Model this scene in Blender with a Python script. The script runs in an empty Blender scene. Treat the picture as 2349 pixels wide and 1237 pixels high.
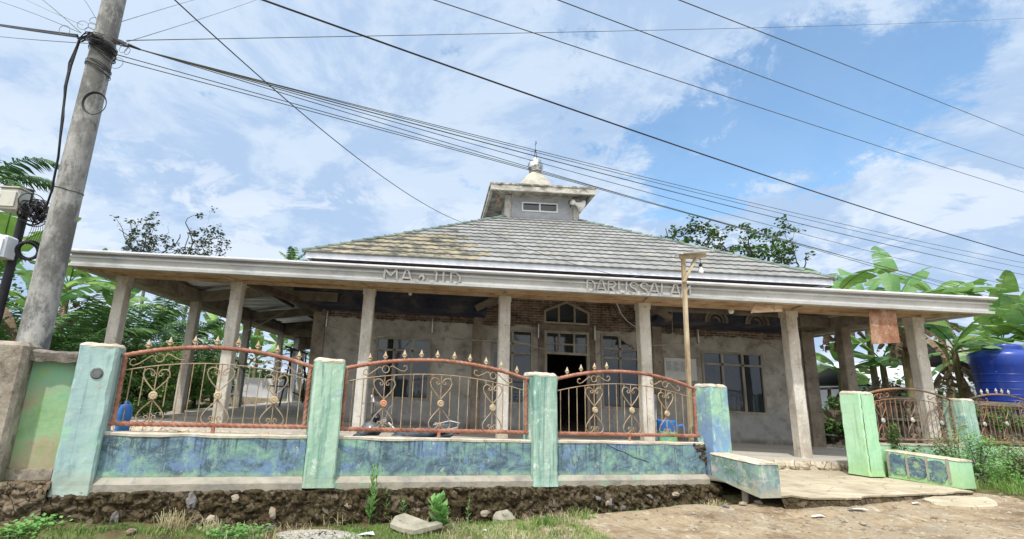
import bpy, math, random
import numpy as np
from mathutils import Vector, Matrix, noise as mnoise
R = math.radians
D = bpy.data
scene = bpy.context.scene
col = scene.collection

# ------------------------------------------------------------------ camera
F_PX, PX, PY, W_PX, H_PX = 1150.0, 1011.0, 618.0, 2349.0, 1237.0
TH, RO, EYE = R(13.3), R(3.0), 1.6
fw = Vector((0, math.cos(TH), math.sin(TH)))
r0 = Vector((1, 0, 0)); u0 = Vector((0, -math.sin(TH), math.cos(TH)))
rt = r0 * math.cos(RO) + u0 * math.sin(RO)
up = -r0 * math.sin(RO) + u0 * math.cos(RO)
cd = D.cameras.new('camera'); cam = D.objects.new('camera', cd); col.objects.link(cam)
m = Matrix((rt, up, -fw)).transposed().to_4x4(); m.translation = (0, 0, EYE)
cam.matrix_world = m
cd.sensor_fit = 'HORIZONTAL'; cd.sensor_width = 36.0
cd.lens = 36.0 * F_PX / W_PX
cd.shift_x = (W_PX / 2 - PX) / W_PX
cd.shift_y = -(H_PX / 2 - PY) / W_PX
cd.clip_start = 0.05; cd.clip_end = 3000
scene.camera = cam

# ------------------------------------------------------------------ sky + sun
SUN_EL, SUN_AZ = R(58), R(205)          # azimuth clockwise from +Y
w = D.worlds.new('World'); scene.world = w; w.use_nodes = True
nt = w.node_tree; nt.nodes.clear()
def N(tree, typ, **kw):
    n = tree.nodes.new(typ)
    for k, v in kw.items(): setattr(n, k, v)
    return n
L = nt.links.new
out = N(nt, 'ShaderNodeOutputWorld'); bg = N(nt, 'ShaderNodeBackground')
sky = N(nt, 'ShaderNodeTexSky'); sky.sky_type = 'NISHITA'; sky.sun_disc = False
sky.sun_elevation = SUN_EL; sky.sun_rotation = SUN_AZ
sky.air_density = 1.0; sky.dust_density = 1.2; sky.ozone_density = 1.2
tc = N(nt, 'ShaderNodeTexCoord')
sep = N(nt, 'ShaderNodeSeparateXYZ'); L(tc.outputs['Generated'], sep.inputs[0])
def math_(tree, op, a, b=None, clamp=False):
    n = tree.nodes.new('ShaderNodeMath'); n.operation = op; n.use_clamp = clamp
    for i, v in enumerate((a, b)):
        if v is None: continue
        if isinstance(v, (int, float)): n.inputs[i].default_value = v
        else: tree.links.new(v, n.inputs[i])
    return n.outputs[0]
zz = math_(nt, 'ADD', math_(nt, 'MAXIMUM', sep.outputs[2], 0.0), 0.28)
cx = math_(nt, 'DIVIDE', sep.outputs[0], zz); cy = math_(nt, 'DIVIDE', sep.outputs[1], zz)
comb = N(nt, 'ShaderNodeCombineXYZ'); L(cx, comb.inputs[0]); L(cy, comb.inputs[1])
def wnoise(scale, detail, rough, off=0.0, dist=0.0):
    mp = N(nt, 'ShaderNodeMapping'); mp.inputs['Location'].default_value = (off, off * .7, off * .3)
    L(comb.outputs[0], mp.inputs[0])
    n = N(nt, 'ShaderNodeTexNoise'); n.inputs['Scale'].default_value = scale
    n.inputs['Detail'].default_value = detail; n.inputs['Roughness'].default_value = rough
    n.inputs['Distortion'].default_value = dist
    L(mp.outputs[0], n.inputs['Vector']); return n.outputs[0]
def wdot(v):
    vm = N(nt, 'ShaderNodeVectorMath', operation='DOT_PRODUCT'); L(tc.outputs['Generated'], vm.inputs[0])
    vm.inputs[1].default_value = Vector(v).normalized(); return vm.outputs['Value']
def wmap(v, a, b, c, d):
    mr = N(nt, 'ShaderNodeMapRange'); mr.interpolation_type = 'SMOOTHSTEP'
    mr.inputs[1].default_value = a; mr.inputs[2].default_value = b; mr.inputs[3].default_value = c; mr.inputs[4].default_value = d
    L(v, mr.inputs[0]); return mr.outputs[0]
big = wnoise(2.3, 12, 0.66, 5.3, 0.45)
fine = wnoise(7.0, 10, 0.70, 8.2, 0.5)
dens = math_(nt, 'ADD', math_(nt, 'MULTIPLY', big, 0.62), math_(nt, 'MULTIPLY', fine, 0.38))
# a band of clear air crossing the right of the sky, small holes elsewhere
dens = math_(nt, 'ADD', dens, 0.13)
for v, a_, b_, k_ in (((.36,.84,.40), .985, .999, .09), ((.487,.76,.44), .978, .998, .13), ((.585,.655,.475), .978, .998, .11), ((.67,.56,.49), .982, .998, .05), ((.02,.80,.60), .995, 1.0, .08), ((.22,.78,.58), .996, 1.0, .05), ((-.32,.93,.20), .985, 1.0, .05)):
    dens = math_(nt, 'SUBTRACT', dens, wmap(wdot(v), a_, b_, 0.0, k_))
dens = math_(nt, 'ADD', dens, wmap(sep.outputs[2], 0.40, 0.24, 0.0, 0.05))
cover = math_(nt, 'MULTIPLY', wmap(dens, 0.465, 0.555, 0.12, 1.0), 0.97)
core = wmap(wnoise(2.6, 12, 0.66, 14.6, 0.4), 0.42, 0.57, 0.0, 1.0)
ccol = N(nt, 'ShaderNodeMixRGB'); L(core, ccol.inputs[0])
ccol.inputs[1].default_value = (3.7, 4.95, 6.9, 1); ccol.inputs[2].default_value = (5.2, 6.25, 7.6, 1)
puff = math_(nt, 'MULTIPLY', wmap(wnoise(3.4, 12, 0.64, 2.6, 0.4), 0.50, 0.58, 0.0, 1.0), wmap(sep.outputs[2], 0.46, 0.30, 0.0, 0.85))
cc2 = N(nt, 'ShaderNodeMixRGB'); L(puff, cc2.inputs[0]); L(ccol.outputs[0], cc2.inputs[1]); cc2.inputs[2].default_value = (6.3, 7.0, 8.0, 1)
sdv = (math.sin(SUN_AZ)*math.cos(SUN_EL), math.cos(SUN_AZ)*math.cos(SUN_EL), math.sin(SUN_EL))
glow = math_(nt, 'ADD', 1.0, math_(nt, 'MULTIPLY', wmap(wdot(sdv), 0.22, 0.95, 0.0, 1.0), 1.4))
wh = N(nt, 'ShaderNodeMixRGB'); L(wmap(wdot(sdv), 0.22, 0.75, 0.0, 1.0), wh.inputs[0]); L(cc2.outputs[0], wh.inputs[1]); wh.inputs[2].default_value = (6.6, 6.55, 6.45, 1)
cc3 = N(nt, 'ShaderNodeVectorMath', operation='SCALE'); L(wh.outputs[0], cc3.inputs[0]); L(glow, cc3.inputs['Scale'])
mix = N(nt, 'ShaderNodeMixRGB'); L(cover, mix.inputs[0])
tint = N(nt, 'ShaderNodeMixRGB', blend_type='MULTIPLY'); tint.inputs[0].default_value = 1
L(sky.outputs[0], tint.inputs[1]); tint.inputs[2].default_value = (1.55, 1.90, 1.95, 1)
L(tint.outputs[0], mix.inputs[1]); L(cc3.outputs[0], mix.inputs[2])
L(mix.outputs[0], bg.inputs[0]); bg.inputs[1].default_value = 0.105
L(bg.outputs[0], out.inputs[0])
sd = D.lights.new('sun', 'SUN'); sd.energy = 2.9; sd.angle = R(1.5); sd.color = (1.0, 0.965, 0.90)
sun = D.objects.new('sun', sd); col.objects.link(sun)
sdir = Vector((math.sin(SUN_AZ) * math.cos(SUN_EL), math.cos(SUN_AZ) * math.cos(SUN_EL), math.sin(SUN_EL)))
sun.rotation_euler = sdir.to_track_quat('Z', 'Y').to_euler(); sun.location = (0, -5, 20)
vs = scene.view_settings
vs.view_transform = 'Standard'; vs.look = 'None'; vs.exposure = 0.30; vs.gamma = 1.0
scene.render.engine = 'CYCLES'
scene.cycles.max_bounces = 9; scene.cycles.diffuse_bounces = 6; scene.cycles.transparent_max_bounces = 8

# ------------------------------------------------------------------ helpers
def at(x, y, Y):
    """point of the real world at distance Y from the road, seen at a photo pixel"""
    d = fw + rt * ((x - PX) / F_PX) - up * ((y - PY) / F_PX)
    return Vector((0, 0, EYE)) + d * (Y / d.y)
def proj(p):
    d = Vector(p) - Vector((0, 0, EYE)); z = d.dot(fw)
    return (PX + F_PX * d.dot(rt) / z, PY - F_PX * d.dot(up) / z)
FA = R(90 - 71.33)                       # the fence line turns away from the facade
P0 = at(740, 1000, 6.2); P0.z = 0
FM = Matrix.Translation(P0) @ Matrix.Rotation(FA, 4, 'Z')   # local x along fence, y back, z up
def fw_pt(s, b, z): return FM @ Vector((s, b, z))

class MB:
    def __init__(s): s.v = []; s.f = []
    def add(s, vs, fs):
        o = len(s.v); s.v += [tuple(p) for p in vs]; s.f += [tuple(i + o for i in f) for f in fs]; return s
    def box(s, a, b, M=None):
        x0, y0, z0 = a; x1, y1, z1 = b
        vs = [Vector(p) for p in ((x0,y0,z0),(x1,y0,z0),(x1,y1,z0),(x0,y1,z0),(x0,y0,z1),(x1,y0,z1),(x1,y1,z1),(x0,y1,z1))]
        if M: vs = [M @ p for p in vs]
        return s.add(vs, [(0,3,2,1),(4,5,6,7),(0,1,5,4),(1,2,6,5),(2,3,7,6),(3,0,4,7)])
    def bevbox(s, a, b, r, M=None, n=1):
        """box with chamfered vertical edges and top edge"""
        x0, y0, z0 = a; x1, y1, z1 = b
        def ring(i, z): return [(x0+i+0,y0+i+r,z),(x0+i+r,y0+i,z),(x1-i-r,y0+i,z),(x1-i,y0+i+r,z),(x1-i,y1-i-r,z),(x1-i-r,y1-i,z),(x0+i+r,y1-i,z),(x0+i,y1-i-r,z)]
        rings = [ring(0, z0), ring(0, z1 - r), ring(r * .9, z1)]
        vs = [Vector(p) for g in rings for p in g]
        if M: vs = [M @ p for p in vs]
        fs = []
        for k in range(2):
            for i in range(8):
                j = (i + 1) % 8; fs.append((k*8+i, k*8+j, k*8+8+j, k*8+8+i))
        fs.append(tuple(range(16, 24))); fs.append(tuple(range(7, -1, -1)))
        return s.add(vs, fs)
    def prism(s, poly, y0, y1, M=None):
        """poly in (x,z), extruded over y"""
        n = len(poly)
        vs = [Vector((x, y0, z)) for x, z in poly] + [Vector((x, y1, z)) for x, z in poly]
        if M: vs = [M @ p for p in vs]
        fs = [tuple(range(n)), tuple(range(2*n-1, n-1, -1))] + [(i, i+n, (i+1)%n+n, (i+1)%n) for i in range(n)]
        return s.add(vs, fs)
    def xprism(s, poly, x0, x1, M=None):
        """poly in (y,z), extruded over x"""
        n = len(poly)
        vs = [Vector((x0, y, z)) for y, z in poly] + [Vector((x1, y, z)) for y, z in poly]
        if M: vs = [M @ p for p in vs]
        fs = [tuple(range(n-1, -1, -1)), tuple(range(n, 2*n))] + [(i, (i+1)%n, (i+1)%n+n, i+n) for i in range(n)]
        return s.add(vs, fs)
    def tube(s, pts, r, n=6, r2=None, closed=False, twist=0, flute=0):
        pts = [Vector(p) for p in pts]; m = len(pts); vs = []; prev = None
        for i, p in enumerate(pts):
            if closed: t = pts[(i+1) % m] - pts[i-1]
            else: t = pts[min(i+1, m-1)] - pts[max(i-1, 0)]
            if t.length < 1e-9: t = Vector((0,0,1))
            t.normalize()
            if prev is None:
                a = Vector((0,0,1)) if abs(t.z) < .9 else Vector((1,0,0))
                prev = t.cross(a).normalized()
            prev = (prev - t * prev.dot(t)).normalized(); b = t.cross(prev)
            rr = r if r2 is None else r + (r2 - r) * i / max(1, m-1)
            if callable(r): rr = r(i / max(1, m-1))
            for k in range(n):
                a = 2*math.pi*k/n + twist*i; q = rr * (1 + (flute if k % 2 else 0))
                vs.append(p + prev*math.cos(a)*q + b*math.sin(a)*q)
        fs = []
        for i in range(m if closed else m-1):
            i2 = (i+1) % m
            for k in range(n):
                k2 = (k+1) % n; fs.append((i*n+k, i*n+k2, i2*n+k2, i2*n+k))
        if not closed: fs += [tuple(range(n-1,-1,-1)), tuple(range((m-1)*n, m*n))]
        return s.add(vs, fs)
    def bar(s, a, b, wx, wz, roll=0):
        a = Vector(a); b = Vector(b); t = (b-a).normalized()
        h = Vector((0,0,1)) if abs(t.z) < .95 else Vector((0,1,0))
        x = t.cross(h).normalized(); z = x.cross(t)
        if roll: x, z = x*math.cos(roll)+z*math.sin(roll), -x*math.sin(roll)+z*math.cos(roll)
        vs = [p + x*i*wx/2 + z*j*wz/2 for p in (a, b) for i, j in ((-1,-1),(1,-1),(1,1),(-1,1))]
        return s.add(vs, [(0,1,2,3),(7,6,5,4),(0,4,5,1),(1,5,6,2),(2,6,7,3),(3,7,4,0)])
    def lathe(s, prof, n=16, M=None, loc=(0,0,0), flute=0, fl_n=0):
        vs = []
        for r, z in prof:
            for k in range(n):
                a = 2*math.pi*k/n; q = r * (1 + (flute*math.cos(a*fl_n) if fl_n else 0))
                p = Vector((q*math.cos(a), q*math.sin(a), z))
                vs.append((M @ p) if M else p + Vector(loc))
        fs = [(i*n+k, i*n+(k+1)%n, (i+1)*n+(k+1)%n, (i+1)*n+k) for i in range(len(prof)-1) for k in range(n)]
        fs += [tuple(range(n-1,-1,-1)), tuple(range((len(prof)-1)*n, len(prof)*n))]
        return s.add(vs, fs)
    def blob(s, c, rx, ry, rz, seed=0, n=10, amp=.2, M=None):
        vs = []; fs = []
        for i in range(n+1):
            th = math.pi*i/n
            for k in range(2*n):
                ph = math.pi*k/n
                d = Vector((math.sin(th)*math.cos(ph), math.sin(th)*math.sin(ph), math.cos(th)))
                q = 1 + amp*mnoise.noise(d*1.7 + Vector((seed*3.1, seed, -seed))) + amp*.4*mnoise.noise(d*5+Vector((seed,0,0)))
                p = Vector((d.x*rx*q, d.y*ry*q, d.z*rz*q))
                if M: p = M @ p
                vs.append(p + Vector(c))
        for i in range(n):
            for k in range(2*n):
                k2 = (k+1) % (2*n); fs.append((i*2*n+k, (i+1)*2*n+k, (i+1)*2*n+k2, i*2*n+k2))
        return s.add(vs, fs)
    def build(s, name, mat, parent=None, M=None, smooth=False, autosmooth=False):
        me = D.meshes.new(name)
        v = s.v
        if M is not None: v = [tuple(M @ Vector(p)) for p in v]
        me.from_pydata(v, [], s.f); me.materials.append(mat)
        if smooth: me.polygons.foreach_set('use_smooth', [True]*len(me.polygons))
        me.update(); o = D.objects.new(name, me); col.objects.link(o)
        if smooth and autosmooth:
            bm_ang(me, R(38))
        if parent: o.parent = parent
        return o
def bm_ang(me, ang):
    import bmesh
    bm = bmesh.new(); bm.from_mesh(me)
    for e in bm.edges:
        if len(e.link_faces) != 2 or e.calc_face_angle(0) > ang: e.smooth = False
    bm.to_mesh(me); bm.free()
def tag(o, label=None, cat=None, group=None, kind=None):
    if label: o['label'] = label
    if cat: o['category'] = cat
    if group: o['group'] = group
    if kind: o['kind'] = kind
    return o
def thing(name, label, cat, loc=(0,0,0), group=None, rz=0):
    o = D.objects.new(name, None); col.objects.link(o); o.location = loc; o.rotation_euler = (0,0,rz)
    o.empty_display_size = .2
    bpy.context.view_layer.update() if False else None
    return tag(o, label, cat, group)
def put(mb, name, mat, parent=None, local=False, **k):
    """mesh given in world coordinates under a parent standing at parent.location"""
    M = None
    if parent is not None and not local:
        root = parent
        T = Matrix.Identity(4); chain = []
        while root is not None: chain.append(root); root = root.parent
        for c in reversed(chain):
            T = T @ (Matrix.Translation(c.location) @ c.rotation_euler.to_matrix().to_4x4())
        M = T.inverted()
    return mb.build(name, mat, parent, M, **k)
def copy_tree(o, parent=None):
    c = o.copy(); col.objects.link(c); c.parent = parent
    for ch in list(o.children): copy_tree(ch, c)
    return c

# ------------------------------------------------------------------ materials
def mat(name, stops, scale=2.0, stretch=(1,1,1), detail=8, rough=.85, nr=.6, over=(), bump=.3, bscale=18, bdist=.02,
        spec=.3, metal=0.0, distort=0.0, translucent=0.0, rotz=0.0, voro=None, coat=0, objcoord=False):
    mt = D.materials.new(name); mt.use_nodes = True; t = mt.node_tree; ln = t.links.new
    b = t.nodes['Principled BSDF']; b.inputs['Roughness'].default_value = rough
    b.inputs['Specular IOR Level'].default_value = spec; b.inputs['Metallic'].default_value = metal
    if coat: b.inputs['Coat Weight'].default_value = coat
    if objcoord: src = N(t, 'ShaderNodeTexCoord').outputs['Object']
    else: src = N(t, 'ShaderNodeNewGeometry').outputs['Position']
    def noi(sc, st=(1,1,1), det=8, ro=.6, off=0, dis=0.0):
        mp = N(t, 'ShaderNodeMapping'); mp.inputs['Scale'].default_value = st
        mp.inputs['Location'].default_value = (off, off*.37, off*.61); mp.inputs['Rotation'].default_value = (0,0,rotz)
        ln(src, mp.inputs[0]); n = N(t, 'ShaderNodeTexNoise')
        n.inputs['Scale'].default_value = sc; n.inputs['Detail'].default_value = det; n.inputs['Roughness'].default_value = ro
        n.inputs['Distortion'].default_value = dis
        ln(mp.outputs[0], n.inputs['Vector']); return n.outputs[0]
    def sm(v, a, bb, c=0.0, d=1.0):
        mr = N(t, 'ShaderNodeMapRange'); mr.interpolation_type = 'SMOOTHSTEP'
        for i, q in enumerate((a, bb, c, d)): mr.inputs[i+1].default_value = q
        ln(v, mr.inputs[0]); return mr.outputs[0]
    cr = N(t, 'ShaderNodeValToRGB'); e = cr.color_ramp.elements
    while len(e) < len(stops): e.new(.5)
    for i, (p, c) in enumerate(stops): e[i].position = p; e[i].color = (*c, 1)
    ln(noi(scale, stretch, detail, nr, 0, distort), cr.inputs[0]); c = cr.outputs[0]
    sepz = None
    for k, ov in enumerate(over):
        fac = sm(noi(ov['s'], ov.get('st', (1,1,1)), ov.get('d', 8), ov.get('r', .65), 7.3*(k+1), ov.get('dis', 0)), ov['lo'], ov['hi'])
        if 'z' in ov:
            if sepz is None: sepz = N(t, 'ShaderNodeSeparateXYZ'); ln(src, sepz.inputs[0])
            g = sm(sepz.outputs[2], ov['z'][0], ov['z'][1])
            nz = noi(ov.get('zs', 3), (1,1,.3), 6, .6, 3.3*k+1)
            # the height limit wobbles with the noise
            zz_ = math_(t, 'ADD', sepz.outputs[2], math_(t, 'MULTIPLY', math_(t, 'SUBTRACT', nz, .5), ov.get('zw', .3)))
            g = sm(zz_, ov['z'][0], ov['z'][1])
            fac = math_(t, 'MULTIPLY', fac, g) if ov.get('mode', 'mul') == 'mul' else math_(t, 'MAXIMUM', fac, g)
        if 'k' in ov: fac = math_(t, 'MULTIPLY', fac, ov['k'])
        mx = N(t, 'ShaderNodeMixRGB'); ln(fac, mx.inputs[0]); ln(c, mx.inputs[1])
        mx.inputs[2].default_value = (*ov['c'], 1); c = mx.outputs[0]
    hgt = None
    if voro:
        vt = N(t, 'ShaderNodeTexVoronoi'); vt.feature = 'F1'; vt.inputs['Scale'].default_value = voro['s']
        mp = N(t, 'ShaderNodeMapping'); mp.inputs['Scale'].default_value = voro.get('st', (1,1,1)); 
        wn_ = N(t, 'ShaderNodeTexNoise'); wn_.inputs['Scale'].default_value = voro['s']*1.3; wn_.inputs['Detail'].default_value = 5; ln(src, wn_.inputs['Vector'])
        wa = N(t, 'ShaderNodeVectorMath', operation='MULTIPLY_ADD'); ln(wn_.outputs['Color'], wa.inputs[0]); wa.inputs[1].default_value = (voro.get('warp', 0),)*3; ln(src, wa.inputs[2])
        ln(wa.outputs[0], mp.inputs[0]); ln(mp.outputs[0], vt.inputs['Vector'])
        crv = N(t, 'ShaderNodeValToRGB'); ev = crv.color_ramp.elements
        while len(ev) < len(voro['stops']): ev.new(.5)
        for i, (p, cc) in enumerate(voro['stops']): ev[i].position = p; ev[i].color = (*cc, 1)
        sc_ = N(t, 'ShaderNodeSeparateColor'); ln(vt.outputs['Color'], sc_.inputs[0]); ln(sc_.outputs[0], crv.inputs[0])
        mx = N(t, 'ShaderNodeMixRGB'); mx.inputs[0].default_value = voro.get('k', .6); ln(c, mx.inputs[1]); ln(crv.outputs[0], mx.inputs[2]); c = mx.outputs[0]
        vd = N(t, 'ShaderNodeTexVoronoi'); vd.feature = 'DISTANCE_TO_EDGE'; vd.inputs['Scale'].default_value = voro['s']; ln(mp.outputs[0], vd.inputs['Vector'])
        edge = sm(vd.outputs['Distance'], 0, voro.get('e', .08))
        mx = N(t, 'ShaderNodeMixRGB'); ln(math_(t, 'SUBTRACT', 1.0, edge), mx.inputs[0]); ln(c, mx.inputs[1]); mx.inputs[2].default_value = (*voro.get('gap', (.02,.015,.01)), 1); c = mx.outputs[0]
        hgt = edge
    ln(c, b.inputs['Base Color'])
    if bump:
        bp = N(t, 'ShaderNodeBump'); bp.inputs['Strength'].default_value = bump; bp.inputs['Distance'].default_value = bdist
        h = noi(bscale, (1,1,1), 8, .62, 2.2)
        if hgt is not None: h = math_(t, 'ADD', math_(t, 'MULTIPLY', h, .5), hgt)
        ln(h, bp.inputs['Height']); ln(bp.outputs[0], b.inputs['Normal'])
    if translucent:
        o = t.nodes['Material Output']; tr = N(t, 'ShaderNodeBsdfTranslucent'); ln(c, tr.inputs[0])
        ms = N(t, 'ShaderNodeMixShader'); ms.inputs[0].default_value = translucent
        ln(b.outputs[0], ms.inputs[1]); ln(tr.outputs[0], ms.inputs[2]); ln(ms.outputs[0], o.inputs[0])
    return mt

CREAM = (.62, .56, .43); STAIN = (.10, .095, .08); GRAYBLUE = (.13, .19, .25); SLATE = (.085, .13, .20)
MINT = (.27, .56, .36); AQUA = (.30, .52, .46); BLUE = (.12, .22, .45); TEAL = (.14, .30, .27); MOSS = (.05, .055, .02)
m_wallblue = mat('peeling_blue_green_paint', [(.37, (0.052,0.086,0.098)), (.44, (0.094,0.150,0.196)), (.50, (0.146,0.231,0.284)), (.55, (0.177,0.321,0.275)), (.64, (0.312,0.502,0.373))],
    scale=2.6, stretch=(1,1,1.5), detail=15, nr=.80, distort=.6,
    over=[dict(s=2.2, st=(1,1,1.3), lo=.535, hi=.565, c=(.17,.27,.46), k=.7, d=15, r=.78), dict(s=3.4, st=(1.2,1.2,.5), lo=.555, hi=.585, c=(.27,.43,.34), k=.6, d=15, r=.78),
          dict(s=5, st=(5,5,.2), lo=.50, hi=.64, c=(.04,.06,.07), k=.75, z=(.6,.92)), dict(s=6, st=(1.3,1.3,.6), lo=.58, hi=.60, c=(.34,.47,.40), k=.55, d=15, r=.78),
          dict(s=9, lo=.625, hi=.64, c=(.58,.55,.46), k=.85, d=15, r=.75), dict(s=4, lo=.42, hi=.52, c=(.30,.48,.32), k=.7, z=(.60,.52), zw=.18), dict(s=7, st=(1.5,1.5,.6), lo=.59, hi=.62, c=(.05,.06,.05), k=.6, d=15, r=.78),
          dict(s=2, lo=.2, hi=.5, c=(.22,.18,.12), k=.5, z=(.56,.50), zw=.10)],
    bump=.4, bscale=14)
m_pillar_teal = mat('pale_teal_paint', [(.30, (0.225,0.337,0.364)), (.46, (0.311,0.455,0.459)), (.56, (0.363,0.514,0.494)), (.70, (0.432,0.590,0.520))],
    scale=1.8, stretch=(1,1,.45), nr=.68,
    over=[dict(s=5, lo=.60, hi=.615, c=(.60,.62,.55), k=.8, d=15, r=.78), dict(s=4, st=(4,4,.18), lo=.56, hi=.66, c=(.20,.25,.25), k=.45), dict(s=3, lo=.3, hi=.5, c=(.34,.36,.28), k=.6, z=(.66,.46), zw=.3), dict(s=2.2, st=(1,1,.4), lo=.52, hi=.66, c=(.27,.38,.48), k=.8), dict(s=7, st=(2,2,.4), lo=.54, hi=.68, c=(.17,.28,.30), k=.5),
          dict(s=3.2, lo=.55, hi=.68, c=(.30,.58,.36), k=.6), dict(s=11, lo=.63, hi=.70, c=CREAM, k=.5)], bump=.3, bscale=12)
m_pillar_mint = mat('mint_green_paint', [(.30, (0.296,0.528,0.319)), (.50, (0.374,0.640,0.410)), (.70, (0.468,0.704,0.502))],
    scale=1.4, stretch=(1,1,.6), nr=.6,
    over=[dict(s=5, lo=.61, hi=.625, c=(.70,.74,.64), k=.7, d=15, r=.78), dict(s=4, st=(4,4,.18), lo=.57, hi=.66, c=(.20,.34,.20), k=.45), dict(s=2.0, st=(1,1,.55), lo=.56, hi=.66, c=(.27,.42,.14), k=.7), dict(s=9, st=(2,2,.5), lo=.58, hi=.70, c=(.22,.45,.36), k=.5),
          dict(s=3, lo=.2, hi=.5, c=(.30,.46,.16), k=.55, z=(.8,.5))], bump=.25, bscale=12)
m_pillar_green = mat('weathered_green_paint', [(.32, (0.164,0.313,0.246)), (.44, (0.293,0.470,0.361)), (.56, (0.396,0.560,0.443)), (.70, (0.430,0.544,0.509))],
    scale=2.0, stretch=(1,1,.35), nr=.7,
    over=[dict(s=5, lo=.59, hi=.605, c=(.62,.70,.62), k=.8, d=15, r=.78), dict(s=4, st=(4,4,.18), lo=.54, hi=.64, c=(.10,.20,.18), k=.55), dict(s=3, lo=.3, hi=.5, c=(.26,.34,.24), k=.6, z=(.66,.46), zw=.3), dict(s=4, st=(2.5,2.5,.25), lo=.50, hi=.64, c=(.10,.24,.22), k=.6), dict(s=8, st=(1.5,1.5,.5), lo=.57, hi=.66, c=(.45,.62,.52), k=.6),
          dict(s=2.4, lo=.58, hi=.68, c=(.22,.36,.52), k=.6)], bump=.3, bscale=12)
m_pillar_blue = mat('blue_green_peeling_paint', [(.36, (0.144,0.234,0.359)), (.46, (0.208,0.312,0.484)), (.52, (0.224,0.359,0.437)), (.60, (0.288,0.499,0.359)), (.68, (0.384,0.562,0.421))],
    scale=1.7, stretch=(1,1,.8), nr=.72, distort=.3,
    over=[dict(s=3.2, lo=.56, hi=.575, c=(.46,.72,.52), k=.85, d=15, r=.78), dict(s=4, st=(4,4,.18), lo=.57, hi=.66, c=(.14,.20,.28), k=.5), dict(s=3, st=(1,1,.5), lo=.53, hi=.62, c=(.18,.30,.50), k=.8), dict(s=6, st=(2,2,.5), lo=.60, hi=.68, c=(.52,.66,.60), k=.7)], bump=.3, bscale=12)
m_cream = mat('chalky_cream_render', [(.30, (0.352,0.306,0.235)), (.5, (0.528,0.473,0.380)), (.7, (0.651,0.613,0.543))], scale=5, nr=.7,
    over=[dict(s=7, lo=.56, hi=.68, c=(.20,.17,.12), k=.55), dict(s=3, lo=.62, hi=.7, c=(.24,.44,.30), k=.5)], bump=.5, bscale=22)
m_plinth = mat('cream_plinth_render', [(.30, (0.198,0.193,0.179)), (.5, (0.330,0.299,0.248)), (.7, (0.409,0.378,0.317))], scale=3, stretch=(1,1,1.5), nr=.7,
    over=[dict(s=3.5, lo=.54, hi=.64, c=(.22,.40,.28), k=.55), dict(s=9, st=(1.5,1.5,.5), lo=.55, hi=.68, c=(.20,.22,.22), k=.6)], bump=.5, bscale=20)
m_column = mat('bare_cement_column', [(.34, (0.370,0.326,0.273)), (.5, (0.554,0.514,0.454)), (.66, (0.671,0.650,0.614))], scale=2.2, stretch=(1,1,.5), nr=.76,
    over=[dict(s=4, st=(4,4,.2), lo=.54, hi=.66, c=(.36,.31,.24), k=.5), dict(s=3, lo=.3, hi=.55, c=(.36,.30,.22), k=.6, z=(.95,.64), zw=.4), dict(s=8, lo=.60, hi=.66, c=(.20,.18,.15), k=.55), dict(s=14, lo=.58, hi=.63, c=(.78,.77,.72), k=.4), dict(s=5, st=(2,2,.4), lo=.56, hi=.72, c=(.40,.30,.20), k=.35)], bump=.5, bscale=16)
m_fascia = mat('grey_painted_moulding', [(.30, (0.332,0.335,0.329)), (.5, (0.461,0.465,0.455)), (.7, (0.553,0.558,0.552))], scale=1.2, stretch=(1,1,3), nr=.65,
    over=[dict(s=2.0, lo=.60, hi=.68, c=(.24,.31,.38), k=.6), dict(s=6, lo=.60, hi=.70, c=(.42,.34,.23), k=.45), dict(s=16, st=(2,2,.3), lo=.58, hi=.68, c=(.20,.20,.19), k=.35)], bump=.25, bscale=16)
m_lip = mat('white_painted_edge', [(.35, (0.582,0.603,0.658)), (.6, (0.706,0.720,0.763))], scale=3, over=[dict(s=10, lo=.62, hi=.7, c=(.35,.33,.30), k=.5)], bump=.25, bscale=20)
m_soffit = mat('brown_raw_form_concrete', [(.30, (.28,.17,.10)), (.5, (.48,.33,.21)), (.7, (.62,.49,.36))], scale=2.4, stretch=(1,1,4), nr=.7,
    over=[dict(s=6, lo=.58, hi=.66, c=(.12,.08,.055), k=.5), dict(s=3, lo=.6, hi=.7, c=(.50,.44,.36), k=.6)], bump=.5, bscale=20)
m_beam = mat('dusty_old_concrete_beam', [(.32, (0.128,0.105,0.084)), (.5, (0.240,0.203,0.160)), (.66, (0.345,0.300,0.251))], scale=2.4, nr=.7,
    over=[dict(s=7, lo=.58, hi=.66, c=(.07,.05,.04), k=.5)], bump=.5, bscale=18)
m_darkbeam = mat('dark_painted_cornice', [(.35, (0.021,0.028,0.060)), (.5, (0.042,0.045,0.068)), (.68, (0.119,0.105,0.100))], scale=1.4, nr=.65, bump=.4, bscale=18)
m_cornice = mat('brownish_moulded_cornice', [(.32, (0.084,0.070,0.059)), (.5, (0.168,0.140,0.115)), (.66, (0.252,0.217,0.182))], scale=2, nr=.7, bump=.4, bscale=18)
m_floor = mat('cement_floor', [(.30, (.34,.32,.28)), (.5, (.50,.47,.42)), (.7, (.60,.57,.51))], scale=1.1, stretch=(.4,2,1), nr=.7, rough=.6, spec=.4,
    over=[dict(s=5, lo=.6, hi=.7, c=(.20,.18,.15), k=.4)], bump=.15, bscale=14)
m_metalroof = mat('galvanised_corrugated_sheet', [(.30, (.50,.51,.52)), (.5, (.66,.67,.68)), (.7, (.76,.77,.78))], scale=1.2, stretch=(1,.4,1), nr=.6, rough=.5, metal=0,
    over=[dict(s=4, lo=.60, hi=.7, c=(.26,.20,.15), k=.5)], bump=.1)
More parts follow.
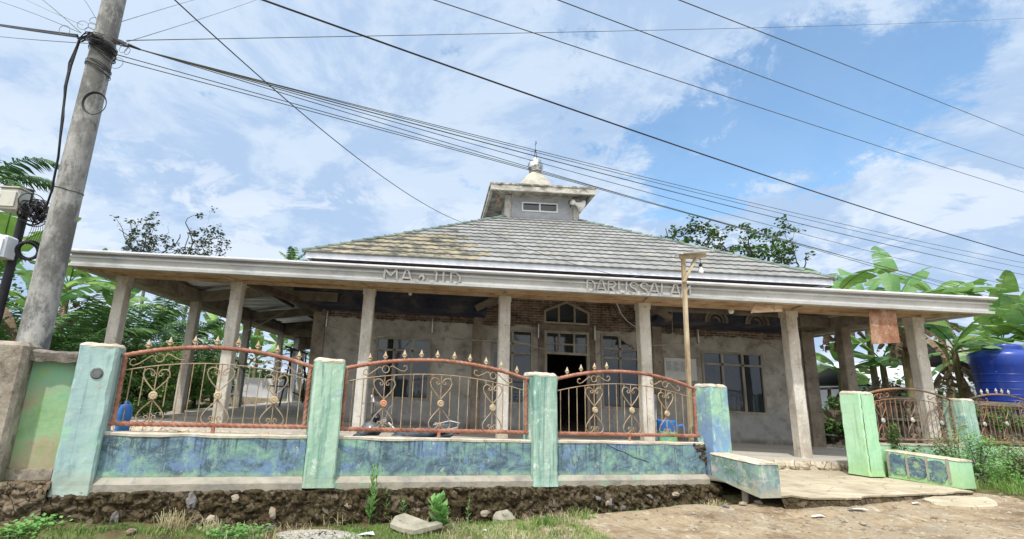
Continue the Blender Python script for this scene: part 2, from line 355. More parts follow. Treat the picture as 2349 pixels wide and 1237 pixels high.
m_tower = mat('rough_grey_render', [(.30, (.34,.36,.38)), (.5, (.42,.44,.46)), (.7, (.50,.51,.52))], scale=5, nr=.7, over=[dict(s=9, lo=.6, hi=.7, c=(.24,.24,.24), k=.4)], bump=.9, bscale=30)
m_slab = mat('mouldy_concrete_slab', [(.35, (0.234,0.225,0.198)), (.5, (0.468,0.450,0.396)), (.7, (0.594,0.576,0.522))], scale=3, stretch=(1,1,2.5), nr=.72,
    over=[dict(s=2.5, st=(1,1,2), lo=.42, hi=.56, c=(.10,.10,.085), k=.85, z=(8.44,8.62), zw=.12), dict(s=7, lo=.55, hi=.66, c=(.12,.12,.10), k=.5)], bump=.5, bscale=18)
m_steelball = mat('dented_steel_dome', [(.4, (.55,.56,.58)), (.6, (.80,.81,.83))], scale=4, rough=.28, metal=.95, over=[dict(s=5, lo=.5, hi=.62, c=(.10,.10,.10), k=.7)], bump=.3, bscale=8)
m_iron = mat('dark_iron', [(.4, (.04,.04,.045)), (.6, (.09,.09,.095))], rough=.6, metal=.3, bump=.1)
m_rust = mat('rust_red_twisted_rebar', [(.30, (.20,.075,.05)), (.5, (.34,.15,.10)), (.7, (.48,.27,.20))], scale=5, nr=.7, rough=.75,
    over=[dict(s=3, lo=.56, hi=.64, c=(.10,.05,.03), k=.6)], bump=.5, bscale=60)
m_goldbar = mat('faded_gold_painted_bar', [(.30, (0.170,0.112,0.072)), (.5, (0.323,0.249,0.162)), (.7, (0.442,0.361,0.252))], scale=9, nr=.7, rough=.7,
    over=[dict(s=5, lo=.56, hi=.64, c=(.26,.11,.06), k=.7)], bump=.2, bscale=60)
m_goldtip = mat('faded_gold_cast_iron', [(.30, (0.300,0.210,0.106)), (.5, (0.465,0.375,0.243)), (.7, (0.555,0.480,0.350))], scale=8, nr=.7, rough=.65,
    over=[dict(s=12, lo=.60, hi=.66, c=(.35,.16,.09), k=.6)], bump=.2, bscale=60)
m_rosepink = mat('rusty_rosette', [(.30, (.40,.16,.09)), (.7, (.62,.32,.20))], scale=8, bump=.2)
m_darkbar = mat('old_brown_iron_bar', [(.35, (.12,.075,.05)), (.65, (.30,.22,.16))], scale=6, over=[dict(s=1.2, lo=.5, hi=.58, c=(.40,.17,.09), k=.6)], bump=.2)
m_greytip = mat('grey_cast_iron_tip', [(.35, (.36,.36,.34)), (.65, (.56,.55,.50))], scale=6, bump=.2)
m_pole = mat('mouldy_concrete_pole', [(.34, (0.176,0.177,0.173)), (.46, (0.317,0.319,0.307)), (.58, (0.405,0.410,0.403)), (.70, (0.370,0.328,0.240))], scale=2.2, stretch=(1,1,.5), nr=.78,
    over=[dict(s=2.6, st=(1,1,.5), lo=.46, hi=.58, c=(.11,.11,.105), k=.85, d=14, r=.75), dict(s=10, st=(1.5,1.5,.8), lo=.55, hi=.66, c=(.09,.09,.085), k=.6)], bump=.35, bscale=20)
m_black = mat('black_cable_rubber', [(.4, (.012,.012,.014)), (.6, (.03,.03,.035))], rough=.5, bump=0)
m_wire = mat('grey_olive_cable', [(.4, (.05,.055,.045)), (.6, (.09,.095,.075))], rough=.6, bump=0)
m_greywire = mat('pale_grey_cable', [(.4, (.13,.14,.14)), (.6, (.20,.21,.21))], rough=.6, bump=0)
m_whiteframe = mat('white_window_frame', [(.4, (.74,.76,.80)), (.6, (.82,.83,.85))], rough=.5, bump=.05)
m_woodframe = mat('bare_grey_wood_frame', [(.30, (.19,.165,.13)), (.5, (.31,.28,.23)), (.7, (.42,.39,.33))], scale=4, stretch=(1,1,.3), nr=.7, bump=.3, bscale=40)
m_wood = mat('yellow_raw_timber', [(.34, (.24,.17,.10)), (.5, (.42,.34,.22)), (.66, (.56,.49,.36))], scale=5, stretch=(1,1,.25), nr=.7,
    over=[dict(s=3, st=(1,1,.4), lo=.56, hi=.66, c=(.20,.12,.06), k=.5)], bump=.3, bscale=40)
m_darkwood = mat('dark_old_timber', [(.30, (.05,.038,.03)), (.7, (.14,.105,.08))], scale=5, bump=.3)
m_bamboo = mat('dry_bamboo', [(.30, (.26,.22,.16)), (.7, (.44,.39,.30))], scale=6, bump=.1)
m_tankblue = mat('glossy_blue_plastic', [(.40, (.008,.03,.22)), (.6, (.016,.055,.34))], scale=1.0, rough=.30, spec=.5, bump=.05,
    over=[dict(s=3, st=(1,1,.3), lo=.5, hi=.68, c=(.07,.09,.20), k=.5, d=12), dict(s=12, lo=.66, hi=.70, c=(.30,.34,.46), k=.5, d=12), dict(s=2.0, st=(.5,.5,14), lo=.70, hi=.8, c=(.45,.52,.75), k=.7, d=3)])
m_plas_grey = mat('beige_meter_box', [(.40, (.50,.50,.44)), (.6, (.60,.60,.54))], rough=.5, bump=.05, over=[dict(s=8, lo=.6, hi=.7, c=(.3,.28,.22), k=.4)])
m_plas_white = mat('white_meter_box', [(.40, (.66,.70,.76)), (.6, (.76,.79,.84))], rough=.4, bump=.03)
m_bulb = mat('white_bulb_glass', [(.40, (.80,.82,.84)), (.6, (.86,.87,.88))], rough=.25, bump=0)
m_horn = mat('white_horn', [(.40, (.66,.66,.63)), (.6, (.78,.78,.75))], rough=.45, bump=.05, over=[dict(s=6, lo=.62, hi=.7, c=(.4,.38,.33), k=.5)])
m_paintblack = mat('glossy_black_plastic', [(.40, (.012,.014,.018)), (.6, (.03,.032,.036))], rough=.28, spec=.5, bump=0)
m_silver = mat('dusty_silver_blue_fairing', [(.40, (.07,.09,.11)), (.6, (.26,.29,.32))], scale=3, rough=.3, spec=.5, metal=.4, bump=0)
m_chrome = mat('chrome', [(.40, (.60,.60,.60)), (.6, (.72,.72,.72))], rough=.25, metal=.9, bump=0)
m_rubber = mat('tyre_rubber', [(.40, (.02,.02,.02)), (.6, (.04,.038,.035))], rough=.85, bump=.2)
m_seat = mat('worn_blue_black_seat', [(.40, (.03,.036,.048)), (.6, (.085,.105,.13))], scale=4, rough=.55, bump=.2)
m_bucket = mat('blue_bucket_plastic', [(.40, (.03,.13,.42)), (.6, (.06,.22,.52))], rough=.4, bump=0)
m_bucketgreen = mat('green_bucket_label', [(.45, (.10,.42,.36)), (.55, (.26,.50,.14))], scale=7, rough=.45, bump=0)
m_cloth = mat('pale_blue_cloth', [(.40, (.34,.42,.52)), (.6, (.48,.56,.66))], scale=5, bump=.1)
m_board = mat('flaking_brown_plywood', [(.34, (.16,.07,.045)), (.5, (.30,.15,.09)), (.64, (.44,.31,.22))], scale=4, stretch=(1,1,.6), nr=.75,
    over=[dict(s=12, lo=.60, hi=.66, c=(.14,.06,.04), k=.6), dict(s=5, lo=.6, hi=.68, c=(.55,.50,.42), k=.6)], bump=.4, bscale=30)
m_whiteboard = mat('whiteboard_sheet', [(.40, (.52,.53,.52)), (.6, (.62,.63,.62))], scale=2, rough=.4, bump=0)
m_ink = mat('faded_ink', [(.40, (.16,.17,.18)), (.6, (.28,.29,.30))], rough=.7, bump=0)
m_greyseal = mat('dark_cement_plug', [(.40, (.07,.08,.08)), (.6, (.16,.17,.17))], scale=12, bump=.5)
m_nbrpost = mat('mouldy_cement_post', [(.36, (.12,.10,.08)), (.5, (.30,.26,.21)), (.64, (.46,.41,.34))], scale=3.5, stretch=(1,1,.8), nr=.75,
    over=[dict(s=2.4, lo=.60, hi=.68, c=(.20,.30,.14), k=.6), dict(s=9, lo=.58, hi=.66, c=(.09,.07,.05), k=.5)], bump=.6, bscale=16)
m_nbrpanel = mat('green_paint_over_tan_render', [(.36, (0.200,0.360,0.182)), (.47, (0.304,0.464,0.258)), (.55, (0.400,0.368,0.243)), (.66, (0.352,0.288,0.182))], scale=1.7, nr=.62, distort=.2,
    over=[dict(s=2, lo=.30, hi=.52, c=(.20,.46,.30), k=.85, z=(1.15,1.5), zw=.3), dict(s=3, lo=.56, hi=.66, c=(.26,.44,.16), k=.6), dict(s=3, lo=.3, hi=.5, c=(.34,.26,.16), k=.6, z=(.75,.5), zw=.25)], bump=.3, bscale=16)
m_coping = mat('rotten_dark_coping', [(.30, (.07,.06,.05)), (.5, (.17,.15,.13)), (.7, (.30,.27,.24))], scale=6, stretch=(1,1,3), nr=.75, bump=.9, bscale=22)
m_rubble = mat('mossy_rubble_stone', [(.34, (0.016,0.011,0.004)), (.46, (0.043,0.030,0.012)), (.54, (0.076,0.057,0.025)), (.66, (0.158,0.125,0.073))], scale=13, nr=.8, distort=.3,
    voro=dict(s=9, st=(1,1,1.4), k=.34, e=.05, warp=.16, gap=(.035,.024,.010), stops=[(0,(.035,.024,.010)),(.45,(.075,.052,.026)),(.75,(.12,.095,.06)),(1,(.26,.21,.16))]),
    over=[dict(s=2.2, lo=.50, hi=.62, c=(.045,.04,.012), k=.6), dict(s=4.4, lo=.61, hi=.66, c=(.20,.16,.12), k=.6)],
    bump=1.0, bscale=16, bdist=.05)
m_stonepale = mat('pale_embedded_stone', [(.30, (.18,.14,.10)), (.5, (.30,.25,.19)), (.7, (.44,.39,.31))], scale=4, nr=.7, over=[dict(s=6, lo=.58, hi=.68, c=(.10,.08,.04), k=.5)], bump=.5, bscale=16)
m_stonegrey = mat('grey_embedded_stone', [(.30, (.09,.085,.085)), (.5, (.16,.15,.15)), (.7, (.27,.25,.24))], scale=4, nr=.7, bump=.5, bscale=16)
m_stonewhite = mat('pale_river_stone', [(.30, (0.214,0.196,0.151)), (.5, (0.297,0.280,0.224)), (.7, (0.393,0.369,0.303))], scale=5, nr=.7, over=[dict(s=5, lo=.58, hi=.7, c=(.20,.17,.12), k=.5)], bump=.4, bscale=14)
m_rampstone = mat('flat_stone_paving', [(.30, (0.246,0.198,0.126)), (.5, (0.426,0.363,0.252)), (.7, (0.558,0.490,0.355))], scale=2.2, nr=.7,
    over=[dict(s=2.5, lo=.6, hi=.7, c=(.30,.25,.18), k=.4)], voro=dict(s=2.6, st=(.7,1.7,.2), k=.3, e=.03, gap=(.34,.29,.21), stops=[(0,(.40,.36,.28)),(.5,(.56,.52,.42)),(1,(.66,.62,.52))]), bump=.5, bscale=12)
m_platstone = mat('rubble_platform_edge', [(.30, (.28,.22,.15)), (.5, (.46,.39,.29)), (.7, (.60,.54,.44))], scale=3, nr=.7,
    voro=dict(s=4, k=.3, e=.02, warp=.1, gap=(.22,.18,.13), stops=[(0,(.34,.28,.20)),(.5,(.48,.42,.33)),(1,(.62,.57,.47))]), bump=.9, bscale=12, bdist=.03)
m_whitewall = mat('whitewashed_wall', [(.30, (.50,.52,.56)), (.6, (.68,.70,.73))], scale=1.5, over=[dict(s=4, lo=.6, hi=.7, c=(.34,.33,.30), k=.4)], bump=.1)
m_houseroof = mat('distant_house_roof', [(.30, (.14,.13,.12)), (.6, (.30,.28,.26))], scale=3, bump=.2)
m_housewall = mat('pale_house_wall', [(.35, (.34,.37,.42)), (.6, (.48,.51,.55))], scale=1.5, bump=.1)
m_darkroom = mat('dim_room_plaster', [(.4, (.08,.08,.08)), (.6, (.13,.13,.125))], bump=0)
m_baluster = mat('stained_cast_baluster', [(.30, (0.077,0.059,0.045)), (.5, (0.168,0.140,0.112)), (.7, (0.280,0.252,0.210))], scale=4, nr=.7, bump=.4)
m_oldbrick = mat('dirty_block_wall', [(.30, (.07,.05,.035)), (.5, (.16,.12,.085)), (.7, (.28,.23,.18))], scale=3, nr=.7, bump=.5)
# foliage
def leafmat(n, a, b, c=None, tr=.35, sc=3.0, brown=None):
    st = [(.34, a), (.62, b)] if c is None else [(.32, a), (.5, b), (.66, c)]
    ov = [dict(s=1.3, lo=.60, hi=.70, c=brown, k=.7)] if brown else []
    if n.startswith('banana'): ov += [dict(s=2.2, lo=.60, hi=.63, c=(.34,.24,.10), k=.8, d=12), dict(s=1.0, st=(1,1,9), lo=.52, hi=.60, c=(.06,.15,.04), k=.35)]
    return mat(n, st, scale=sc, rough=.5, spec=.35, bump=0, translucent=tr, over=ov)
m_ban = leafmat('banana_leaf_green', (.085,.19,.04), (.17,.32,.07), (.32,.48,.15), .35, .9)
m_ban2 = leafmat('banana_leaf_bluish', (.07,.18,.06), (.14,.30,.10), (.25,.42,.17), .4, .9, brown=(.30,.20,.09))
m_dryleaf = leafmat('dry_banana_leaf', (.09,.06,.035), (.20,.14,.085), (.33,.25,.17), .2, 4)
m_stem = mat('banana_pseudostem', [(.35, (.10,.07,.04)), (.5, (.17,.14,.07)), (.65, (.20,.25,.10))], scale=3, stretch=(2,2,.4), bump=.4)
m_palm = leafmat('palm_frond_green', (.035,.095,.028), (.085,.18,.05), (.20,.34,.12), .25, 1.6)
m_palmdark = leafmat('palm_frond_dark', (.025,.07,.022), (.065,.15,.04), None, .25, 1.6)
m_fern = leafmat('light_feathery_leaf', (.09,.20,.045), (.19,.35,.085), (.33,.50,.17), .3, 2)
m_bush = leafmat('mid_green_leaf', (.035,.085,.022), (.085,.17,.04), (.18,.31,.08), .25, 2)
m_bushdry = leafmat('olive_leaf', (.09,.12,.04), (.19,.24,.09), (.34,.34,.17), .35, 2)
m_tree = leafmat('dark_tree_leaf', (.022,.05,.02), (.06,.12,.03), (.14,.26,.055), .25, .8)
m_treegrey = leafmat('grey_green_tree_leaf', (.04,.055,.035), (.08,.11,.055), None, .25, .8)
m_weed = leafmat('fresh_weed_leaf', (.10,.25,.06), (.19,.40,.11), (.28,.50,.17), .4, 5)
m_grass = leafmat('short_grass', (.12,.22,.05), (.22,.36,.09), (.34,.44,.17), .35, 2.5)
m_straw = leafmat('dry_straw', (.30,.25,.13), (.46,.40,.24), (.56,.52,.34), .3, 4)
m_bark = mat('dark_bark', [(.35, (.05,.045,.04)), (.6, (.11,.10,.09))], scale=6, bump=.3)
m_vine = leafmat('vine_leaf', (.05,.15,.02), (.13,.29,.045), None, .35, 5)

# glass: reflective pane over a dark room
def glassmat(name, tintc=(.03,.036,.045)):
    mt = D.materials.new(name); mt.use_nodes = True; t = mt.node_tree
    b = t.nodes['Principled BSDF']; b.inputs['Base Color'].default_value = (*tintc, 1)
    b.inputs['Roughness'].default_value = .04; b.inputs['Specular IOR Level'].default_value = 1.0; b.inputs['IOR'].default_value = 1.5
    tr = N(t, 'ShaderNodeBsdfTransparent'); tr.inputs[0].default_value = (.55,.6,.65,1)
    ms = N(t, 'ShaderNodeMixShader'); ms.inputs[0].default_value = .72
    nz = N(t, 'ShaderNodeTexNoise'); nz.inputs['Scale'].default_value = 1.3
    g = N(t, 'ShaderNodeNewGeometry'); t.links.new(g.outputs['Position'], nz.inputs['Vector'])
    bp = N(t, 'ShaderNodeBump'); bp.inputs['Strength'].default_value = .15; bp.inputs['Distance'].default_value = .02
    t.links.new(nz.outputs[0], bp.inputs['Height']); t.links.new(bp.outputs[0], b.inputs['Normal'])
    t.links.new(tr.outputs[0], ms.inputs[1]); t.links.new(b.outputs[0], ms.inputs[2])
    t.links.new(ms.outputs[0], t.nodes['Material Output'].inputs[0]); return mt
m_glass = glassmat('window_glass')

# plaster wall with the bricks still bare above a ragged edge
def wallmat():
    mt = mat('cement_render_over_brick', [(.32, (0.192,0.174,0.151)), (.42, (0.304,0.283,0.252)), (.54, (0.400,0.377,0.336)), (.66, (0.480,0.458,0.412))], scale=1.7, nr=.68, distort=.3,
        over=[dict(s=3.5, lo=.54, hi=.66, c=(.12,.105,.085), k=.55), dict(s=1.5, lo=.2, hi=.5, c=(.28,.30,.33), k=.55, z=(1.6,1.0), zw=.8), dict(s=2, lo=.3, hi=.6, c=(.10,.085,.07), k=.7, z=(.80,.66), zw=.25)], bump=.45, bscale=9)
    t = mt.node_tree; ln = t.links.new; b = t.nodes['Principled BSDF']
    base = b.inputs['Base Color'].links[0].from_socket; nrm = b.inputs['Normal'].links[0].from_node
    g = N(t, 'ShaderNodeNewGeometry'); sp = N(t, 'ShaderNodeSeparateXYZ'); ln(g.outputs['Position'], sp.inputs[0])
    cb = N(t, 'ShaderNodeCombineXYZ'); ln(sp.outputs[0], cb.inputs[0]); ln(sp.outputs[2], cb.inputs[1])
    nzv = N(t, 'ShaderNodeTexNoise'); nzv.inputs['Scale'].default_value = 3.0; ln(g.outputs['Position'], nzv.inputs['Vector'])
    add = N(t, 'ShaderNodeVectorMath', operation='MULTIPLY_ADD'); ln(nzv.outputs['Color'], add.inputs[0]); add.inputs[1].default_value = (.05,.04,0); ln(cb.outputs[0], add.inputs[2])
    br = N(t, 'ShaderNodeTexBrick'); ln(add.outputs[0], br.inputs['Vector']); br.inputs['Scale'].default_value = 1.0
    br.inputs['Brick Width'].default_value = .22; br.inputs['Row Height'].default_value = .068; br.inputs['Mortar Size'].default_value = .009
    br.inputs['Color1'].default_value = (.10,.06,.045,1); br.inputs['Color2'].default_value = (.17,.12,.095,1); br.inputs['Mortar'].default_value = (.25,.23,.20,1)
    br.inputs['Mortar Smooth'].default_value = .3
    nz = N(t, 'ShaderNodeTexNoise'); nz.inputs['Scale'].default_value = 2.3; nz.inputs['Detail'].default_value = 6; nz.inputs['Roughness'].default_value = .7; ln(g.outputs['Position'], nz.inputs['Vector'])
    edge = math_(t, 'ADD', sp.outputs[2], math_(t, 'MULTIPLY', math_(t, 'SUBTRACT', nz.outputs[0], .5), .35))
    mr = N(t, 'ShaderNodeMapRange'); mr.inputs[1].default_value = 3.33; mr.inputs[2].default_value = 3.345; ln(edge, mr.inputs[0])
    nz2 = N(t, 'ShaderNodeTexNoise'); nz2.inputs['Scale'].default_value = 5; nz2.inputs['Detail'].default_value = 6; ln(g.outputs['Position'], nz2.inputs['Vector'])
    dk = N(t, 'ShaderNodeMixRGB', blend_type='MULTIPLY'); dk.inputs[0].default_value = 1; ln(br.outputs['Color'], dk.inputs[1])
    rr = N(t, 'ShaderNodeValToRGB'); rr.color_ramp.elements[0].position = .3; rr.color_ramp.elements[0].color = (.5,.5,.5,1); rr.color_ramp.elements[1].position = .65; rr.color_ramp.elements[1].color = (1.5,1.5,1.5,1)
    ln(nz2.outputs[0], rr.inputs[0]); ln(rr.outputs[0], dk.inputs[2])
    mx = N(t, 'ShaderNodeMixRGB'); ln(mr.outputs[0], mx.inputs[0]); ln(base, mx.inputs[1]); ln(dk.outputs[0], mx.inputs[2]); ln(mx.outputs[0], b.inputs['Base Color'])
    bp = N(t, 'ShaderNodeBump'); bp.inputs['Strength'].default_value = .9; bp.inputs['Distance'].default_value = .03
    h = math_(t, 'MULTIPLY', br.outputs['Fac'], mr.outputs[0]); h = math_(t, 'MULTIPLY', h, -1.0)
    h = math_(t, 'SUBTRACT', h, math_(t, 'MULTIPLY', mr.outputs[0], 1.0))
    ln(h, bp.inputs['Height']); ln(nrm.outputs[0], bp.inputs['Normal']); ln(bp.outputs[0], b.inputs['Normal'])
    return mt
m_front = wallmat()

def tilemat():
    mt = mat('painted_and_bare_roof_tiles', [(.34, (0.174,0.178,0.178)), (.5, (0.266,0.271,0.273)), (.66, (0.333,0.335,0.339))], scale=2.0, nr=.72,
        over=[dict(s=2.2, lo=.56, hi=.66, c=(.34,.29,.18), k=.5), dict(s=6, st=(1,2,2), lo=.56, hi=.64, c=(.15,.15,.14), k=.5, d=14, r=.75)], bump=.25, bscale=24, rough=.8)
    t = mt.node_tree; ln = t.links.new; b = t.nodes['Principled BSDF']; base = b.inputs['Base Color'].links[0].from_socket
    g = N(t, 'ShaderNodeNewGeometry'); sp = N(t, 'ShaderNodeSeparateXYZ'); ln(g.outputs['Position'], sp.inputs[0])
    # one value per tile sheet: sheets 1.1 m by one course
    tx = math_(t, 'FLOOR', math_(t, 'DIVIDE', sp.outputs[0], 1.1)); tz = math_(t, 'FLOOR', math_(t, 'DIVIDE', math_(t, 'SUBTRACT', sp.outputs[2], 4.70), 2.97/14))
    cb = N(t, 'ShaderNodeCombineXYZ'); ln(tx, cb.inputs[0]); ln(tz, cb.inputs[1])
    wn = N(t, 'ShaderNodeTexWhiteNoise'); wn.noise_dimensions = '2D'; ln(cb.outputs[0], wn.inputs['Vector'])
    lim = math_(t, 'ADD', math_(t, 'MULTIPLY', tz, -.13), math_(t, 'ADD', math_(t, 'MULTIPLY', math_(t, 'MODULO', tz, 2.0), .45), .95))
    inx = math_(t, 'LESS_THAN', sp.outputs[0], lim)
    inz = N(t, 'ShaderNodeMapRange'); inz.inputs[1].default_value = 6.55; inz.inputs[2].default_value = 6.2; 
    nz0 = N(t, 'ShaderNodeTexNoise'); nz0.inputs['Scale'].default_value = .9; nz0.inputs['Detail'].default_value = 5; ln(g.outputs['Position'], nz0.inputs['Vector'])
    ln(math_(t, 'ADD', sp.outputs[2], math_(t, 'MULTIPLY', math_(t, 'SUBTRACT', nz0.outputs[0], .5), 2.0)), inz.inputs[0])
    mask = math_(t, 'MULTIPLY', inx, inz.outputs[0])
    nz = N(t, 'ShaderNodeTexNoise'); nz.inputs['Scale'].default_value = 2.0; nz.inputs['Detail'].default_value = 12; nz.inputs['Roughness'].default_value = .75; ln(g.outputs['Position'], nz.inputs['Vector'])
    cr = N(t, 'ShaderNodeValToRGB'); e = cr.color_ramp.elements
    for _ in range(3): e.new(.5)
    for i, (p, c) in enumerate([(.40, (.05,.05,.045)), (.475, (.13,.125,.10)), (.525, (.27,.25,.19)), (.575, (.34,.27,.15)), (.63, (.38,.36,.29))]): e[i].position = p; e[i].color = (*c, 1)
    ln(nz.outputs[0], cr.inputs[0])
    mx = N(t, 'ShaderNodeMixRGB'); ln(mask, mx.inputs[0]); ln(base, mx.inputs[1]); ln(cr.outputs[0], mx.inputs[2])
    tw1 = math_(t, 'FLOOR', math_(t, 'DIVIDE', sp.outputs[0], .225)); cb2 = N(t, 'ShaderNodeCombineXYZ'); ln(tw1, cb2.inputs[0]); ln(tz, cb2.inputs[1])
    wn2 = N(t, 'ShaderNodeTexWhiteNoise'); wn2.noise_dimensions = '2D'; ln(cb2.outputs[0], wn2.inputs['Vector'])
    vv = N(t, 'ShaderNodeHueSaturation'); ln(math_(t, 'ADD', math_(t, 'MULTIPLY', math_(t, 'ADD', wn2.outputs['Value'], wn.outputs['Value']), .14), .84), vv.inputs['Value']); ln(mx.outputs[0], vv.inputs['Color']); mx = vv
    # the attribute darkens every course step, and the tile faces only faintly
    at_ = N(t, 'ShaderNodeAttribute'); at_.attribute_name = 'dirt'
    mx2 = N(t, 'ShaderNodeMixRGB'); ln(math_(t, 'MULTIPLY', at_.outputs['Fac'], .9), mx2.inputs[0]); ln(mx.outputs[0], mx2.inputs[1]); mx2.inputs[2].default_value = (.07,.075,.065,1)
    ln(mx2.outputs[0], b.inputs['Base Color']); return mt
m_tile = tilemat()
m_cap = mat('green_grey_ridge_cap', [(.35, (.10,.13,.12)), (.55, (.20,.26,.235)), (.7, (.30,.33,.30))], scale=3, bump=.4)

def groundmat():
    """road dirt, worn concrete, grass soil; object coordinates: x along fence, y away from the road"""
    mt = mat('road_dirt_and_soil', [(.34, (0.148,0.100,0.057)), (.44, (0.271,0.200,0.125)), (.53, (0.385,0.304,0.198)), (.64, (0.328,0.280,0.213))], scale=1.3, nr=.76, distort=.4, objcoord=True,
        over=[dict(s=6, st=(1,.6,1), lo=.56, hi=.64, c=(.56,.51,.41), k=.6), dict(s=1.6, st=(.25,1.6,1), lo=.60, hi=.68, c=(.27,.25,.22), k=.45), dict(s=1.1, st=(.5,1.3,1), lo=.52, hi=.60, c=(.22,.18,.135), k=.5, d=14, r=.75), dict(s=14, lo=.57, hi=.61, c=(.17,.14,.10), k=.55, d=12, r=.75), dict(s=40, lo=.58, hi=.64, c=(.20,.17,.13), k=.55), dict(s=55, lo=.62, hi=.66, c=(.60,.57,.50), k=.5)],
        bump=1.0, bscale=16, bdist=.05)
    t = mt.node_tree; ln = t.links.new; b = t.nodes['Principled BSDF']; base = b.inputs['Base Color'].links[0].from_socket
    at_ = N(t, 'ShaderNodeAttribute'); at_.attribute_name = 'soil'
    src = N(t, 'ShaderNodeTexCoord').outputs['Object']
    nz = N(t, 'ShaderNodeTexNoise'); nz.inputs['Scale'].default_value = 4; nz.inputs['Detail'].default_value = 8; ln(src, nz.inputs['Vector'])
    cr = N(t, 'ShaderNodeValToRGB'); e = cr.color_ramp.elements; e.new(.5)
    for i, (p, c) in enumerate([(.36, (.055,.037,.018)), (.5, (.12,.10,.045)), (.64, (.13,.15,.05))]): e[i].position = p; e[i].color = (*c, 1)
    ln(nz.outputs[0], cr.inputs[0])
    nzb = N(t, 'ShaderNodeTexNoise'); nzb.inputs['Scale'].default_value = 3; nzb.inputs['Detail'].default_value = 6; ln(src, nzb.inputs['Vector'])
    f = math_(t, 'ADD', at_.outputs['Fac'], math_(t, 'MULTIPLY', math_(t, 'SUBTRACT', nzb.outputs[0], .5), .7))
    mr = N(t, 'ShaderNodeMapRange'); mr.inputs[1].default_value = .42; mr.inputs[2].default_value = .58; ln(f, mr.inputs[0])
    mx = N(t, 'ShaderNodeMixRGB'); ln(mr.outputs[0], mx.inputs[0]); ln(base, mx.inputs[1]); ln(cr.outputs[0], mx.inputs[2]); ln(mx.outputs[0], b.inputs['Base Color'])
    return mt
m_ground = groundmat()
# ---- PART 2 ----
# ------------------------------------------------------------------ ground
def sstep(a, b, x):
    t = min(1, max(0, (x-a)/(b-a))); return t*t*(3-2*t)
def ground_h(s, y):
    """height in the fence frame, y grows away from the road"""
    n = mnoise.noise(Vector((s*.8, y*.8, 0)))*.035 + mnoise.noise(Vector((s*3, y*3, 2)))*.012
    road = .05 + .034*max(-2, min(s, 14)) + .010*max(0, s-7)
    z = road + n
    gr_y = -1.12 - .08*(s-4.2) + .05*mnoise.noise(Vector((s*1.3, 0, 9)))
    if s > 3.5: z -= .028*math.exp(-((y-gr_y)/.05)**2) + .02*math.exp(-((y-gr_y+.55)/.06)**2) - .012*math.exp(-((y-gr_y-.12)/.06)**2)
    # the ditch along the retaining wall, between the wall and the verge
    if y > -1.6 and s < 6.1:
        e = .46 + .12*mnoise.noise(Vector((s*.9, 3, 1)))
        if s < 1.3: e += .0
        k = 1 - sstep(e-.12, e+.10, -y) if y < 0 else 1
        dz = (.02 if s > 0 else .02 + .05*min(2.5, -s)) + (.12*sstep(3.5, 6, s))
        deep = sstep(6.1, 5.9, s)
        z = z*(1-k*deep) + (dz + n*1.2)*k*deep
    if y > .12:
        yard = .17 + .26*sstep(-3.2, -4.6, s) + n*.6
        z = z + (yard - z)*sstep(.12, .3, y)
    if 6.0 < s < 10.2 and y > -1.05:
        z += (.22 - z)*sstep(6.0, 6.25, s)*sstep(10.2, 9.9, s)*sstep(-1.05, -.85, y)*sstep(3.2, 2.6, y)
    return z
def axis(vals): 
    o = []
    for a, b, st in vals:
        x = a
        while x < b - 1e-6: o.append(x); x += st
    o.append(vals[-1][1]); return o
gx = axis([(-90,-20,10), (-20,-6,1.4), (-6,-4,.25), (-4,12,.07), (12,20,.35), (20,90,10)])
gy = axis([(-70,-10,10), (-10,-4,1), (-4,-2.2,.2), (-2.2,.4,.055), (.4,3,.4), (3,20,1.7), (20,160,14)])
gv = []; soil = []
for y in gy:
    for x in gx:
        gv.append((x, y, ground_h(x, y)))
        v = 0.0
        if y > -.45 - .12*mnoise.noise(Vector((x*.9,3,1))) and x < 6.2: v = 1
        if x < 1.6: v = max(v, sstep(-2.6 + .3*x, -1.0 + .35*x, y) if x > -5 else 1)
        if x > 10.1 and y > -1.9 - .2*(x-10): v = 1
        if y > .1: v = .75
        soil.append(v)
gf = [(j*len(gx)+i, j*len(gx)+i+1, (j+1)*len(gx)+i+1, (j+1)*len(gx)+i) for j in range(len(gy)-1) for i in range(len(gx)-1)]
g = MB(); g.v = gv; g.f = gf
go = g.build('ground', m_ground, smooth=True); go.matrix_world = FM; tag(go, kind='structure')
go['label'] = 'stony beige dirt road and brown verge in front of the mosque fence'
a = go.data.attributes.new('soil', 'FLOAT', 'POINT'); a.data.foreach_set('value', soil)

# ------------------------------------------------------------------ the mosque
FZ, WY = .62, 13.5
XL, XR = -3.3, 10.1           # outer wall faces
mosque = thing('mosque', 'unfinished grey cement mosque with deep veranda, pale tiled hip roof and small square tower', 'mosque', (3.4, 13.5, FZ))
P = lambda mb, n, mt, par=mosque, **k: put(mb, n, mt, par, **k)

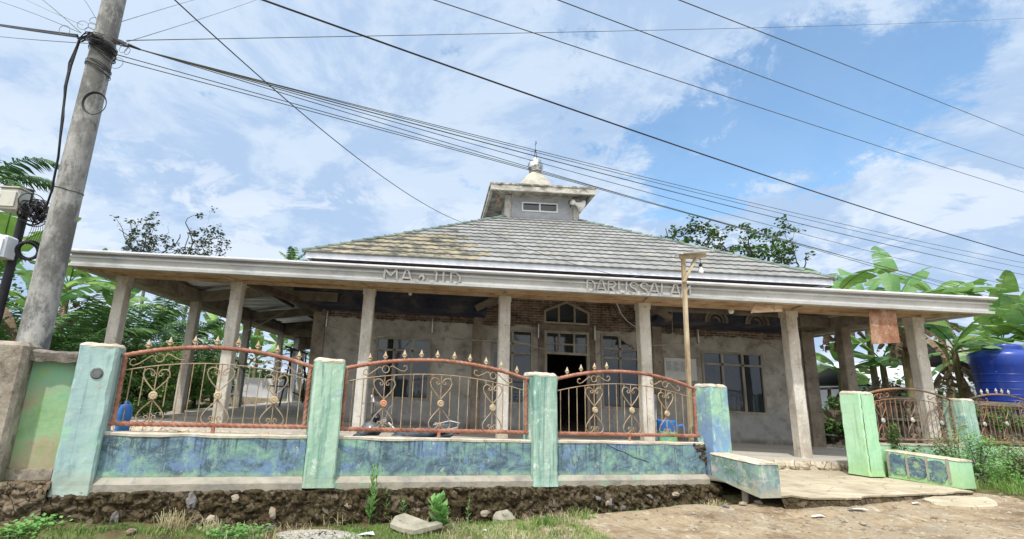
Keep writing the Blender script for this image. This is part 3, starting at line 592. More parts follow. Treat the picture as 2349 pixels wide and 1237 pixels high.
def wall_holes(x0, x1, z0, z1, holes, y0, y1):
    xs = sorted({x0, x1, *[h[0] for h in holes], *[h[1] for h in holes]}); zs = sorted({z0, z1, *[h[2] for h in holes], *[h[3] for h in holes]})
    mb = MB()
    def hole(a, b): return any(h[0]-1e-6 < a < h[1] and h[2]-1e-6 < b < h[3] for h in holes)
    for i in range(len(xs)-1):
        for j in range(len(zs)-1):
            a, b, c, d = xs[i], xs[i+1], zs[j], zs[j+1]
            if hole((a+b)/2, (c+d)/2): continue
            mb.add([(a,y0,c),(b,y0,c),(b,y0,d),(a,y0,d)], [(0,1,2,3)]); mb.add([(a,y1,c),(b,y1,c),(b,y1,d),(a,y1,d)], [(3,2,1,0)])
    for a, b, c, d in holes:
        mb.add([(a,y0,c),(a,y1,c),(a,y1,d),(a,y0,d)], [(0,1,2,3)]); mb.add([(b,y0,c),(b,y0,d),(b,y1,d),(b,y1,c)], [(0,1,2,3)])
        mb.add([(a,y0,d),(a,y1,d),(b,y1,d),(b,y0,d)], [(0,1,2,3)]); mb.add([(a,y0,c),(b,y0,c),(b,y1,c),(a,y1,c)], [(0,1,2,3)])
    return mb
H_L = (-1.62, -.14, 1.26, 2.86); H_R = (7.07, 8.72, 1.345, 2.93)
H_CL = (1.47, 2.57, 1.28, 3.235); H_CR = (4.385, 5.42, 1.30, 3.25)
H_D = (2.87, 4.08, FZ, 3.26); H_G = (2.86, 4.10, 3.44, 4.085)
fwl = wall_holes(XL, XR, FZ-.1, 4.75, [H_L, H_R, H_CL, H_CR, H_D, H_G], WY, WY+.15)
# the corners that make the gable and the slanted window heads
def filler(a, b, c): fwl.prism([a, b, c], WY+.002, WY+.148)
filler((2.86, 4.085), (2.86, 3.80), (3.48, 4.085)); filler((4.10, 4.085), (3.48, 4.085), (4.10, 3.80))
filler((1.47, 3.235), (1.47, 2.88), (1.97, 3.235)); filler((5.42, 3.25), (4.84, 3.25), (5.42, 2.86))
P(fwl, 'front_wall', m_front)
def poly_frame(name, outer, w_, bars_, mt=m_woodframe, y=WY-.03, d=.09, par=mosque, pane=True, label=None):
    """a frame along the outline 'outer' (x,z) with inner bars, and its panes as a sub-part"""
    mb = MB(); cxx = sum(p[0] for p in outer)/len(outer); czz = sum(p[1] for p in outer)/len(outer)
    n = len(outer)
    inn = []
    for i in range(n):
        p0_, p1_, p2_ = Vector(outer[i-1]), Vector(outer[i]), Vector(outer[(i+1) % n])
        e1 = (p1_-p0_).normalized(); e2 = (p2_-p1_).normalized(); n1 = Vector((-e1.y, e1.x)); n2 = Vector((-e2.y, e2.x))
        bb = (n1+n2).normalized(); k = w_/max(.3, bb.dot(n1)); inn.append(p1_+bb*k)
    for i in range(n):
        j = (i+1) % n
        mb.prism([tuple(outer[i]), tuple(outer[j]), tuple(inn[j]), tuple(inn[i])], y, y+d)
    for (x0, z0, x1, z1) in bars_: mb.box((x0, y+.004, z0), (x1, y+d-.012, z1))
    f = P(mb, name, mt, par)
    if pane:
        g_ = MB(); g_.add([(p[0], y+d*.55, p[1]) for p in inn], [tuple(range(n))]); put(g_, 'pane', m_glass, f)
    if label: f['label'] = label
    return f
def rect(h): return [(h[0]+.003,h[2]+.003),(h[1]-.003,h[2]+.003),(h[1]-.003,h[3]-.003),(h[0]+.003,h[3]-.003)]
def win3(h, lab):
    x0, x1, z0, z1 = h; b = []
    zt = z1-.34
    for k in (.335, .665): xm = x0+(x1-x0)*k; b.append((xm-.03, z0+.05, xm+.03, z1-.05))
    b.append((x0+.05, zt-.025, x1-.05, zt+.025))
    # thin casement frames
    return poly_frame('window', rect(h), .055, b, label=lab)
win3(H_L, 'three-light window left of the brick patch, sky mirrored in its panes'); win3(H_R, 'three-light window with dark panes near the right end of the wall')
for h, lft in ((H_CL, True), (H_CR, False)):
    x0, x1, z0, z1 = h
    o_ = [(x0+.003,z0),(x1-.003,z0),(x1-.003,z1-.003),(1.975,z1-.003),(x0+.003,2.885)] if lft else [(x0+.003,z0),(x1-.003,z0),(x1-.003,2.865),(4.83,z1-.003),(x0+.003,z1-.003)]
    xm = (x0+x1)/2
    b = [(xm-.03, z0+.05, xm+.03, z1-.06), (x0+.05, 2.83, x1-.05, 2.88), (x0+.05, 2.58, x1-.05, 2.63)]
    poly_frame('window', o_, .055, b, label='tall window with a slanted head %s of the doorway' % ('left' if lft else 'right'))
for (x0, x1, z0, z1, yy) in ((-.30,-.20,1.45,1.95,WY+.06),(1.55,1.95,1.33,1.75,WY+.06),(2.05,2.48,1.33,2.05,WY+.06)):
    nb2 = MB(); 
    if x1-x0 < .15: nb2.box((x0,yy,z0),(x1,yy+.004,z1))
    else:
        for k in range(9): zq = z0+(z1-z0)*k/9; nb2.box((x0+(k%2)*.02,yy,zq),(x1-(k%3)*.02,yy+.004,zq+(z1-z0)/9*.62))
    P(nb2, 'paper_notice', m_whitewall)
poly_frame('gable_window', [(2.862,3.443),(4.098,3.443),(4.098,3.80),(3.48,4.08),(2.862,3.80)], .055, [(3.24,3.49,3.29,3.93),(3.67,3.49,3.72,3.93)])
# doorway: frame, six-light transom, black opening
df = MB(); x0, x1 = H_D[0]+.003, H_D[1]-.003; y = WY-.035
df.box((x0,y,FZ+.02),(x0+.07,y+.11,3.255)); df.box((x1-.07,y,FZ+.02),(x1,y+.11,3.255)); df.box((x0+.07,y,3.19),(x1-.07,y+.11,3.255)); df.box((x0+.07,y,2.63),(x1-.07,y+.11,2.69))
for xm in (x0+.40, x1-.40): df.box((xm-.025,y+.01,2.69),(xm+.025,y+.09,3.19))
df.box((x0+.07,y+.012,2.885),(x1-.07,y+.085,2.925)); df.box((x0+.02,y-.04,FZ+.001),(x1-.02,y+.16,FZ+.02))
dfo = P(df, 'door_frame', m_woodframe)
put(MB().add([(x0+.07,y+.05,2.69),(x1-.07,y+.05,2.69),(x1-.07,y+.05,3.19),(x0+.07,y+.05,3.19)], [(0,1,2,3)]), 'pane', m_glass, dfo)
dl = MB(); dl.bar((x0+.09,y+.14,1.62),(x0+.09,y+.70,1.62),.035,2.0-.02); P(dl, 'open_door_leaf', m_darkwood)
# surrounds rendered round the openings, cement pilasters, side and back walls, floor of the hall
tr = MB()
for (a, b_, c, d_) in ((H_D[0]-.16, H_D[0]-.002, FZ, 3.42), (H_D[1]+.002, H_D[1]+.16, FZ, 3.42)): tr.box((a, WY-.025, c), (b_, WY-.003, d_))
tr.box((H_D[0]-.002, WY-.025, 3.262), (H_D[1]+.002, WY-.003, 3.42))
P(tr, 'door_surround', m_cornice)
for (xa, xb, yy) in ((-3.34,-3.02,WY-.07), (.96,1.2,WY-.05), (5.78,6.02,WY-.05), (9.80,10.12,WY-.07)):
    P(MB().box((xa, yy, FZ), (xb, WY-.002, 3.62)), 'pilaster', m_beam)
sw = MB(); sw.box((XL+.002, WY+.152, FZ-.1), (XL+.15, 23.5, 4.8)); P(sw, 'side_wall', m_front)
sw = MB(); sw.box((XR-.15, WY+.152, FZ-.1), (XR-.002, 23.5, 4.8)); P(sw, 'side_wall', m_front)
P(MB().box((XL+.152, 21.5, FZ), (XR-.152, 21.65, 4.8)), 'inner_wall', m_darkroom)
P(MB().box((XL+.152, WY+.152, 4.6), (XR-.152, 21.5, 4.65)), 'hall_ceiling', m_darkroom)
# platform with a rubble edge
pf = MB(); pf.box((-7.1, 10.22, FZ-.10), (10.5, 26, FZ)); P(pf, 'veranda_floor', m_floor)
pe = MB(); random.seed(4); x = -7.05
while x < 10.4:
    for zr in (0, 1):
        wdt = random.uniform(.16,.36); pe.blob((x+wdt/2, 10.24+random.uniform(-.05,.02), .36+zr*.13), wdt*.64, .12, .10, random.randint(0,99), 6, .35)
    x += wdt*.85
pe.box((-7.05, 10.25, .2), (10.45, 25.9, .515)); P(pe, 'stone_edge', m_platstone, smooth=False)
# columns
colx = [-6.68, -4.27, -1.48, 1.39, 4.32, 7.42, 10.08]
def column(x, yc, hw=.114, z1=3.56, mt=m_column):
    mb = MB(); nz = 26; vs = []; fs = []; r = random.Random(int(x*91+yc*7))
    for k in range(nz+1):
        z = FZ-.0 + (z1-FZ)*k/nz
        q = hw + .004*mnoise.noise(Vector((x, yc, z*2.2)))
        dx, dy = .003*mnoise.noise(Vector((x, 7, z*1.5))), 0; c = .014+.03*max(0, mnoise.noise(Vector((x*3, yc, z*6)))-.15)
        for px_, py_ in ((-q,-q+c),(-q+c,-q),(q-c,-q),(q,-q+c),(q,q-c),(q-c,q),(-q+c,q),(-q,q-c)): vs.append((x+px_+dx, yc+py_+dy, z))
    for k in range(nz):
        for i in range(8): j = (i+1) % 8; fs.append((k*8+i, k*8+j, k*8+8+j, k*8+8+i))
    fs.append(tuple(range(nz*8, nz*8+8)))
    mb.add(vs, fs)
    mb.box((x-hw-.010, yc-hw-.010, z1-.13), (x+hw+.010, yc+hw+.010, z1-.001)) if mt is m_column and yc < 11 else None
    return P(mb, 'column', mt)
for x in colx: column(x, 10.5)
for y in (13.75, 17.7, 21.6, 25.4): column(-6.68, y)
for y in (12.4, 14.2): column(10.08, y, .118, 3.58, m_beam)
# ring beams
bm_ = MB(); bm_.box((-6.86, 10.33, 3.565), (10.26, 10.67, 3.86)); P(bm_, 'eave_beam', m_soffit)
bm_ = MB(); bm_.box((-6.85, 10.672, 3.55), (-6.53, 25.6, 3.85)); P(bm_, 'side_beam', m_beam)
bm_ = MB(); bm_.box((9.92, 10.672, 3.55), (10.25, 14.4, 3.83)); P(bm_, 'side_beam', m_beam)
for y, zr in ((13.75, 1), (17.7, 1)):
    P(MB().bar((-6.52, y, 3.72), (-3.32, y, 4.16), .2, .26), 'sloping_rafter', m_beam)
P(MB().box((-6.52, 21.5, 3.45), (-3.32, 21.7, 3.75)), 'back_lintel', m_beam)
P(MB().box((-6.52, 21.52, 3.752), (-3.32, 21.66, 4.6)), 'back_gable', m_front)
P(MB().bar((-4.75, 10.68, 3.80), (-3.2, WY-.05, 3.50), .16, .15), 'corner_rafter', m_darkwood)
P(MB().bar((-6.5, 10.7, 3.98), (-3.2, WY, 4.66), .16, .16), 'hip_rafter', m_darkwood)
for y in (12.2, 15.6, 19.4):
    P(MB().bar((-4.9, y-1.2, 4.02), (-4.9, y+1.2, 4.02), .07, .09), 'purlin', m_darkwood)
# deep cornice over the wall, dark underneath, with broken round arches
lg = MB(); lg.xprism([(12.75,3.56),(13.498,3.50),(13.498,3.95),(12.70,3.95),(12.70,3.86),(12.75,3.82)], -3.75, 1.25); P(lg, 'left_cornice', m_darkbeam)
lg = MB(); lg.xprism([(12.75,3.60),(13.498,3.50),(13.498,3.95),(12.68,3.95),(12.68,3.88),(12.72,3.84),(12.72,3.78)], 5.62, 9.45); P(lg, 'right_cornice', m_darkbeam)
P(MB().box((-3.9, 12.66, 3.60), (-2.6, 12.70, 3.84)), 'cornice_moulding', m_cornice)
P(MB().box((5.58, 12.60, 3.79), (9.5, 12.676, 3.86)).box((5.58, 12.64, 3.862), (9.5, 12.676, 3.95)), 'cornice_moulding', m_cornice)
P(MB().box((9.16, 12.55, 3.58), (9.9, 13.2, 3.86)), 'cornice_end', m_cornice)
P(MB().bar((.95, 13.0, 3.62), (1.85, 13.0, 4.12), .7, .16).bar((5.95, 13.0, 3.62), (5.1, 13.0, 4.12), .7, .16), 'porch_haunch', m_cornice)
for xx, dk in ((-2.3,1), (-.50,1), (7.08,0), (8.12,0)):
    ar = MB(); R1 = .27
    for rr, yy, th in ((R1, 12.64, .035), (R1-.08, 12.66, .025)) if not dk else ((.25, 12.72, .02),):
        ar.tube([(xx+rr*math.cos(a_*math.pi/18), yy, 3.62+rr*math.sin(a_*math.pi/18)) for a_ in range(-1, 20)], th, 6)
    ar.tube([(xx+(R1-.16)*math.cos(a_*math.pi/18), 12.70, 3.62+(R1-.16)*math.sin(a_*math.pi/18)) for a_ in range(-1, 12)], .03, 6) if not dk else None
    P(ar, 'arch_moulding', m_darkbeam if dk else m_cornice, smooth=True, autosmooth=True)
# veranda roof (corrugated sheet seen from below) and the moulded fascia
def sheet(A, B, C_, Dd, nu, wave, amp, nv=1, thick=.004, phase=0):
    """corrugated sheet; corrugations run from edge AB to edge DC"""
    A, B, C_, Dd = map(Vector, (A, B, C_, Dd)); nrm = (B-A).cross(Dd-A).normalized()
    if nrm.z < 0: nrm = -nrm
    vs = []; Lg = (B-A).length
    for t_ in (0, 1):
        for j in range(nv+1):
            for i in range(nu+1):
                u = i/nu; p = (A.lerp(B, u)).lerp(Dd.lerp(C_, u), j/nv)
                h = amp*math.sin(2*math.pi*u*Lg/wave + phase)
                vs.append(p + nrm*(h + t_*thick))
    fs = []
    k = (nu+1)*(nv+1)
    for j in range(nv):
        for i in range(nu):
            a_ = j*(nu+1)+i; fs.append((a_, a_+nu+1, a_+nu+2, a_+1)); fs.append((k+a_, k+a_+1, k+a_+nu+2, k+a_+nu+1))
    return MB().add(vs, fs)
P(sheet((-6.95,9.64,3.80),(10.45,9.64,3.80),(9.9,WY-.03,4.44),(-3.2,WY-.03,4.44), 700, .2, .018), 'front_roof_sheet', m_metalroof, smooth=True)
m_sheet = mat('shiny_corrugated_zinc_sheet', [(.35,(.62,.63,.64)),(.65,(.80,.81,.82))], scale=1.5, rough=.32, metal=.75, bump=0)
P(sheet((-7.1,26,3.90),(-7.1,9.75,3.90),(-3.33,13.3,4.50),(-3.33,26,4.50), 900, .75, .085), 'side_roof_sheet', m_sheet, smooth=True)
P(sheet((10.5,9.75,3.92),(10.5,14.6,3.92),(9.4,14.6,4.2),(9.4,11.6,4.2), 120, .26, .03), 'side_roof_sheet', m_metalroof, smooth=True)
prof = [(0.0,3.54),(-.065,3.545),(-.07,3.595),(-.015,3.605),(-.01,3.66),(-.035,3.715),(-.06,3.725),(-.06,3.755),(-.015,3.765),(-.015,3.785),(-.07,3.80)]
YF = 9.60; XA, XB = -7.22, 10.72
def fascia_run(name, prof_, mt):
    # runs along the front and turns the corners, mitred
    mb = MB(); paths = []
    for (o, z) in prof_:
        q = -o
        paths.append([(XA-q, 26, z), (XA-q, YF-q, z), (XB+q, YF-q, z), (XB+q, 14.8, z)])
    n = len(prof_); vs = [p[k] for k in range(4) for p in paths]
    # back side, 6 cm in
    back = [(.06, prof_[-1][1]), (.06, prof_[0][1])]
    for k in range(4):
        pass
    bs = []
    for (o, z) in back:
        bs.append([(XA+o, 26, z), (XA+o, YF+o, z), (XB-o, YF+o, z), (XB-o, 14.8, z)])
    allp = paths + bs; n = len(allp); vs = [p[k] for k in range(4) for p in allp]
    fs = [(k*n+i, k*n+(i+1)%n, (k+1)*n+(i+1)%n, (k+1)*n+i) for k in range(3) for i in range(n)] + [tuple(range(n-1,-1,-1)), tuple(range(3*n,4*n))]
    return P(mb.add(vs, fs), name, mt)
fas = fascia_run('fascia', prof, m_fascia)
fascia_run('fascia_lip', [(-.02,3.803),(-.10,3.81),(-.125,3.835),(-.125,3.86),(-.09,3.873),(-.02,3.873)], m_lip)
P(MB().box((XA+.07, YF+.07, 3.59), (XB-.07, 10.328, 3.62)), 'front_soffit', m_soffit)
P(MB().box((XA+.07, 10.33, 3.59), (-6.862, 25.8, 3.62)), 'side_soffit', m_soffit)
P(MB().box((10.262, 10.33, 3.59), (XB-.07, 14.6, 3.62)), 'side_soffit', m_soffit)
for x in (-6.68, 10.08):
    sx = -1 if x < 0 else 1
    P(MB().bar((x, 10.3, 3.565), (x+sx*.5, 9.75, 3.565), .10, .05), 'soffit_bracket', m_wood)
for x in colx[1:6]:
    P(MB().bar((x-.02, 10.3, 3.572), (x-.16, 9.72, 3.572), .07, .035), 'soffit_bracket', m_wood)
# peeling soffit boards that hang down
P(MB().add([(4.55,9.75,3.585),(5.0,9.75,3.585),(5.25,10.2,3.50),(4.62,10.25,3.585),(4.55,9.75,3.579),(5.0,9.75,3.579),(5.25,10.2,3.494),(4.62,10.25,3.579)],[(0,1,2,3),(7,6,5,4),(0,4,5,1),(1,5,6,2),(2,6,7,3),(3,7,4,0)]), 'loose_soffit_board', m_soffit)
P(MB().add([(6.25,9.70,3.585),(6.72,9.70,3.585),(6.74,9.68,3.40),(6.12,9.70,3.34),(6.25,9.715,3.585),(6.72,9.715,3.585),(6.74,9.695,3.40),(6.12,9.715,3.34)],[(0,1,2,3),(7,6,5,4),(0,4,5,1),(1,5,6,2),(2,6,7,3),(3,7,4,0)]), 'loose_soffit_board', m_soffit)
# raised cement lettering on the fascia, MASJID and DARUSSALAM
def arc(cx_, cz_, rx, rz, a0, a1, n=9): return [(cx_+rx*math.cos(R(a0+(a1-a0)*i/n)), cz_+rz*math.sin(R(a0+(a1-a0)*i/n))) for i in range(n+1)]
GL = {  # strokes in a unit box (x 0..w, z 0..1)
 'M': (1.15, [[(.08,0),(.14,1)], [(.14,1),(.6,.5),(1.02,1)], [(1.02,1),(1.10,0)]]),
 'A': (1.0, [[(.0,0),(.38,1),(.62,1),(1.0,0)], [(.2,.36),(.82,.36)]]),
 's': (.8, [arc(.42,.42,.28,.13,60,-60,6)[:5] + [] , [(.42,.42),(.52,.60),(.72,.60),(.80,.40),(.68,.14),(.38,.0),(.12,.08),(.02,.26)]]),
 'S': (.9, [[(.80,.84),(.62,.98),(.35,.98),(.15,.80),(.25,.62),(.65,.45),(.82,.25),(.68,.04),(.35,.0),(.08,.16)]]),
 'J': (.9, [[(.62,1),(.82,1),(.80,.3),(.62,.04),(.35,.0),(.12,.12),(.05,.35)]]),
 'I': (.35, [[(.17,1),(.17,0)]]),
 'D': (.95, [[(.12,0),(.12,1)], [(.12,1),(.55,1),(.85,.72),(.88,.35),(.60,.03),(.12,0)]]),
 'R': (.9, [[(.12,0),(.12,1)], [(.12,1),(.6,1),(.80,.78),(.62,.52),(.15,.46)], [(.42,.48),(.85,0)]]),
 'U': (.9, [[(.10,1),(.12,.25),(.30,.02),(.60,.02),(.80,.25),(.82,1)]]),
 'L': (.8, [[(.15,1),(.12,.02),(.75,.02)]]),
}
def face_y(z):      # the fascia face under a letter
    pr = [(z_, YF+o) for o, z_ in prof]
    return YF - .05
def letters(word, xs, z0, z1, wst, thick=.014):
    for k, ch in enumerate(word):
        (xa, xb) = xs[k]; wd, strokes = GL[ch]; mb = MB()
        for li, st in enumerate(strokes):
            if len(st) < 2 or (ch == 's' and li == 0): continue
            pts = [Vector((xa + (xb-xa)*p[0]/wd, z0 + (z1-z0)*p[1])) for p in st]
            for i in range(len(pts)-1):
                a_, b_ = pts[i], pts[i+1]; d_ = (b_-a_).normalized(); nn = Vector((-d_.y, d_.x))*wst/2; a2 = a_-d_*wst*.25; b2 = b_+d_*wst*.25
                yy = YF-.052-.0012*(i % 2)-.0007*li
                lf = -.10   # leans with the fascia
                def pt(p, yo): return (p.x, yy+yo - (p.y-z0)*.10, p.y)
                quad = [a2-nn, b2-nn, b2+nn, a2+nn]
                vs = [pt(q, -thick) for q in quad] + [pt(q, .03) for q in quad]
                mb.add(vs, [(0,1,2,3),(7,6,5,4),(0,4,5,1),(1,5,6,2),(2,6,7,3),(3,7,4,0)])
        o = put(mb, 'letter', m_letter, fas)
m_letter = mat('cement_letter', [(.35, (0.279,0.279,0.273)), (.65, (0.405,0.396,0.390))], scale=8, bump=.3)
def px_x(x, y=640): return at(x, y, 9.5).x
letters('MAsJID', [(px_x(877),px_x(912)),(px_x(920),px_x(945)),(px_x(949),px_x(972)),(px_x(979),px_x(1003)),(px_x(1012),px_x(1022)),(px_x(1031),px_x(1057))], 3.565, 3.795, .036)
xs = [1345+24.2*i for i in range(10)]
letters('DARUSSALAM', [(px_x(a_), px_x(a_+22)) for a_ in xs], 3.555, 3.79, .029)
# ---- main hip roof of wavy stepped tiles
EX0, EX1, EY0, EY1, EZ = -3.43, 9.80, 12.0, 24.6, 4.70
TX0, TX1, TY0, TY1, TZ = 2.22, 4.82, 17.0, 19.6, 7.67
def tile_slope(eL, eR, tL, tR, rows, seg):
    eL, eR, tL, tR = map(Vector, (eL, eR, tL, tR)); ux = (eR-eL).normalized(); nrm = ux.cross((tL-eL)).normalized()
    if nrm.z < 0: nrm = -nrm
    wave, amp, step = .225, .008, .034
    vs = []; fs = []; dirt = []
    for j in range(rows):
        o = len(vs)
        for kk, (v, lift) in enumerate(((j/rows, -.012), (j/rows, step), ((j+.07)/rows, step*.9), ((j+1.0)/rows, 0.0))):
            a_ = eL.lerp(tL, v); b_ = eR.lerp(tR, v); ext = (b_-a_).length; off = (a_-eL).dot(ux)
            for i in range(seg+1):
                p = a_.lerp(b_, i/seg); u = off + ext*i/seg
                wv = math.cos(2*math.pi*u/wave); wv = wv if wv > 0 else wv*.6
                nn = mnoise.noise(Vector((u*.9, j*2.3, 0)))
                vs.append(p + nrm*(lift + (0 if kk == 0 else amp*wv) + .006*nn) - (tL-eL).normalized()*(.010*wv if kk < 2 else 0))
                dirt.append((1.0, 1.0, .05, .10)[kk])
        for r_ in range(3):
            for i in range(seg): q = o+r_*(seg+1)+i; fs.append((q, q+1, q+seg+2, q+seg+1))
    mb = MB(); mb.v = [tuple(v) for v in vs]; mb.f = fs
    return mb, dirt
A0, A1, A2, A3 = (EX0,EY0,EZ), (EX1,EY0,EZ), (EX1,EY1,EZ), (EX0,EY1,EZ)
B0, B1, B2, B3 = (TX0,TY0,TZ), (TX1,TY0,TZ), (TX1,TY1,TZ), (TX0,TY1,TZ)
for (q, seg) in (((A0,A1,B0,B1), 560), ((A1,A2,B1,B2), 260), ((A3,A0,B3,B0), 260), ((A2,A3,B2,B3), 60)):
    mb, dirt = tile_slope(*q, 14, seg)
    o = P(mb, 'tiled_roof_slope', m_tile, smooth=True, autosmooth=False)
    at_ = o.data.attributes.new('dirt', 'FLOAT', 'POINT'); at_.data.foreach_set('value', dirt)
for (a_, b_) in ((A0,B0),(A1,B1),(A2,B2),(A3,B3)):
    a_, b_ = Vector(a_), Vector(b_); nseg = 22; mb = MB()
    for k in range(nseg):
        p, q = a_.lerp(b_, k/nseg), a_.lerp(b_, (k+1.08)/nseg); mb.tube([p+Vector((0,0,.035)), q+Vector((0,0,.015))], .058, 8, .046)
    P(mb, 'ridge_cap', m_cap, smooth=True, autosmooth=True)
fb = MB(); b = .18
for (p, q) in (((EX0+.06,EY0+.06),(EX1-.06,EY0+.085)), ((EX0+.06,EY0+.088),(EX0+.085,EY1-.06)), ((EX1-.085,EY0+.088),(EX1-.06,EY1-.06))):
    fb.box((p[0], p[1], EZ-.13), (q[0], q[1], EZ+.03))
P(fb, 'eave_board', m_lip)
P(MB().box((EX0+.10, EY0+.10, EZ-.05), (EX1-.10, EY1-.1, EZ-.03)), 'eave_soffit', m_darkwood)
P(MB().box((XL+.2, WY+.16, 4.8), (XR-.2, WY+.3, EZ-.05-.001+.12)), 'wall_plate', m_darkwood) if False else None
# ---- the tower on the roof
tw_ = MB(); tw_.box((TX0+.06, TY0+.06, 7.3), (TX1-.06, TY1-.06, 8.47))
tower = P(tw_, 'tower', m_tower)
for x in (TX0-.03, TX1-.17):
    for y in (TY0-.03, TY1-.17): put(MB().box((x, y, 7.5), (x+.2, y+.2, 8.5)), 'corner_post', m_slab, tower)
put(MB().box((TX0+.2, TY0-.01, 8.46), (TX1-.2, TY0+.15, 8.56)), 'tower_lintel', m_slab, tower)
def tslab():
    mb = MB(); zb, zt = 8.44, 8.70; X0, X1, Y0, Y1 = TX0-.62, TX1+.45, TY0-.62, TY1+.55
    mb.box((X0, Y0, zb), (X1, Y0+.10, zt)); mb.box((X0, Y1-.1, zb), (X1, Y1, zt))
    mb.box((X0, Y0+.1, zb), (X0+.1, Y1-.1, zt)); mb.box((X1-.1, Y0+.1, zb), (X1, Y1-.1, zt))
    mb.box((X0+.1, Y0+.1, 8.56), (X1-.1, Y1-.1, 8.66)); mb.box((X0-.03, Y0-.03, zt-.05), (X1+.03, Y1+.03, zt+.0015))
    return mb
put(tslab(), 'tower_roof', m_slab, tower)
TCX, TCY = (TX0+TX1)/2, (TY0+TY1)/2
ZD = 9.96
dm = MB(); dm.lathe([(1.0,8.68),(.90,9.0),(.76,9.32),(.62,9.52),(.48,ZD-.28),(.38,ZD-.13),(.28,ZD-.03),(.21,ZD+.02),(.19,ZD+.10)], 28, None, (TCX,TCY,0))
put(dm, 'concrete_dome', mat('grey_cream_dome_render', [(.35,(.30,.29,.25)),(.65,(.46,.44,.37))], scale=3, bump=.3), tower, smooth=True)
bl = MB(); z0 = ZD+.08; bl.lathe([(.20,z0),(.25,z0+.015),(.22,z0+.05),(.25,z0+.08),(.30,z0+.15),(.31,z0+.26),(.28,z0+.37),(.22,z0+.44),(.20,z0+.47),(.23,z0+.49),(.21,z0+.53),(.08,z0+.56)], 24, None, (TCX,TCY,0))
put(bl, 'steel_ball', m_steelball, tower, smooth=True)
sp_ = MB(); z1 = z0+.54
for k in range(4):
    a_ = math.pi/4+k*math.pi/2; sp_.tube([(TCX+.09*math.cos(a_),TCY+.09*math.sin(a_),z1),(TCX+.02*math.cos(a_),TCY+.02*math.sin(a_),z1+.36)], .009, 5)
sp_.blob((TCX,TCY,z1+.40), .045,.045,.045, 1, 6, 0); sp_.tube([(TCX,TCY,z1+.35),(TCX,TCY,z1+.68)], .010, 5)
sp_.tube([(TCX+.04*math.cos(R(a_)),TCY,z1+.73+.05*math.sin(R(a_))) for a_ in range(-130,140,20)], .009, 4); sp_.tube([(TCX+.01,TCY,z1+.66),(TCX+.02,TCY,z1+.84)], .010, 4)
put(sp_, 'finial_spire', m_iron, tower)
twf = MB(); wx0, wx1, wz0, wz1 = 2.80, 4.10, 7.93, 8.29; y = TY0+.02
twf.box((wx0,y,wz0),(wx1,y+.06,wz0+.05)).box((wx0,y,wz1-.05),(wx1,y+.06,wz1)).box((wx0,y+.001,wz0+.05),(wx0+.05,y+.06,wz1-.05)).box((wx1-.05,y+.001,wz0+.05),(wx1,y+.06,wz1-.05)).box(((wx0+wx1)/2-.03,y+.001,wz0+.05),((wx0+wx1)/2+.03,y+.06,wz1-.05))
put(twf, 'tower_window', m_whiteframe, tower)
put(MB().box((wx0+.05,y+.02,wz0+.05),(wx1-.05,y+.035,wz1-.05)), 'tower_pane', m_glass, tower)
# loudspeaker hung at the tower corner
ls = thing('loudspeaker', 'white horn loudspeaker fixed under the right corner of the tower roof', 'loudspeaker', (4.62, 16.72, 8.2))
Mh = Matrix.Translation((4.62,16.72,8.22)) @ Matrix.Rotation(R(18),4,'Z') @ Matrix.Rotation(R(102),4,'Y')
hn = MB(); hn.lathe([(.05,-.14),(.09,-.13),(.10,-.05),(.05,.02),(.07,.10),(.12,.20),(.19,.27),(.235,.30),(.22,.30),(.10,.19),(.04,.1)], 20, Mh); put(hn, 'horn', m_horn, ls, smooth=True, autosmooth=True)
put(MB().tube([(4.52,16.75,8.20),(4.50,16.85,8.1),(4.55,16.95,8.2),(4.7,17.0,8.35)], .018, 6).tube([(4.48,16.72,8.1),(4.42,16.8,8.25),(4.5,16.9,8.4)], .012, 5), 'bracket', m_iron, ls)
ab = thing('aerial_bracket', 'rusty u-shaped bracket hanging in the shade at the left of the tower', 'bracket', (1.95, 16.9, 8.2))
put(MB().tube([(1.86,16.9,7.99),(1.87,16.9,8.17),(2.0,16.9,8.17),(2.01,16.9,7.99)], .014, 5).box((1.89,16.88,8.17),(1.98,16.93,8.44)), 'hook', m_darkbar, ab)
# ------------------------------------------------------------------ things on and under the veranda
tubes = [(993,730,766,'left of the brown pilaster in the middle of the left wall'), (1235,742,777,'just left of the doorway'), (1364,747,782,'just right of the doorway'), (1600,755,788,'beside the whiteboard'), (752,712,752,'by the left corner of the building')]
for (x, ya, yb, wh) in tubes:
    a_ = at(x, ya, WY-.08); b_ = at(x+1, yb, WY-.08); b_.x = a_.x
    t = thing('wall_lamp_tube', 'white tube lamp ' + wh, 'lamp', (a_.x, WY-.08, b_.z), 'tube lamps on the mosque wall')
    put(MB().box((a_.x-.02, WY-.08, b_.z), (a_.x+.02, WY-.03, a_.z)), 'backing', m_woodframe, t)
    put(MB().tube([(a_.x, WY-.1, b_.z+.02), (a_.x, WY-.1, a_.z-.02)], .018, 8), 'tube', m_bulb, t, smooth=True)
def bulb(x, y, Y, lab, r=.045, drop=.25, mt_=m_bulb):
    c = at(x, y, Y); t = thing('light_bulb', lab, 'light bulb', tuple(c))
    put(MB().lathe([(.001,-r*1.05),(r*.6,-r*.9),(r,-r*.2),(r*.9,r*.5),(r*.45,r*1.4),(r*.42,r*1.7)], 14, None, tuple(c)), 'glass', mt_, t, smooth=True)
    put(MB().lathe([(r*.5,r*1.55),(r*.5,r*2.4),(r*.2,r*2.6)], 10, None, tuple(c)).tube([c+Vector((0,0,r*2.5)), c+Vector((.01,0,r*2.5+drop))], .006, 5), 'socket', m_black, t)
bulb(941, 674, 11.0, 'small white bulb hanging under the veranda left of the middle column', .04, .2)
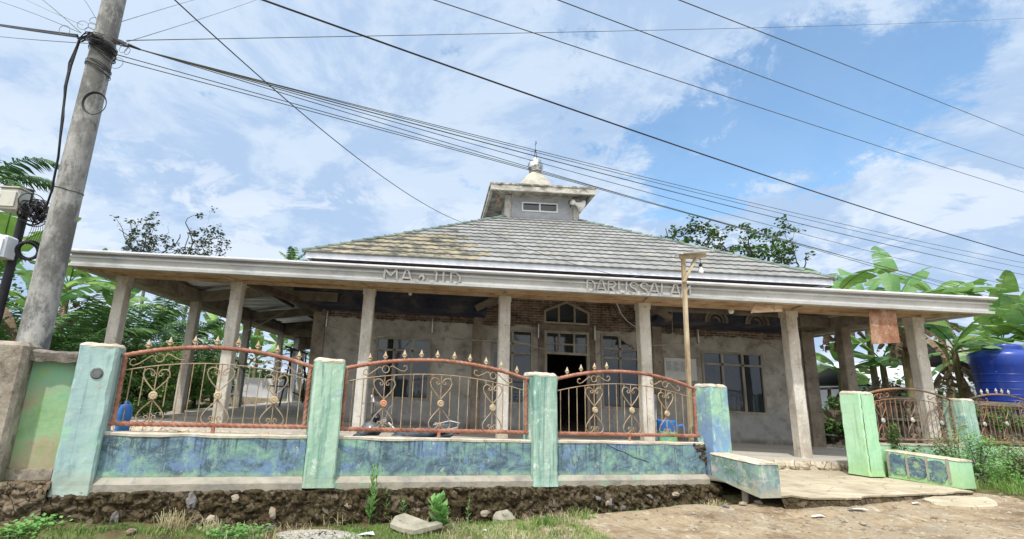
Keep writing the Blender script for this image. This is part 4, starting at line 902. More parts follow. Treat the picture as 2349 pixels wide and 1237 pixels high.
bulb(1677, 714, 11.0, 'white bulb hanging in front of the moulded arches on the right', .06, .15)
# whiteboard
wb0, wb1 = at(1521,822,WY-.05), at(1598,870,WY-.05)
t = thing('whiteboard', 'small whiteboard with a ruled schedule on the wall left of the right window', 'whiteboard', (wb0.x, WY-.05, wb1.z))
wx0, wx1, wz0, wz1 = 6.06, 6.92, 2.12, 2.70
put(MB().bevbox((wx0,-.01,wz0),(wx1,.015,wz1),.01,Matrix.Translation((0,WY-.03,0))), 'panel', m_whiteboard, t)
ln_ = MB()
for k in range(7): ln_.box((wx0+.05,WY-.043,wz1-.10-.042*k),(wx1-.22,WY-.0412,wz1-.096-.042*k))
for k in range(4): ln_.box((wx0+.05+.195*k,WY-.0438,wz1-.352),(wx0+.055+.195*k,WY-.0432,wz1-.096))
put(ln_, 'ruled_table', m_ink, t)
# scratches of writing: short strokes in the cells
wr = MB(); random.seed(2)
for k in range(6):
    for c_ in range(3):
        x = wx0+.065+.2*c_
        while x < wx0+.065+.2*c_+random.uniform(.05,.15): wr.box((x,WY-.0445,wz1-.128-.042*k),(x+.012,WY-.044,wz1-.114-.042*k+random.uniform(0,.008))); x += .02
put(wr, 'handwriting', m_ink, t)
# bamboo sticks tied to the columns
def stick(a_, b_, lab, r=.012, mt_=m_bamboo):
    mb = MB().tube([a_, Vector(a_).lerp(Vector(b_), .5)+Vector((0,0,-.01)), b_], r, 5, r*.6); o = mb.build('bamboo_stick', mt_); tag(o, lab, 'stick', 'sticks strung under the veranda')
stick(at(545,770,10.3), at(655,715,13), 'bamboo stick rising from the second column towards the roof sheets')
stick(at(735,722,12.8), at(835,772,10.4), 'bamboo stick slanting down to the third column')
stick(at(752,747,12.8), at(828,770,10.5), 'thin short stick just below the slanting one at the third column', .008)
stick(at(855,775,10.5), at(950,760,12.9), 'bamboo stick running right from the third column over the left window')
stick(at(1042,777,13.0), at(1145,783,10.6), 'pair of level sticks left of the middle column')
stick(at(1180,783,10.6), at(1271,806,13.1), 'stick sloping down from the middle column to the door transom')
stick(at(1375,822,13.1), at(1462,792,10.5), 'stick rising from the right slanted window to the fifth column')
stick(at(1490,793,10.5), at(1570,787,13.0), 'level stick right of the fifth column above the whiteboard', .008)
stick(at(1735,775,12.9), at(1790,805,10.5), 'short stick slanting down to the sixth column')
# cable loops on the wall right of the gable window
c = MB(); c.tube([at(1390,690,13.3), at(1402,725,13.3), at(1420,740,13.35), at(1450,735,13.35), at(1465,710,13.3)], .012, 5).tube([at(1395,700,13.35), at(1405,700,13.35), at(1422,730,13.35), at(1445,743,13.4), at(1460,730,13.3)], .010, 5)
tag(c.build('cable_loop', m_black), 'black cable hanging in loops on the brick right of the gable window', 'cable')
c = MB(); c.tube([at(1412,690,11.2), at(1425,720,12), at(1440,738,12.6), at(1460,752,13.2)], .010, 5)
tag(c.build('electric_cord', m_plas_white), 'pale cord drooping in front of the bricks beside the fifth column', 'cord')
c = MB(); c.tube([at(1541,700,11.5), at(1542,740,11.5), at(1544,785,11.5)], .006, 4); tag(c.build('pull_cord', m_bamboo), 'thin vertical cord hanging above the whiteboard', 'cord')
# brown plywood panel hanging at the right of the fascia
bo = MB(); v = [at(1992,704,9.70), at(2053,706,9.70), at(2065,786,9.72), at(2000,790,9.72)]
v[0].z = v[1].z = 3.585
bo.add(v + [p+Vector((0,.015,0)) for p in v], [(3,2,1,0),(4,5,6,7),(0,1,5,4),(1,2,6,5),(2,3,7,6),(3,0,4,7)])
o = bo.build('hanging_board', m_board); tag(o, 'flaking reddish brown board hanging from the eave between the two right columns', 'board')
# blue bucket and pale cloth behind the fence
bq = at(1521,1005,9.7); bq.z = FZ if bq.y > 10.2 else .43
t = thing('bucket', 'blue lidded bucket with green band standing behind the right railing', 'bucket', (4.70, 10.45, .62))
zb = .83; BX, BY, BZ = 4.70, 10.45, .19
put(MB().lathe([(.155,.43),(.165,.5),(.175,.62),(.18,zb)], 20, None, (BX,BY,BZ)), 'body', m_bucketgreen, t, smooth=True, autosmooth=True)
put(MB().lathe([(.184,zb-.02),(.195,zb+.0),(.19,zb+.12),(.20,zb+.14),(.20,zb+.17),(.17,zb+.19),(.02,zb+.195)], 20, None, (BX,BY,BZ)), 'lid', m_bucket, t, smooth=True, autosmooth=True)
put(MB().tube([(BX+.17,BY-.05,1.10),(BX+.27,BY-.06,1.12),(BX+.30,BY-.06,1.05)], .03, 7), 'spout', m_bucket, t)
cl = MB(); vs = []; fs = []
for j in range(9):
    for i in range(13):
        u = i/12; vv = j/8; vs.append((4.47+.16*u-.10*vv*(1-u)+.02*math.sin(u*9+vv*2), 10.80-.04*math.sin(u*14)-.05*vv, 1.70-1.0*vv))
for j in range(8):
    for i in range(12): fs.append((j*13+i, j*13+i+1, (j+1)*13+i+1, (j+1)*13+i))
cl.add(vs, fs); o = cl.build('hanging_cloth', m_cloth, smooth=True); so = o.modifiers.new('thickness', 'SOLIDIFY'); so.thickness = .006
tag(o, 'pale blue cloth hanging beside the fifth column above the bucket', 'cloth')
# ------------------------------------------------------------------ masonry fence
def FB(a, b): return MB().box(a, b, FM)
fence = thing('masonry_fence', 'low masonry fence of five pillars and peeling blue green wall panels before the veranda', 'fence', tuple(fw_pt(0, 0, .38)), None, FA)
pillars = [(-2.61, .36, m_pillar_teal, 'tall pale blue green pillar with a dark cement plug'), (-.165, .36, m_pillar_green, 'mint pillar with dark streaks below its cream cap'),
           (2.82, .37, m_pillar_teal2 if 'm_pillar_teal2' in globals() else m_pillar_green, None), (5.97, .36, m_pillar_blue, 'blue pillar left of the gateway')]
m_pillar_teal2 = mat('teal_streaked_paint', [(.34, (0.119,0.248,0.205)), (.48, (0.255,0.408,0.342)), (.62, (0.408,0.544,0.456))], scale=2.2, stretch=(1.6,1.6,.22), nr=.72,
    over=[dict(s=5, lo=.57, hi=.585, c=(.62,.72,.66), k=.8, d=15, r=.78), dict(s=5, st=(5,5,.15), lo=.52, hi=.62, c=(.08,.19,.18), k=.6), dict(s=4, st=(2,2,.25), lo=.54, hi=.64, c=(.10,.25,.24), k=.55), dict(s=7, st=(1.5,1.5,.4), lo=.57, hi=.66, c=(.48,.66,.60), k=.6)], bump=.4, bscale=12)
pillars[2] = (2.82, .37, m_pillar_teal2, 'teal streaked pillar between the two railings')
def pillar(s0, w_, mt_, z0, z1, par, lab=None, d_=.36):
    mb = MB(); nz = 30; vs = []; fs = []; sd_ = s0*3.7; c = .022
    def prof_(z):
        pts = []; n = 6
        chip = lambda k: max(0, mnoise.noise(Vector((z*7, k*5.1, sd_)))-.22)*.035
        cs = [c+chip(k) for k in range(4)]
        for (ax, ay, bx_, by_) in ((cs[0],0,w_-cs[1],0),(w_,cs[1],w_,d_-cs[2]),(w_-cs[2],d_,cs[3],d_),(0,d_-cs[3],0,cs[0])):
            for i in range(n): pts.append((ax+(bx_-ax)*i/(n-1), ay+(by_-ay)*i/(n-1)))
        return pts
    for k in range(nz+1):
        z = z0+(z1-.035-z0)*k/nz; pr_2 = prof_(z)
        for (x, y) in pr_2:
            q = .006*mnoise.noise(Vector((x*6+sd_, y*6, z*4)))+.003*mnoise.noise(Vector((x*20, y*20, z*16)))+.012*max(0, 1-(z-z0)/.12)**2
            dx, dy = x-w_/2, y-d_/2; L_ = max(abs(dx), abs(dy)); vs.append(FM @ Vector((s0+x+q*dx/L_, y+q*dy/L_, z)))
    m4 = 24
    for k in range(nz):
        for i in range(m4): j = (i+1) % m4; fs.append((k*m4+i, k*m4+j, (k+1)*m4+j, (k+1)*m4+i))
    mb.add(vs, fs+[tuple(range(nz*m4, nz*m4+m4))])
    # slight waviness by hand: a swollen foot
    o = put(mb, 'pillar', mt_, par)
    cp = MB(); vs = []; fs = []
    for k, (ins, z) in enumerate(((-.003, z1-.055), (-.004, z1-.035), (.012, z1-.012), (.036, z1-.001))):
        for i in range(32):
            a_ = 2*math.pi*(i+.5)/32; c_, s_ = math.cos(a_), math.sin(a_); r_ = (abs(c_)**9+abs(s_)**9)**(-1/9)
            q = mnoise.noise(Vector((c_*3, s_*3, sd_+k)))*.007; vs.append(FM @ Vector((s0+w_/2+(w_/2-ins+q)*r_*c_, d_/2+(d_/2-ins+q)*r_*s_, z+q*1.6)))
    for k in range(3):
        for i in range(32): j = (i+1) % 32; fs.append((k*32+i, k*32+j, (k+1)*32+j, (k+1)*32+i))
    cp.add(vs, fs+[tuple(range(96, 128))]); put(cp, 'pillar_cap', m_cream, o)
    if lab: o['label'] = lab
    return o
for k, (s0, w_, mt_, lab) in enumerate(pillars): pillar(s0, w_, mt_, (.36, .41, .39, .50)[k], 1.885, fence, lab)
# low walls between the pillars: panel, cream top, plinth with a sloping shoulder
def panel(s0, s1, par, zt=.965, zb=.50, mt_=m_wallblue, zp=.375):
    n = max(2, int((s1-s0)/.25)); mb = MB()
    mb.box((s0, .09, zb), (s1, .27, zt-.02), FM); put(mb, 'wall_panel', mt_, par)
    # uneven mortar top
    tp = MB(); vs = []; fs = []; r_ = random.Random(int(s0*10))
    for i in range(n+1):
        s = s0+(s1-s0)*i/n; a_ = r_.uniform(-.006,.008); 
        for (y, z) in ((.082+a_*.6, zt-.03+a_), (.080+a_*.5, zt-.004+a_), (.105, zt+.004+a_), (.26, zt+.004-a_), (.28, zt-.02), (.28, zt-.03)): vs.append(FM @ Vector((s, y, z)))
    for i in range(n):
        for k in range(5): fs.append((i*6+k, (i+1)*6+k, (i+1)*6+k+1, i*6+k+1))
    tp.add(vs, fs + [(5,4,3,2,1,0), tuple(n*6+k for k in range(6))]); put(tp, 'mortar_top', m_cream, par)
    pl = MB(); pr = [(.02,zp),(.02,zp+.085),(.035,zp+.10),(.088,zb+.02),(.27,zb+.02),(.27,zp)]
    vs = []; fs = []; n = max(3, int((s1-s0)/.12))
    for i in range(n+1):
        s = s0+(s1-s0)*i/n
        for k, (y, z) in enumerate(pr):
            q = mnoise.noise(Vector((s*4, k, 1)))*.008; vs.append(FM @ Vector((s, y+q, z + (q if k < 4 else 0))))
    for i in range(n):
        for k in range(6): fs.append((i*6+k, (i+1)*6+k, (i+1)*6+(k+1)%6, i*6+(k+1)%6))
    pl.add(vs, fs + [(5,4,3,2,1,0), tuple(n*6+k for k in range(6))]); put(pl, 'plinth', m_plinth, par)
panel(-2.245, -.17, fence); panel(.20, 2.815, fence); panel(3.195, 5.85, fence, .975)
put(MB().lathe([(.001,-.012),(.048,-.012),(.06,0),(.062,.02)], 18, FM @ Matrix.Translation((-2.40,-.006,1.565)) @ Matrix.Rotation(R(-90),4,'X')), 'cement_plug', m_greyseal, fence)
# crack and ragged broken end of the third panel
ck = MB(); pts = [(4.05,.93),(4.22,.86),(4.35,.83),(4.5,.76),(4.68,.72),(4.78,.69)]
for i in range(5):
    (a0_, z0_), (a1_, z1_) = pts[i], pts[i+1]; ck.prism([(a0_,z0_-.004),(a1_,z1_-.004),(a1_,z1_+.003),(a0_,z0_+.003)], .085, .0895, FM)
put(ck, 'crack', m_black, fence)
br = MB()
for k in range(46):
    u = random.random()**1.6; br.blob(FM @ Vector((5.86-.34*u*random.random(), random.uniform(.07,.10), .965-.05*random.random()-.30*(1-u)*random.random())), .022,.012,.022, k, 4, .6)
put(br, 'broken_edge', m_rubble, fence)
# second fence, beyond the gateway
fence2 = thing('masonry_fence', 'green masonry fence with two pillars right of the gateway, half lost in weeds', 'fence', tuple(fw_pt(9.4, 0, .5)), None, FA)
pillar(9.43, .39, m_pillar_mint, .48, 1.93, fence2, 'bright mint pillar right of the gateway')
ck = MB(); r_ = random.Random(5); zc = 1.88
while zc > .55:
    z2 = zc-.07; ck.bar(FM @ Vector((9.452+r_.uniform(-.008,.008), -.001, zc)), FM @ Vector((9.452+r_.uniform(-.008,.008), -.001, z2)), .008, .004); zc = z2
put(ck, 'crack', m_black, fence2)
pillar(12.46, .38, m_pillar_green, .6, 1.93, fence2, 'farthest pillar, pale green with a blue grey side')
put(MB().box((9.835,.09,.5),(12.455,.27,1.0),FM), 'wall_panel', m_pillar_mint, fence2); put(MB().box((12.855,.09,.5),(17,.27,1.0),FM), 'wall_panel', m_pillar_mint, fence2)
put(MB().box((9.835,.08,1.0),(12.455,.28,1.03),FM), 'mortar_top', m_cream, fence2)
# gateway side walls (low parapets) and the stone slab between them
def parapet(s0, s1, l, z0, z1, mt_, lab, name='parapet_wall'):
    t = thing(name, lab, 'wall', tuple(fw_pt((s0+s1)/2, -l/2, z0)), 'low side walls of the gateway', FA)
    mb = MB(); nn = 9; vs = []; fs = []
    for i in range(nn+1):
        y = -.004 - l*i/nn; q = mnoise.noise(Vector((y*3, s0, 0)))*.012
        zb_ = z0 + (.16*(1-i/nn)**1.2 if s0 < 7 else 0)
        for (x, z) in ((s0+q, zb_), (s0+q*.5, z1-.03), (s0+.025, z1-.008), (s1-.025, z1-.008), (s1, z1-.03), (s1, zb_)): vs.append(FM @ Vector((x, y, z - .035*i/nn*(z > z0+.2))))
    for i in range(nn):
        for k in range(6): fs.append((i*6+k, i*6+(k+1)%6, (i+1)*6+(k+1)%6, (i+1)*6+k))
    mb.add(vs, fs + [tuple(range(6)), tuple(nn*6+5-k for k in range(6))]); put(mb, 'body', mt_, t)
    cp = MB(); vs = []; fs = []
    for i in range(nn+1):
        y = -.004 - (l+.01)*i/nn
        for (x, z) in ((s0-.008, z1-.018), (s0+.01, z1+.006), (s1-.01, z1+.006), (s1+.008, z1-.018)): vs.append(FM @ Vector((x, y, z-.035*i/nn+.004*mnoise.noise(Vector((y*6,x,0))))))
    for i in range(nn):
        for k in range(4): fs.append((i*4+k, i*4+(k+1)%4, (i+1)*4+(k+1)%4, (i+1)*4+k))
    cp.add(vs, fs + [(0,1,2,3), tuple(nn*4+3-k for k in range(4))]); put(cp, 'chalky_top', m_cream, t)
    return t
m_parL = mat('scoured_green_grey_paint', [(.36, (.08,.14,.13)), (.46, (.15,.26,.21)), (.54, (.22,.29,.33)), (.64, (.27,.44,.30))], scale=3, stretch=(1,1,.7), nr=.74, distort=.4,
    over=[dict(s=5, lo=.56, hi=.575, c=(.50,.54,.46), k=.8, d=15, r=.78), dict(s=8, st=(1,1,.4), lo=.54, hi=.64, c=(.42,.44,.40), k=.7), dict(s=3, lo=.3, hi=.5, c=(.44,.40,.30), k=.7, z=(.52,.42), zw=.2), dict(s=4, lo=.60, hi=.68, c=(.50,.42,.34), k=.7)], bump=.5, bscale=14)
pw = parapet(5.86, 6.24, .80, .36, .845, m_parL, 'low scoured green parapet propped over the ditch left of the gateway')
pr_ = parapet(9.90, 10.24, 1.02, .47, .93, m_pillar_mint, 'low parapet with dark blue painted squares right of the gateway')
m_square = mat('slate_blue_patch', [(.38, (.05,.08,.12)), (.5, (.10,.15,.22)), (.60, (.18,.30,.22))], scale=5, nr=.8, over=[dict(s=7, lo=.54, hi=.56, c=(.26,.46,.26), k=.8, d=14, r=.75), dict(s=5, lo=.58, hi=.60, c=(.40,.36,.27), k=.7, d=14, r=.75)], bump=.3)
for k in range(3):
    yc = -.17-.28*k; q = MB(); n = 10
    vs = [FM @ Vector((9.896+mnoise.noise(Vector((yc*3,9.9,0)))*.0, yc+.115*math.cos(a_)*(1+.1*math.sin(3*a_+k)), .70-.03*k+.155*math.sin(a_)*(1+.12*math.sin(2*a_+k)))) for a_ in [2*math.pi*i/16 for i in range(16)]]
    def sq(a_, hw_, hh_):
        c_, s_ = math.cos(a_), math.sin(a_); p_ = 5; r_ = (abs(c_)**p_+abs(s_)**p_)**(-1/p_); return hw_*r_*c_, hh_*r_*s_
    ring = [sq(2*math.pi*i/28, .115, .165) for i in range(28)]
    rg = lambda u_, v_: (1+.22*mnoise.noise(Vector((u_*14,v_*14,k*5+2))))
    vs = [FM @ Vector((9.884, yc+u_*rg(u_,v_), .71-.012*k+v_*rg(v_,u_))) for u_, v_ in ring] + [FM @ Vector((9.93, yc+u_, .71-.012*k+v_)) for u_, v_ in ring]
    q.add(vs, [tuple(range(28))] + [(i, (i+1)%28, (i+1)%28+28, i+28) for i in range(28)])
    put(q, 'painted_square', m_square, pr_)
for k in range(4):
    put(MB().box((9.882,-.035-.28*k-.02,.53),(9.90,-.035-.28*k+.015,.90),FM), 'tan_stripe', m_plinth, pr_)
put(MB().tube([FM @ Vector((6.02,-.42,.0)), FM @ Vector((6.02,-.42,.47))], .045, 8), 'prop_post', m_woodframe, pw)
# entrance slab
sl = MB(); S0, S1 = 6.25, 9.89; nx_, ny_ = 40, 26; vs = []; fs = []
def slab_z(s, y): return .385 + .022*(s-6.2) - .03*sstep(-.2, 1.8, y) + .012*mnoise.noise(Vector((s*2.2, y*2.2, 5)))
for j in range(ny_+1):
    for i in range(nx_+1):
        s = S0+(S1-S0)*i/nx_; yf = -1.02 - .10*mnoise.noise(Vector((s*1.6,0,0))) + .05*mnoise.noise(Vector((s*7,0,0))) - .04*(s-6.2)
        if s < 6.5: yf = -.8
        y = yf + (1.9 - yf)*j/ny_
        vs.append(FM @ Vector((s, y, slab_z(s, y) + .0)))
for j in range(ny_):
    for i in range(nx_): fs.append((j*(nx_+1)+i, j*(nx_+1)+i+1, (j+1)*(nx_+1)+i+1, (j+1)*(nx_+1)+i))
k0 = len(vs)
for i in range(nx_+1): p = vs[i]; vs.append(p+Vector((.005,.01,-.025)))
for i in range(nx_): fs.append((k0+i, k0+i+1, i+1, i))
ek = MB(); ek.v = [tuple(vs[i]+Vector((.004,.03,-.02))) for i in range(nx_+1)]+[tuple(vs[i]+Vector((.02+.03*mnoise.noise(Vector((i*.9,1,1))),-.03+.05*mnoise.noise(Vector((i*.6,2,1))),-.16))) for i in range(nx_+1)]; ek.f = [(nx_+1+i, nx_+2+i, i+1, i) for i in range(nx_)]
tag(ek.build('path_edge', m_rubble), 'ragged earth edge under the front of the paved ramp', None, None, 'structure')
sl.add(vs, fs); o = sl.build('entrance_path', m_rampstone, smooth=False); tag(o, 'flat stone paved ramp leading through the gateway', None, None, 'structure')
# low concrete apron at its right front corner
ap = MB(); ring = []
for i in range(26):
    a_ = 2*math.pi*i/26; r_ = 1+.10*mnoise.noise(Vector((math.cos(a_)*2, math.sin(a_)*2, 7)))
    ring.append(FM @ Vector((9.0+.60*math.cos(a_)*r_, -1.42+.30*math.sin(a_)*r_, ground_h(9.0+.60*math.cos(a_)*r_, -1.42+.30*math.sin(a_)*r_)+.03)))
ap.add(ring + [p+Vector((0,0,-.12)) for p in ring], [tuple(range(26))] + [(i+26, (i+1)%26+26, (i+1)%26, i) for i in range(26)])
o = ap.build('concrete_apron', m_rampstone); tag(o, 'rounded patch of cast concrete spilling from the ramp onto the road', None, None, 'structure')
# rubble retaining wall under the fence
def rubble(s0, s1, z_top, z_bot, lab, ybase=.03, seed=0):
    nx_ = int((s1-s0)/.014); nz_ = 36; vs = []; fs = []
    for j in range(nz_+1):
        v = j/nz_
        for i in range(nx_+1):
            s = s0+(s1-s0)*i/nx_; zb_ = z_bot; zt_ = z_top+.02*mnoise.noise(Vector((s*5,seed,0))); z = zt_+(zb_-zt_)*v
            p = Vector((s*5.5, z*7, seed))
            dd, _ = mnoise.voronoi(p, distance_metric='DISTANCE', exponent=2.5)
            h = (dd[1]-dd[0])
            y = ybase - .10*v - .05*min(1, h*2.2) + .035*mnoise.noise(Vector((s*8,z*8,3))) + .035*mnoise.noise(Vector((s*24,z*24,8))) + .02*mnoise.noise(Vector((s*50,z*50,3))) - (.02 if 0 < j else -.03)
            vs.append(FM @ Vector((s, y, z)))
    for j in range(nz_):
        for i in range(nx_): fs.append((j*(nx_+1)+i, (j+1)*(nx_+1)+i, (j+1)*(nx_+1)+i+1, j*(nx_+1)+i+1))
    k0 = len(vs)
    for i in range(nx_+1): s = s0+(s1-s0)*i/nx_; vs.append(FM @ Vector((s, .34, z_top-.01)))
    for i in range(nx_): fs.append((i, i+1, k0+i+1, k0+i))
    return MB().add(vs, fs)
rw = thing('retaining_wall', 'mossy dark rubble stone retaining wall above the ditch under the fence', 'retaining wall', tuple(fw_pt(1.5, .03, -.1)), None, FA)
put(rubble(-2.66, 6.02, .40, -.16, '', .03), 'rubble_face', m_rubble, rw, smooth=True)
random.seed(11)
for k in range(70):      # stones proud of the face
    s = random.uniform(-2.1, 5.7); v = random.uniform(.1, 1.0); z = .38-.50*v; sz = random.uniform(.025,.06)
    mt_ = random.choice([m_stonepale, m_stonegrey, m_rubble, m_rubble, m_rubble, m_rubble])
    put(MB().blob(FM @ Vector((s, -.025-.08*v, z)), sz*random.uniform(1,1.6), sz*.7, sz*random.uniform(.7,1.1), k, 5, .5, Matrix.Rotation(random.uniform(0,3),4,'Y')), 'stone', mt_, rw)
# brick stub in the wall
put(MB().box((1.62,-.16,.06),(1.72,-.08,.24),FM).box((1.60,-.19,.22),(1.80,-.07,.27),FM), 'loose_bricks', m_rubble, rw)
nb = thing('neighbour_bank', 'brown earth and stone bank under the neighbouring wall at the far left', 'bank', tuple(fw_pt(-4, .1, 0)), None, FA)
nb_ = rubble(-7.0, -2.60, .50, .0, '', .0, 5); put(nb_, 'stone_face', mat('earthy_stone_bank', [(.34, (.04,.028,.014)), (.5, (.12,.088,.055)), (.62, (.24,.19,.13))], scale=9, nr=.8, voro=dict(s=7, st=(1,1,1.5), k=.3, e=.05, warp=.18, gap=(.04,.028,.014), stops=[(0,(.06,.045,.025)),(.6,(.13,.10,.065)),(1,(.28,.23,.17))]),
    over=[dict(s=2.4, lo=.56, hi=.66, c=(.08,.10,.03), k=.5)], bump=.9, bscale=14, bdist=.03), nb, smooth=True)
# ------------------------------------------------------------------ neighbour's wall on the left
nw = thing('neighbour_wall', 'mouldy cement post and green panel wall under a rotten dark coping at the left edge', 'wall', tuple(fw_pt(-3.4, .1, .45)), None, FA)
put(MB().bevbox((-3.46,-.06,.46),(-3.03,.36,1.84),.04,FM), 'post', m_nbrpost, nw)
put(MB().box((-3.03+.002,.15,.50),(-2.62,.27,1.66),FM), 'green_panel', m_nbrpanel, nw)
put(MB().box((-3.028,.10,.46),(-2.64,.149,.60),FM), 'panel_foot', m_nbrpost, nw)
cp = MB(); vs = []; fs = []; n = 14
for i in range(n+1):
    s = -3.028+(-2.615+3.028)*i/n
    for k, (y, z) in enumerate(((.04,1.66),(.03,1.75),(.05,1.775),(.30,1.775),(.32,1.66))):
        q = mnoise.noise(Vector((s*9,k*2,3)))*.014; vs.append(FM @ Vector((s, y+q, z+q)))
for i in range(n):
    for k in range(5): fs.append((i*5+k, (i+1)*5+k, (i+1)*5+(k+1)%5, i*5+(k+1)%5))
cp.add(vs, fs + [(4,3,2,1,0), tuple(n*5+k for k in range(5))]); put(cp, 'coping', m_coping, nw)
put(MB().box((-7.0,.15,.50),(-3.47,.27,1.66),FM), 'green_panel', m_nbrpanel, nw); put(MB().box((-7.0,.05,1.662),(-3.47,.31,1.77),FM), 'coping', m_coping, nw)
# ---- PART 3 ----
# ------------------------------------------------------------------ iron railings
HEART = [(.0,.055),(.03,.095),(.085,.16),(.13,.225),(.15,.285),(.138,.335),(.105,.362),(.065,.358),(.032,.332),(.018,.298),(.03,.272),(.055,.272),(.066,.295),(.05,.31)]
def railing(s0, s1, zb, ze, zm, hearts, fin, lab, dark=False, nb=19, y=.18, posts=None):
    t = thing('iron_railing', lab, 'railing', tuple(fw_pt((s0+s1)/2, y, zb)), 'arched iron railings on the fence', FA)
    L_ = s1-s0; thick, thin, tip = (m_darkbar, m_darkbar, m_greytip) if dark else (m_rust, m_goldbar, m_goldtip)
    rr = .018 if dark else .0235
    arch = lambda s: ze + (zm-ze)*(1-((2*(s-s0)/L_-1)**2))
    inner = lambda s: ze-.165 + (zm-ze-.02)*(1-((2*(s-s0)/L_-1)**2))
    W = lambda s, z, yy=0: FM @ Vector((s, y+yy, z))
    def tw(p, q): # twisted heavy bar
        n = max(2, int((Vector(q)-Vector(p)).length/.014)); return [Vector(p).lerp(Vector(q), i/n) for i in range(n+1)]
    tr_ = MB(); n = int(L_/.014); tr_.tube([W(s0+L_*i/n, arch(s0+L_*i/n)) for i in range(n+1)], rr, 8, twist=.33, flute=.16); put(tr_, 'top_rail', thick, t, smooth=not dark)
    b_ = MB(); b_.tube(tw(W(s0-.02, zb), W(s1+.02, zb+.012)), rr, 8, twist=.33, flute=.16); put(b_, 'bottom_rail', thick, t)
    for s in (s0+.035, s1-.035): put(MB().tube(tw(W(s, zb), W(s, arch(s))), rr*.95, 8, twist=.33, flute=.16), 'end_post', thick, t)
    put(MB().tube([W((s0+s1)/2, zb), W((s0+s1)/2, .95)], rr, 8), 'foot', thick, t)
    ia = MB(); ia.tube([W(s0+.03+(L_-.06)*i/30, inner(s0+.03+(L_-.06)*i/30)) for i in range(31)], .008, 6); put(ia, 'inner_arch', thin, t)
    hs = [s0+L_*h for h in hearts]
    for k in range(nb):
        s = s0+L_*(k+1)/(nb+1)
        near = min(abs(s-h) for h in hs)
        if near < .035: continue
        zlo, zhi = zb+.015, inner(s)-.004
        ch = .0065
        if near < .155:   # bars broken by the hearts
            put(MB().tube([W(s, zhi), W(s, zhi-.06)], ch, 5), 'bar', thin, t)
            if near > .07: put(MB().tube([W(s, 1.40+.16), W(s, 1.40-.16)], ch, 5), 'bar', thin, t)
        else: put(MB().tube([W(s, zlo), W(s+.0, zhi)], ch, 5), 'bar', thin, t)
    for h in hs:
        zc = (zb + inner(h))/2 - .01; sc = (inner(h)-zb)/2/.40; sc = min(sc, 1.05)
        hb = MB()
        for sx in (-1, 1):
            for sz in (-1, 1):
                hb.tube([W(h+sx*x*min(sc,1)*1.13, zc+sz*z*sc, .0) for x, z in HEART], .0078, 6)
        hb.tube([W(h, zb+.01), W(h, inner(h))], .007, 5)
        put(hb, 'heart_scroll', thin, t)
        ro = MB(); ro.lathe([(.001,-.022),(.012,-.024),(.02,-.014),(.032,-.02),(.044,-.012),(.046,.004),(.001,.01)], 24, W_rot(W(h, zc, -.014)), flute=.06, fl_n=9)
        put(ro, 'rosette', (m_rosepink if (not dark and abs(h-hs[0]) < .01 and s0 > 0 and s0 < 1) else tip), t, smooth=True, autosmooth=True)
    # scrolls between the two arches at the outer hearts
    for h in ((hs[0], hs[-1]) if len(hs) > 2 else hs):
        zc = (arch(h)+inner(h))/2-.004; sb = MB()
        sb.tube([W(h+.046*math.cos(2*math.pi*i/16), zc+.046*math.sin(2*math.pi*i/16)) for i in range(16)], .0075, 6, closed=True)
        for sx in (-1, 1):
            pts = []
            for (dx, dz) in ((.06,.02),(.075,.035),(.095,.03),(.14,.0),(.20,-.035),(.25,-.045),(.285,-.02),(.28,.02),(.25,.03),(.235,.012)):
                q = h+sx*dx; zm_ = (arch(min(max(q,s0),s1))+inner(min(max(q,s0),s1)))/2-.004
                pts.append(W(q, zm_+dz))
            if s0+.04 < h+sx*.29 < s1-.04: sb.tube(pts, .0075, 6)
            else: sb.tube([W(h+sx*.06, zc+.03), W(h+sx*.1, zc+.03), W(h+sx*.22, inner(min(max(h+sx*.22,s0),s1)))], .0075, 6)
        put(sb, 'scroll', thin, t)
    for s in fin:
        z = arch(s)+rr*.8; fb_ = MB(); c = W(s, z)
        fb_.lathe([(.008,0),(.009,.018),(.020,.026),(.021,.034),(.010,.040),(.013,.048),(.024,.058),(.022,.068),(.010,.098),(.001,.122)], 8, Matrix.Translation(c))
        for a_ in (-1, 1): fb_.tube([W(s, z+.035), W(s+a_*.022, z+.040), W(s+a_*.030, z+.052), W(s+a_*.022, z+.058)], .006, 5)
        put(fb_, 'spear_tip', tip, t, smooth=True, autosmooth=True)
    return t
def W_rot(c): return Matrix.Translation(c) @ FM.to_3x3().to_4x4() @ Matrix.Rotation(R(-90), 4, 'X')
def fs_(px_, py_):   # px on the railing plane -> s
    n_ = (FM.to_3x3() @ Vector((0,1,0))); p_ = FM @ Vector((0,.18,0)); d = fw + rt*((px_-PX)/F_PX) - up*((py_-PY)/F_PX); o_ = Vector((0,0,EYE))
    q = o_ + d*((p_-o_).dot(n_)/d.dot(n_)); return (FM.inverted() @ q).x
railing(-2.24, -.175, 1.05, 1.765, 1.925, (.18,.50,.80), [fs_(x_, 810) for x_ in (338,387,444,495,544,590,636,687)], 'widest looking railing at the left with a rust red arch and eight spear tips', nb=16)
railing(.205, 2.81, 1.05, 1.775, 1.955, (.205,.50,.79), [fs_(x_, 835) for x_ in (848,883,927,966,1003,1042,1078,1115,1150,1186)], 'middle railing with ten spear tips and one rust pink rosette, a motorcycle parked behind it', nb=19)
railing(3.20, 5.84, 1.06, 1.79, 1.985, (.27,.52,.77), [fs_(x_, 855) for x_ in (1301,1333,1364,1392)], 'railing with only four spear tips at its left, blue bucket behind it', nb=18)
railing(9.84, 12.44, 1.09, 1.88, 2.045, (.16,.49,.83), [fs_(x_, 905) for x_ in (2149,2167)], 'dull brown railing between the bright green pillar and the farthest pillar', dark=True, nb=17)
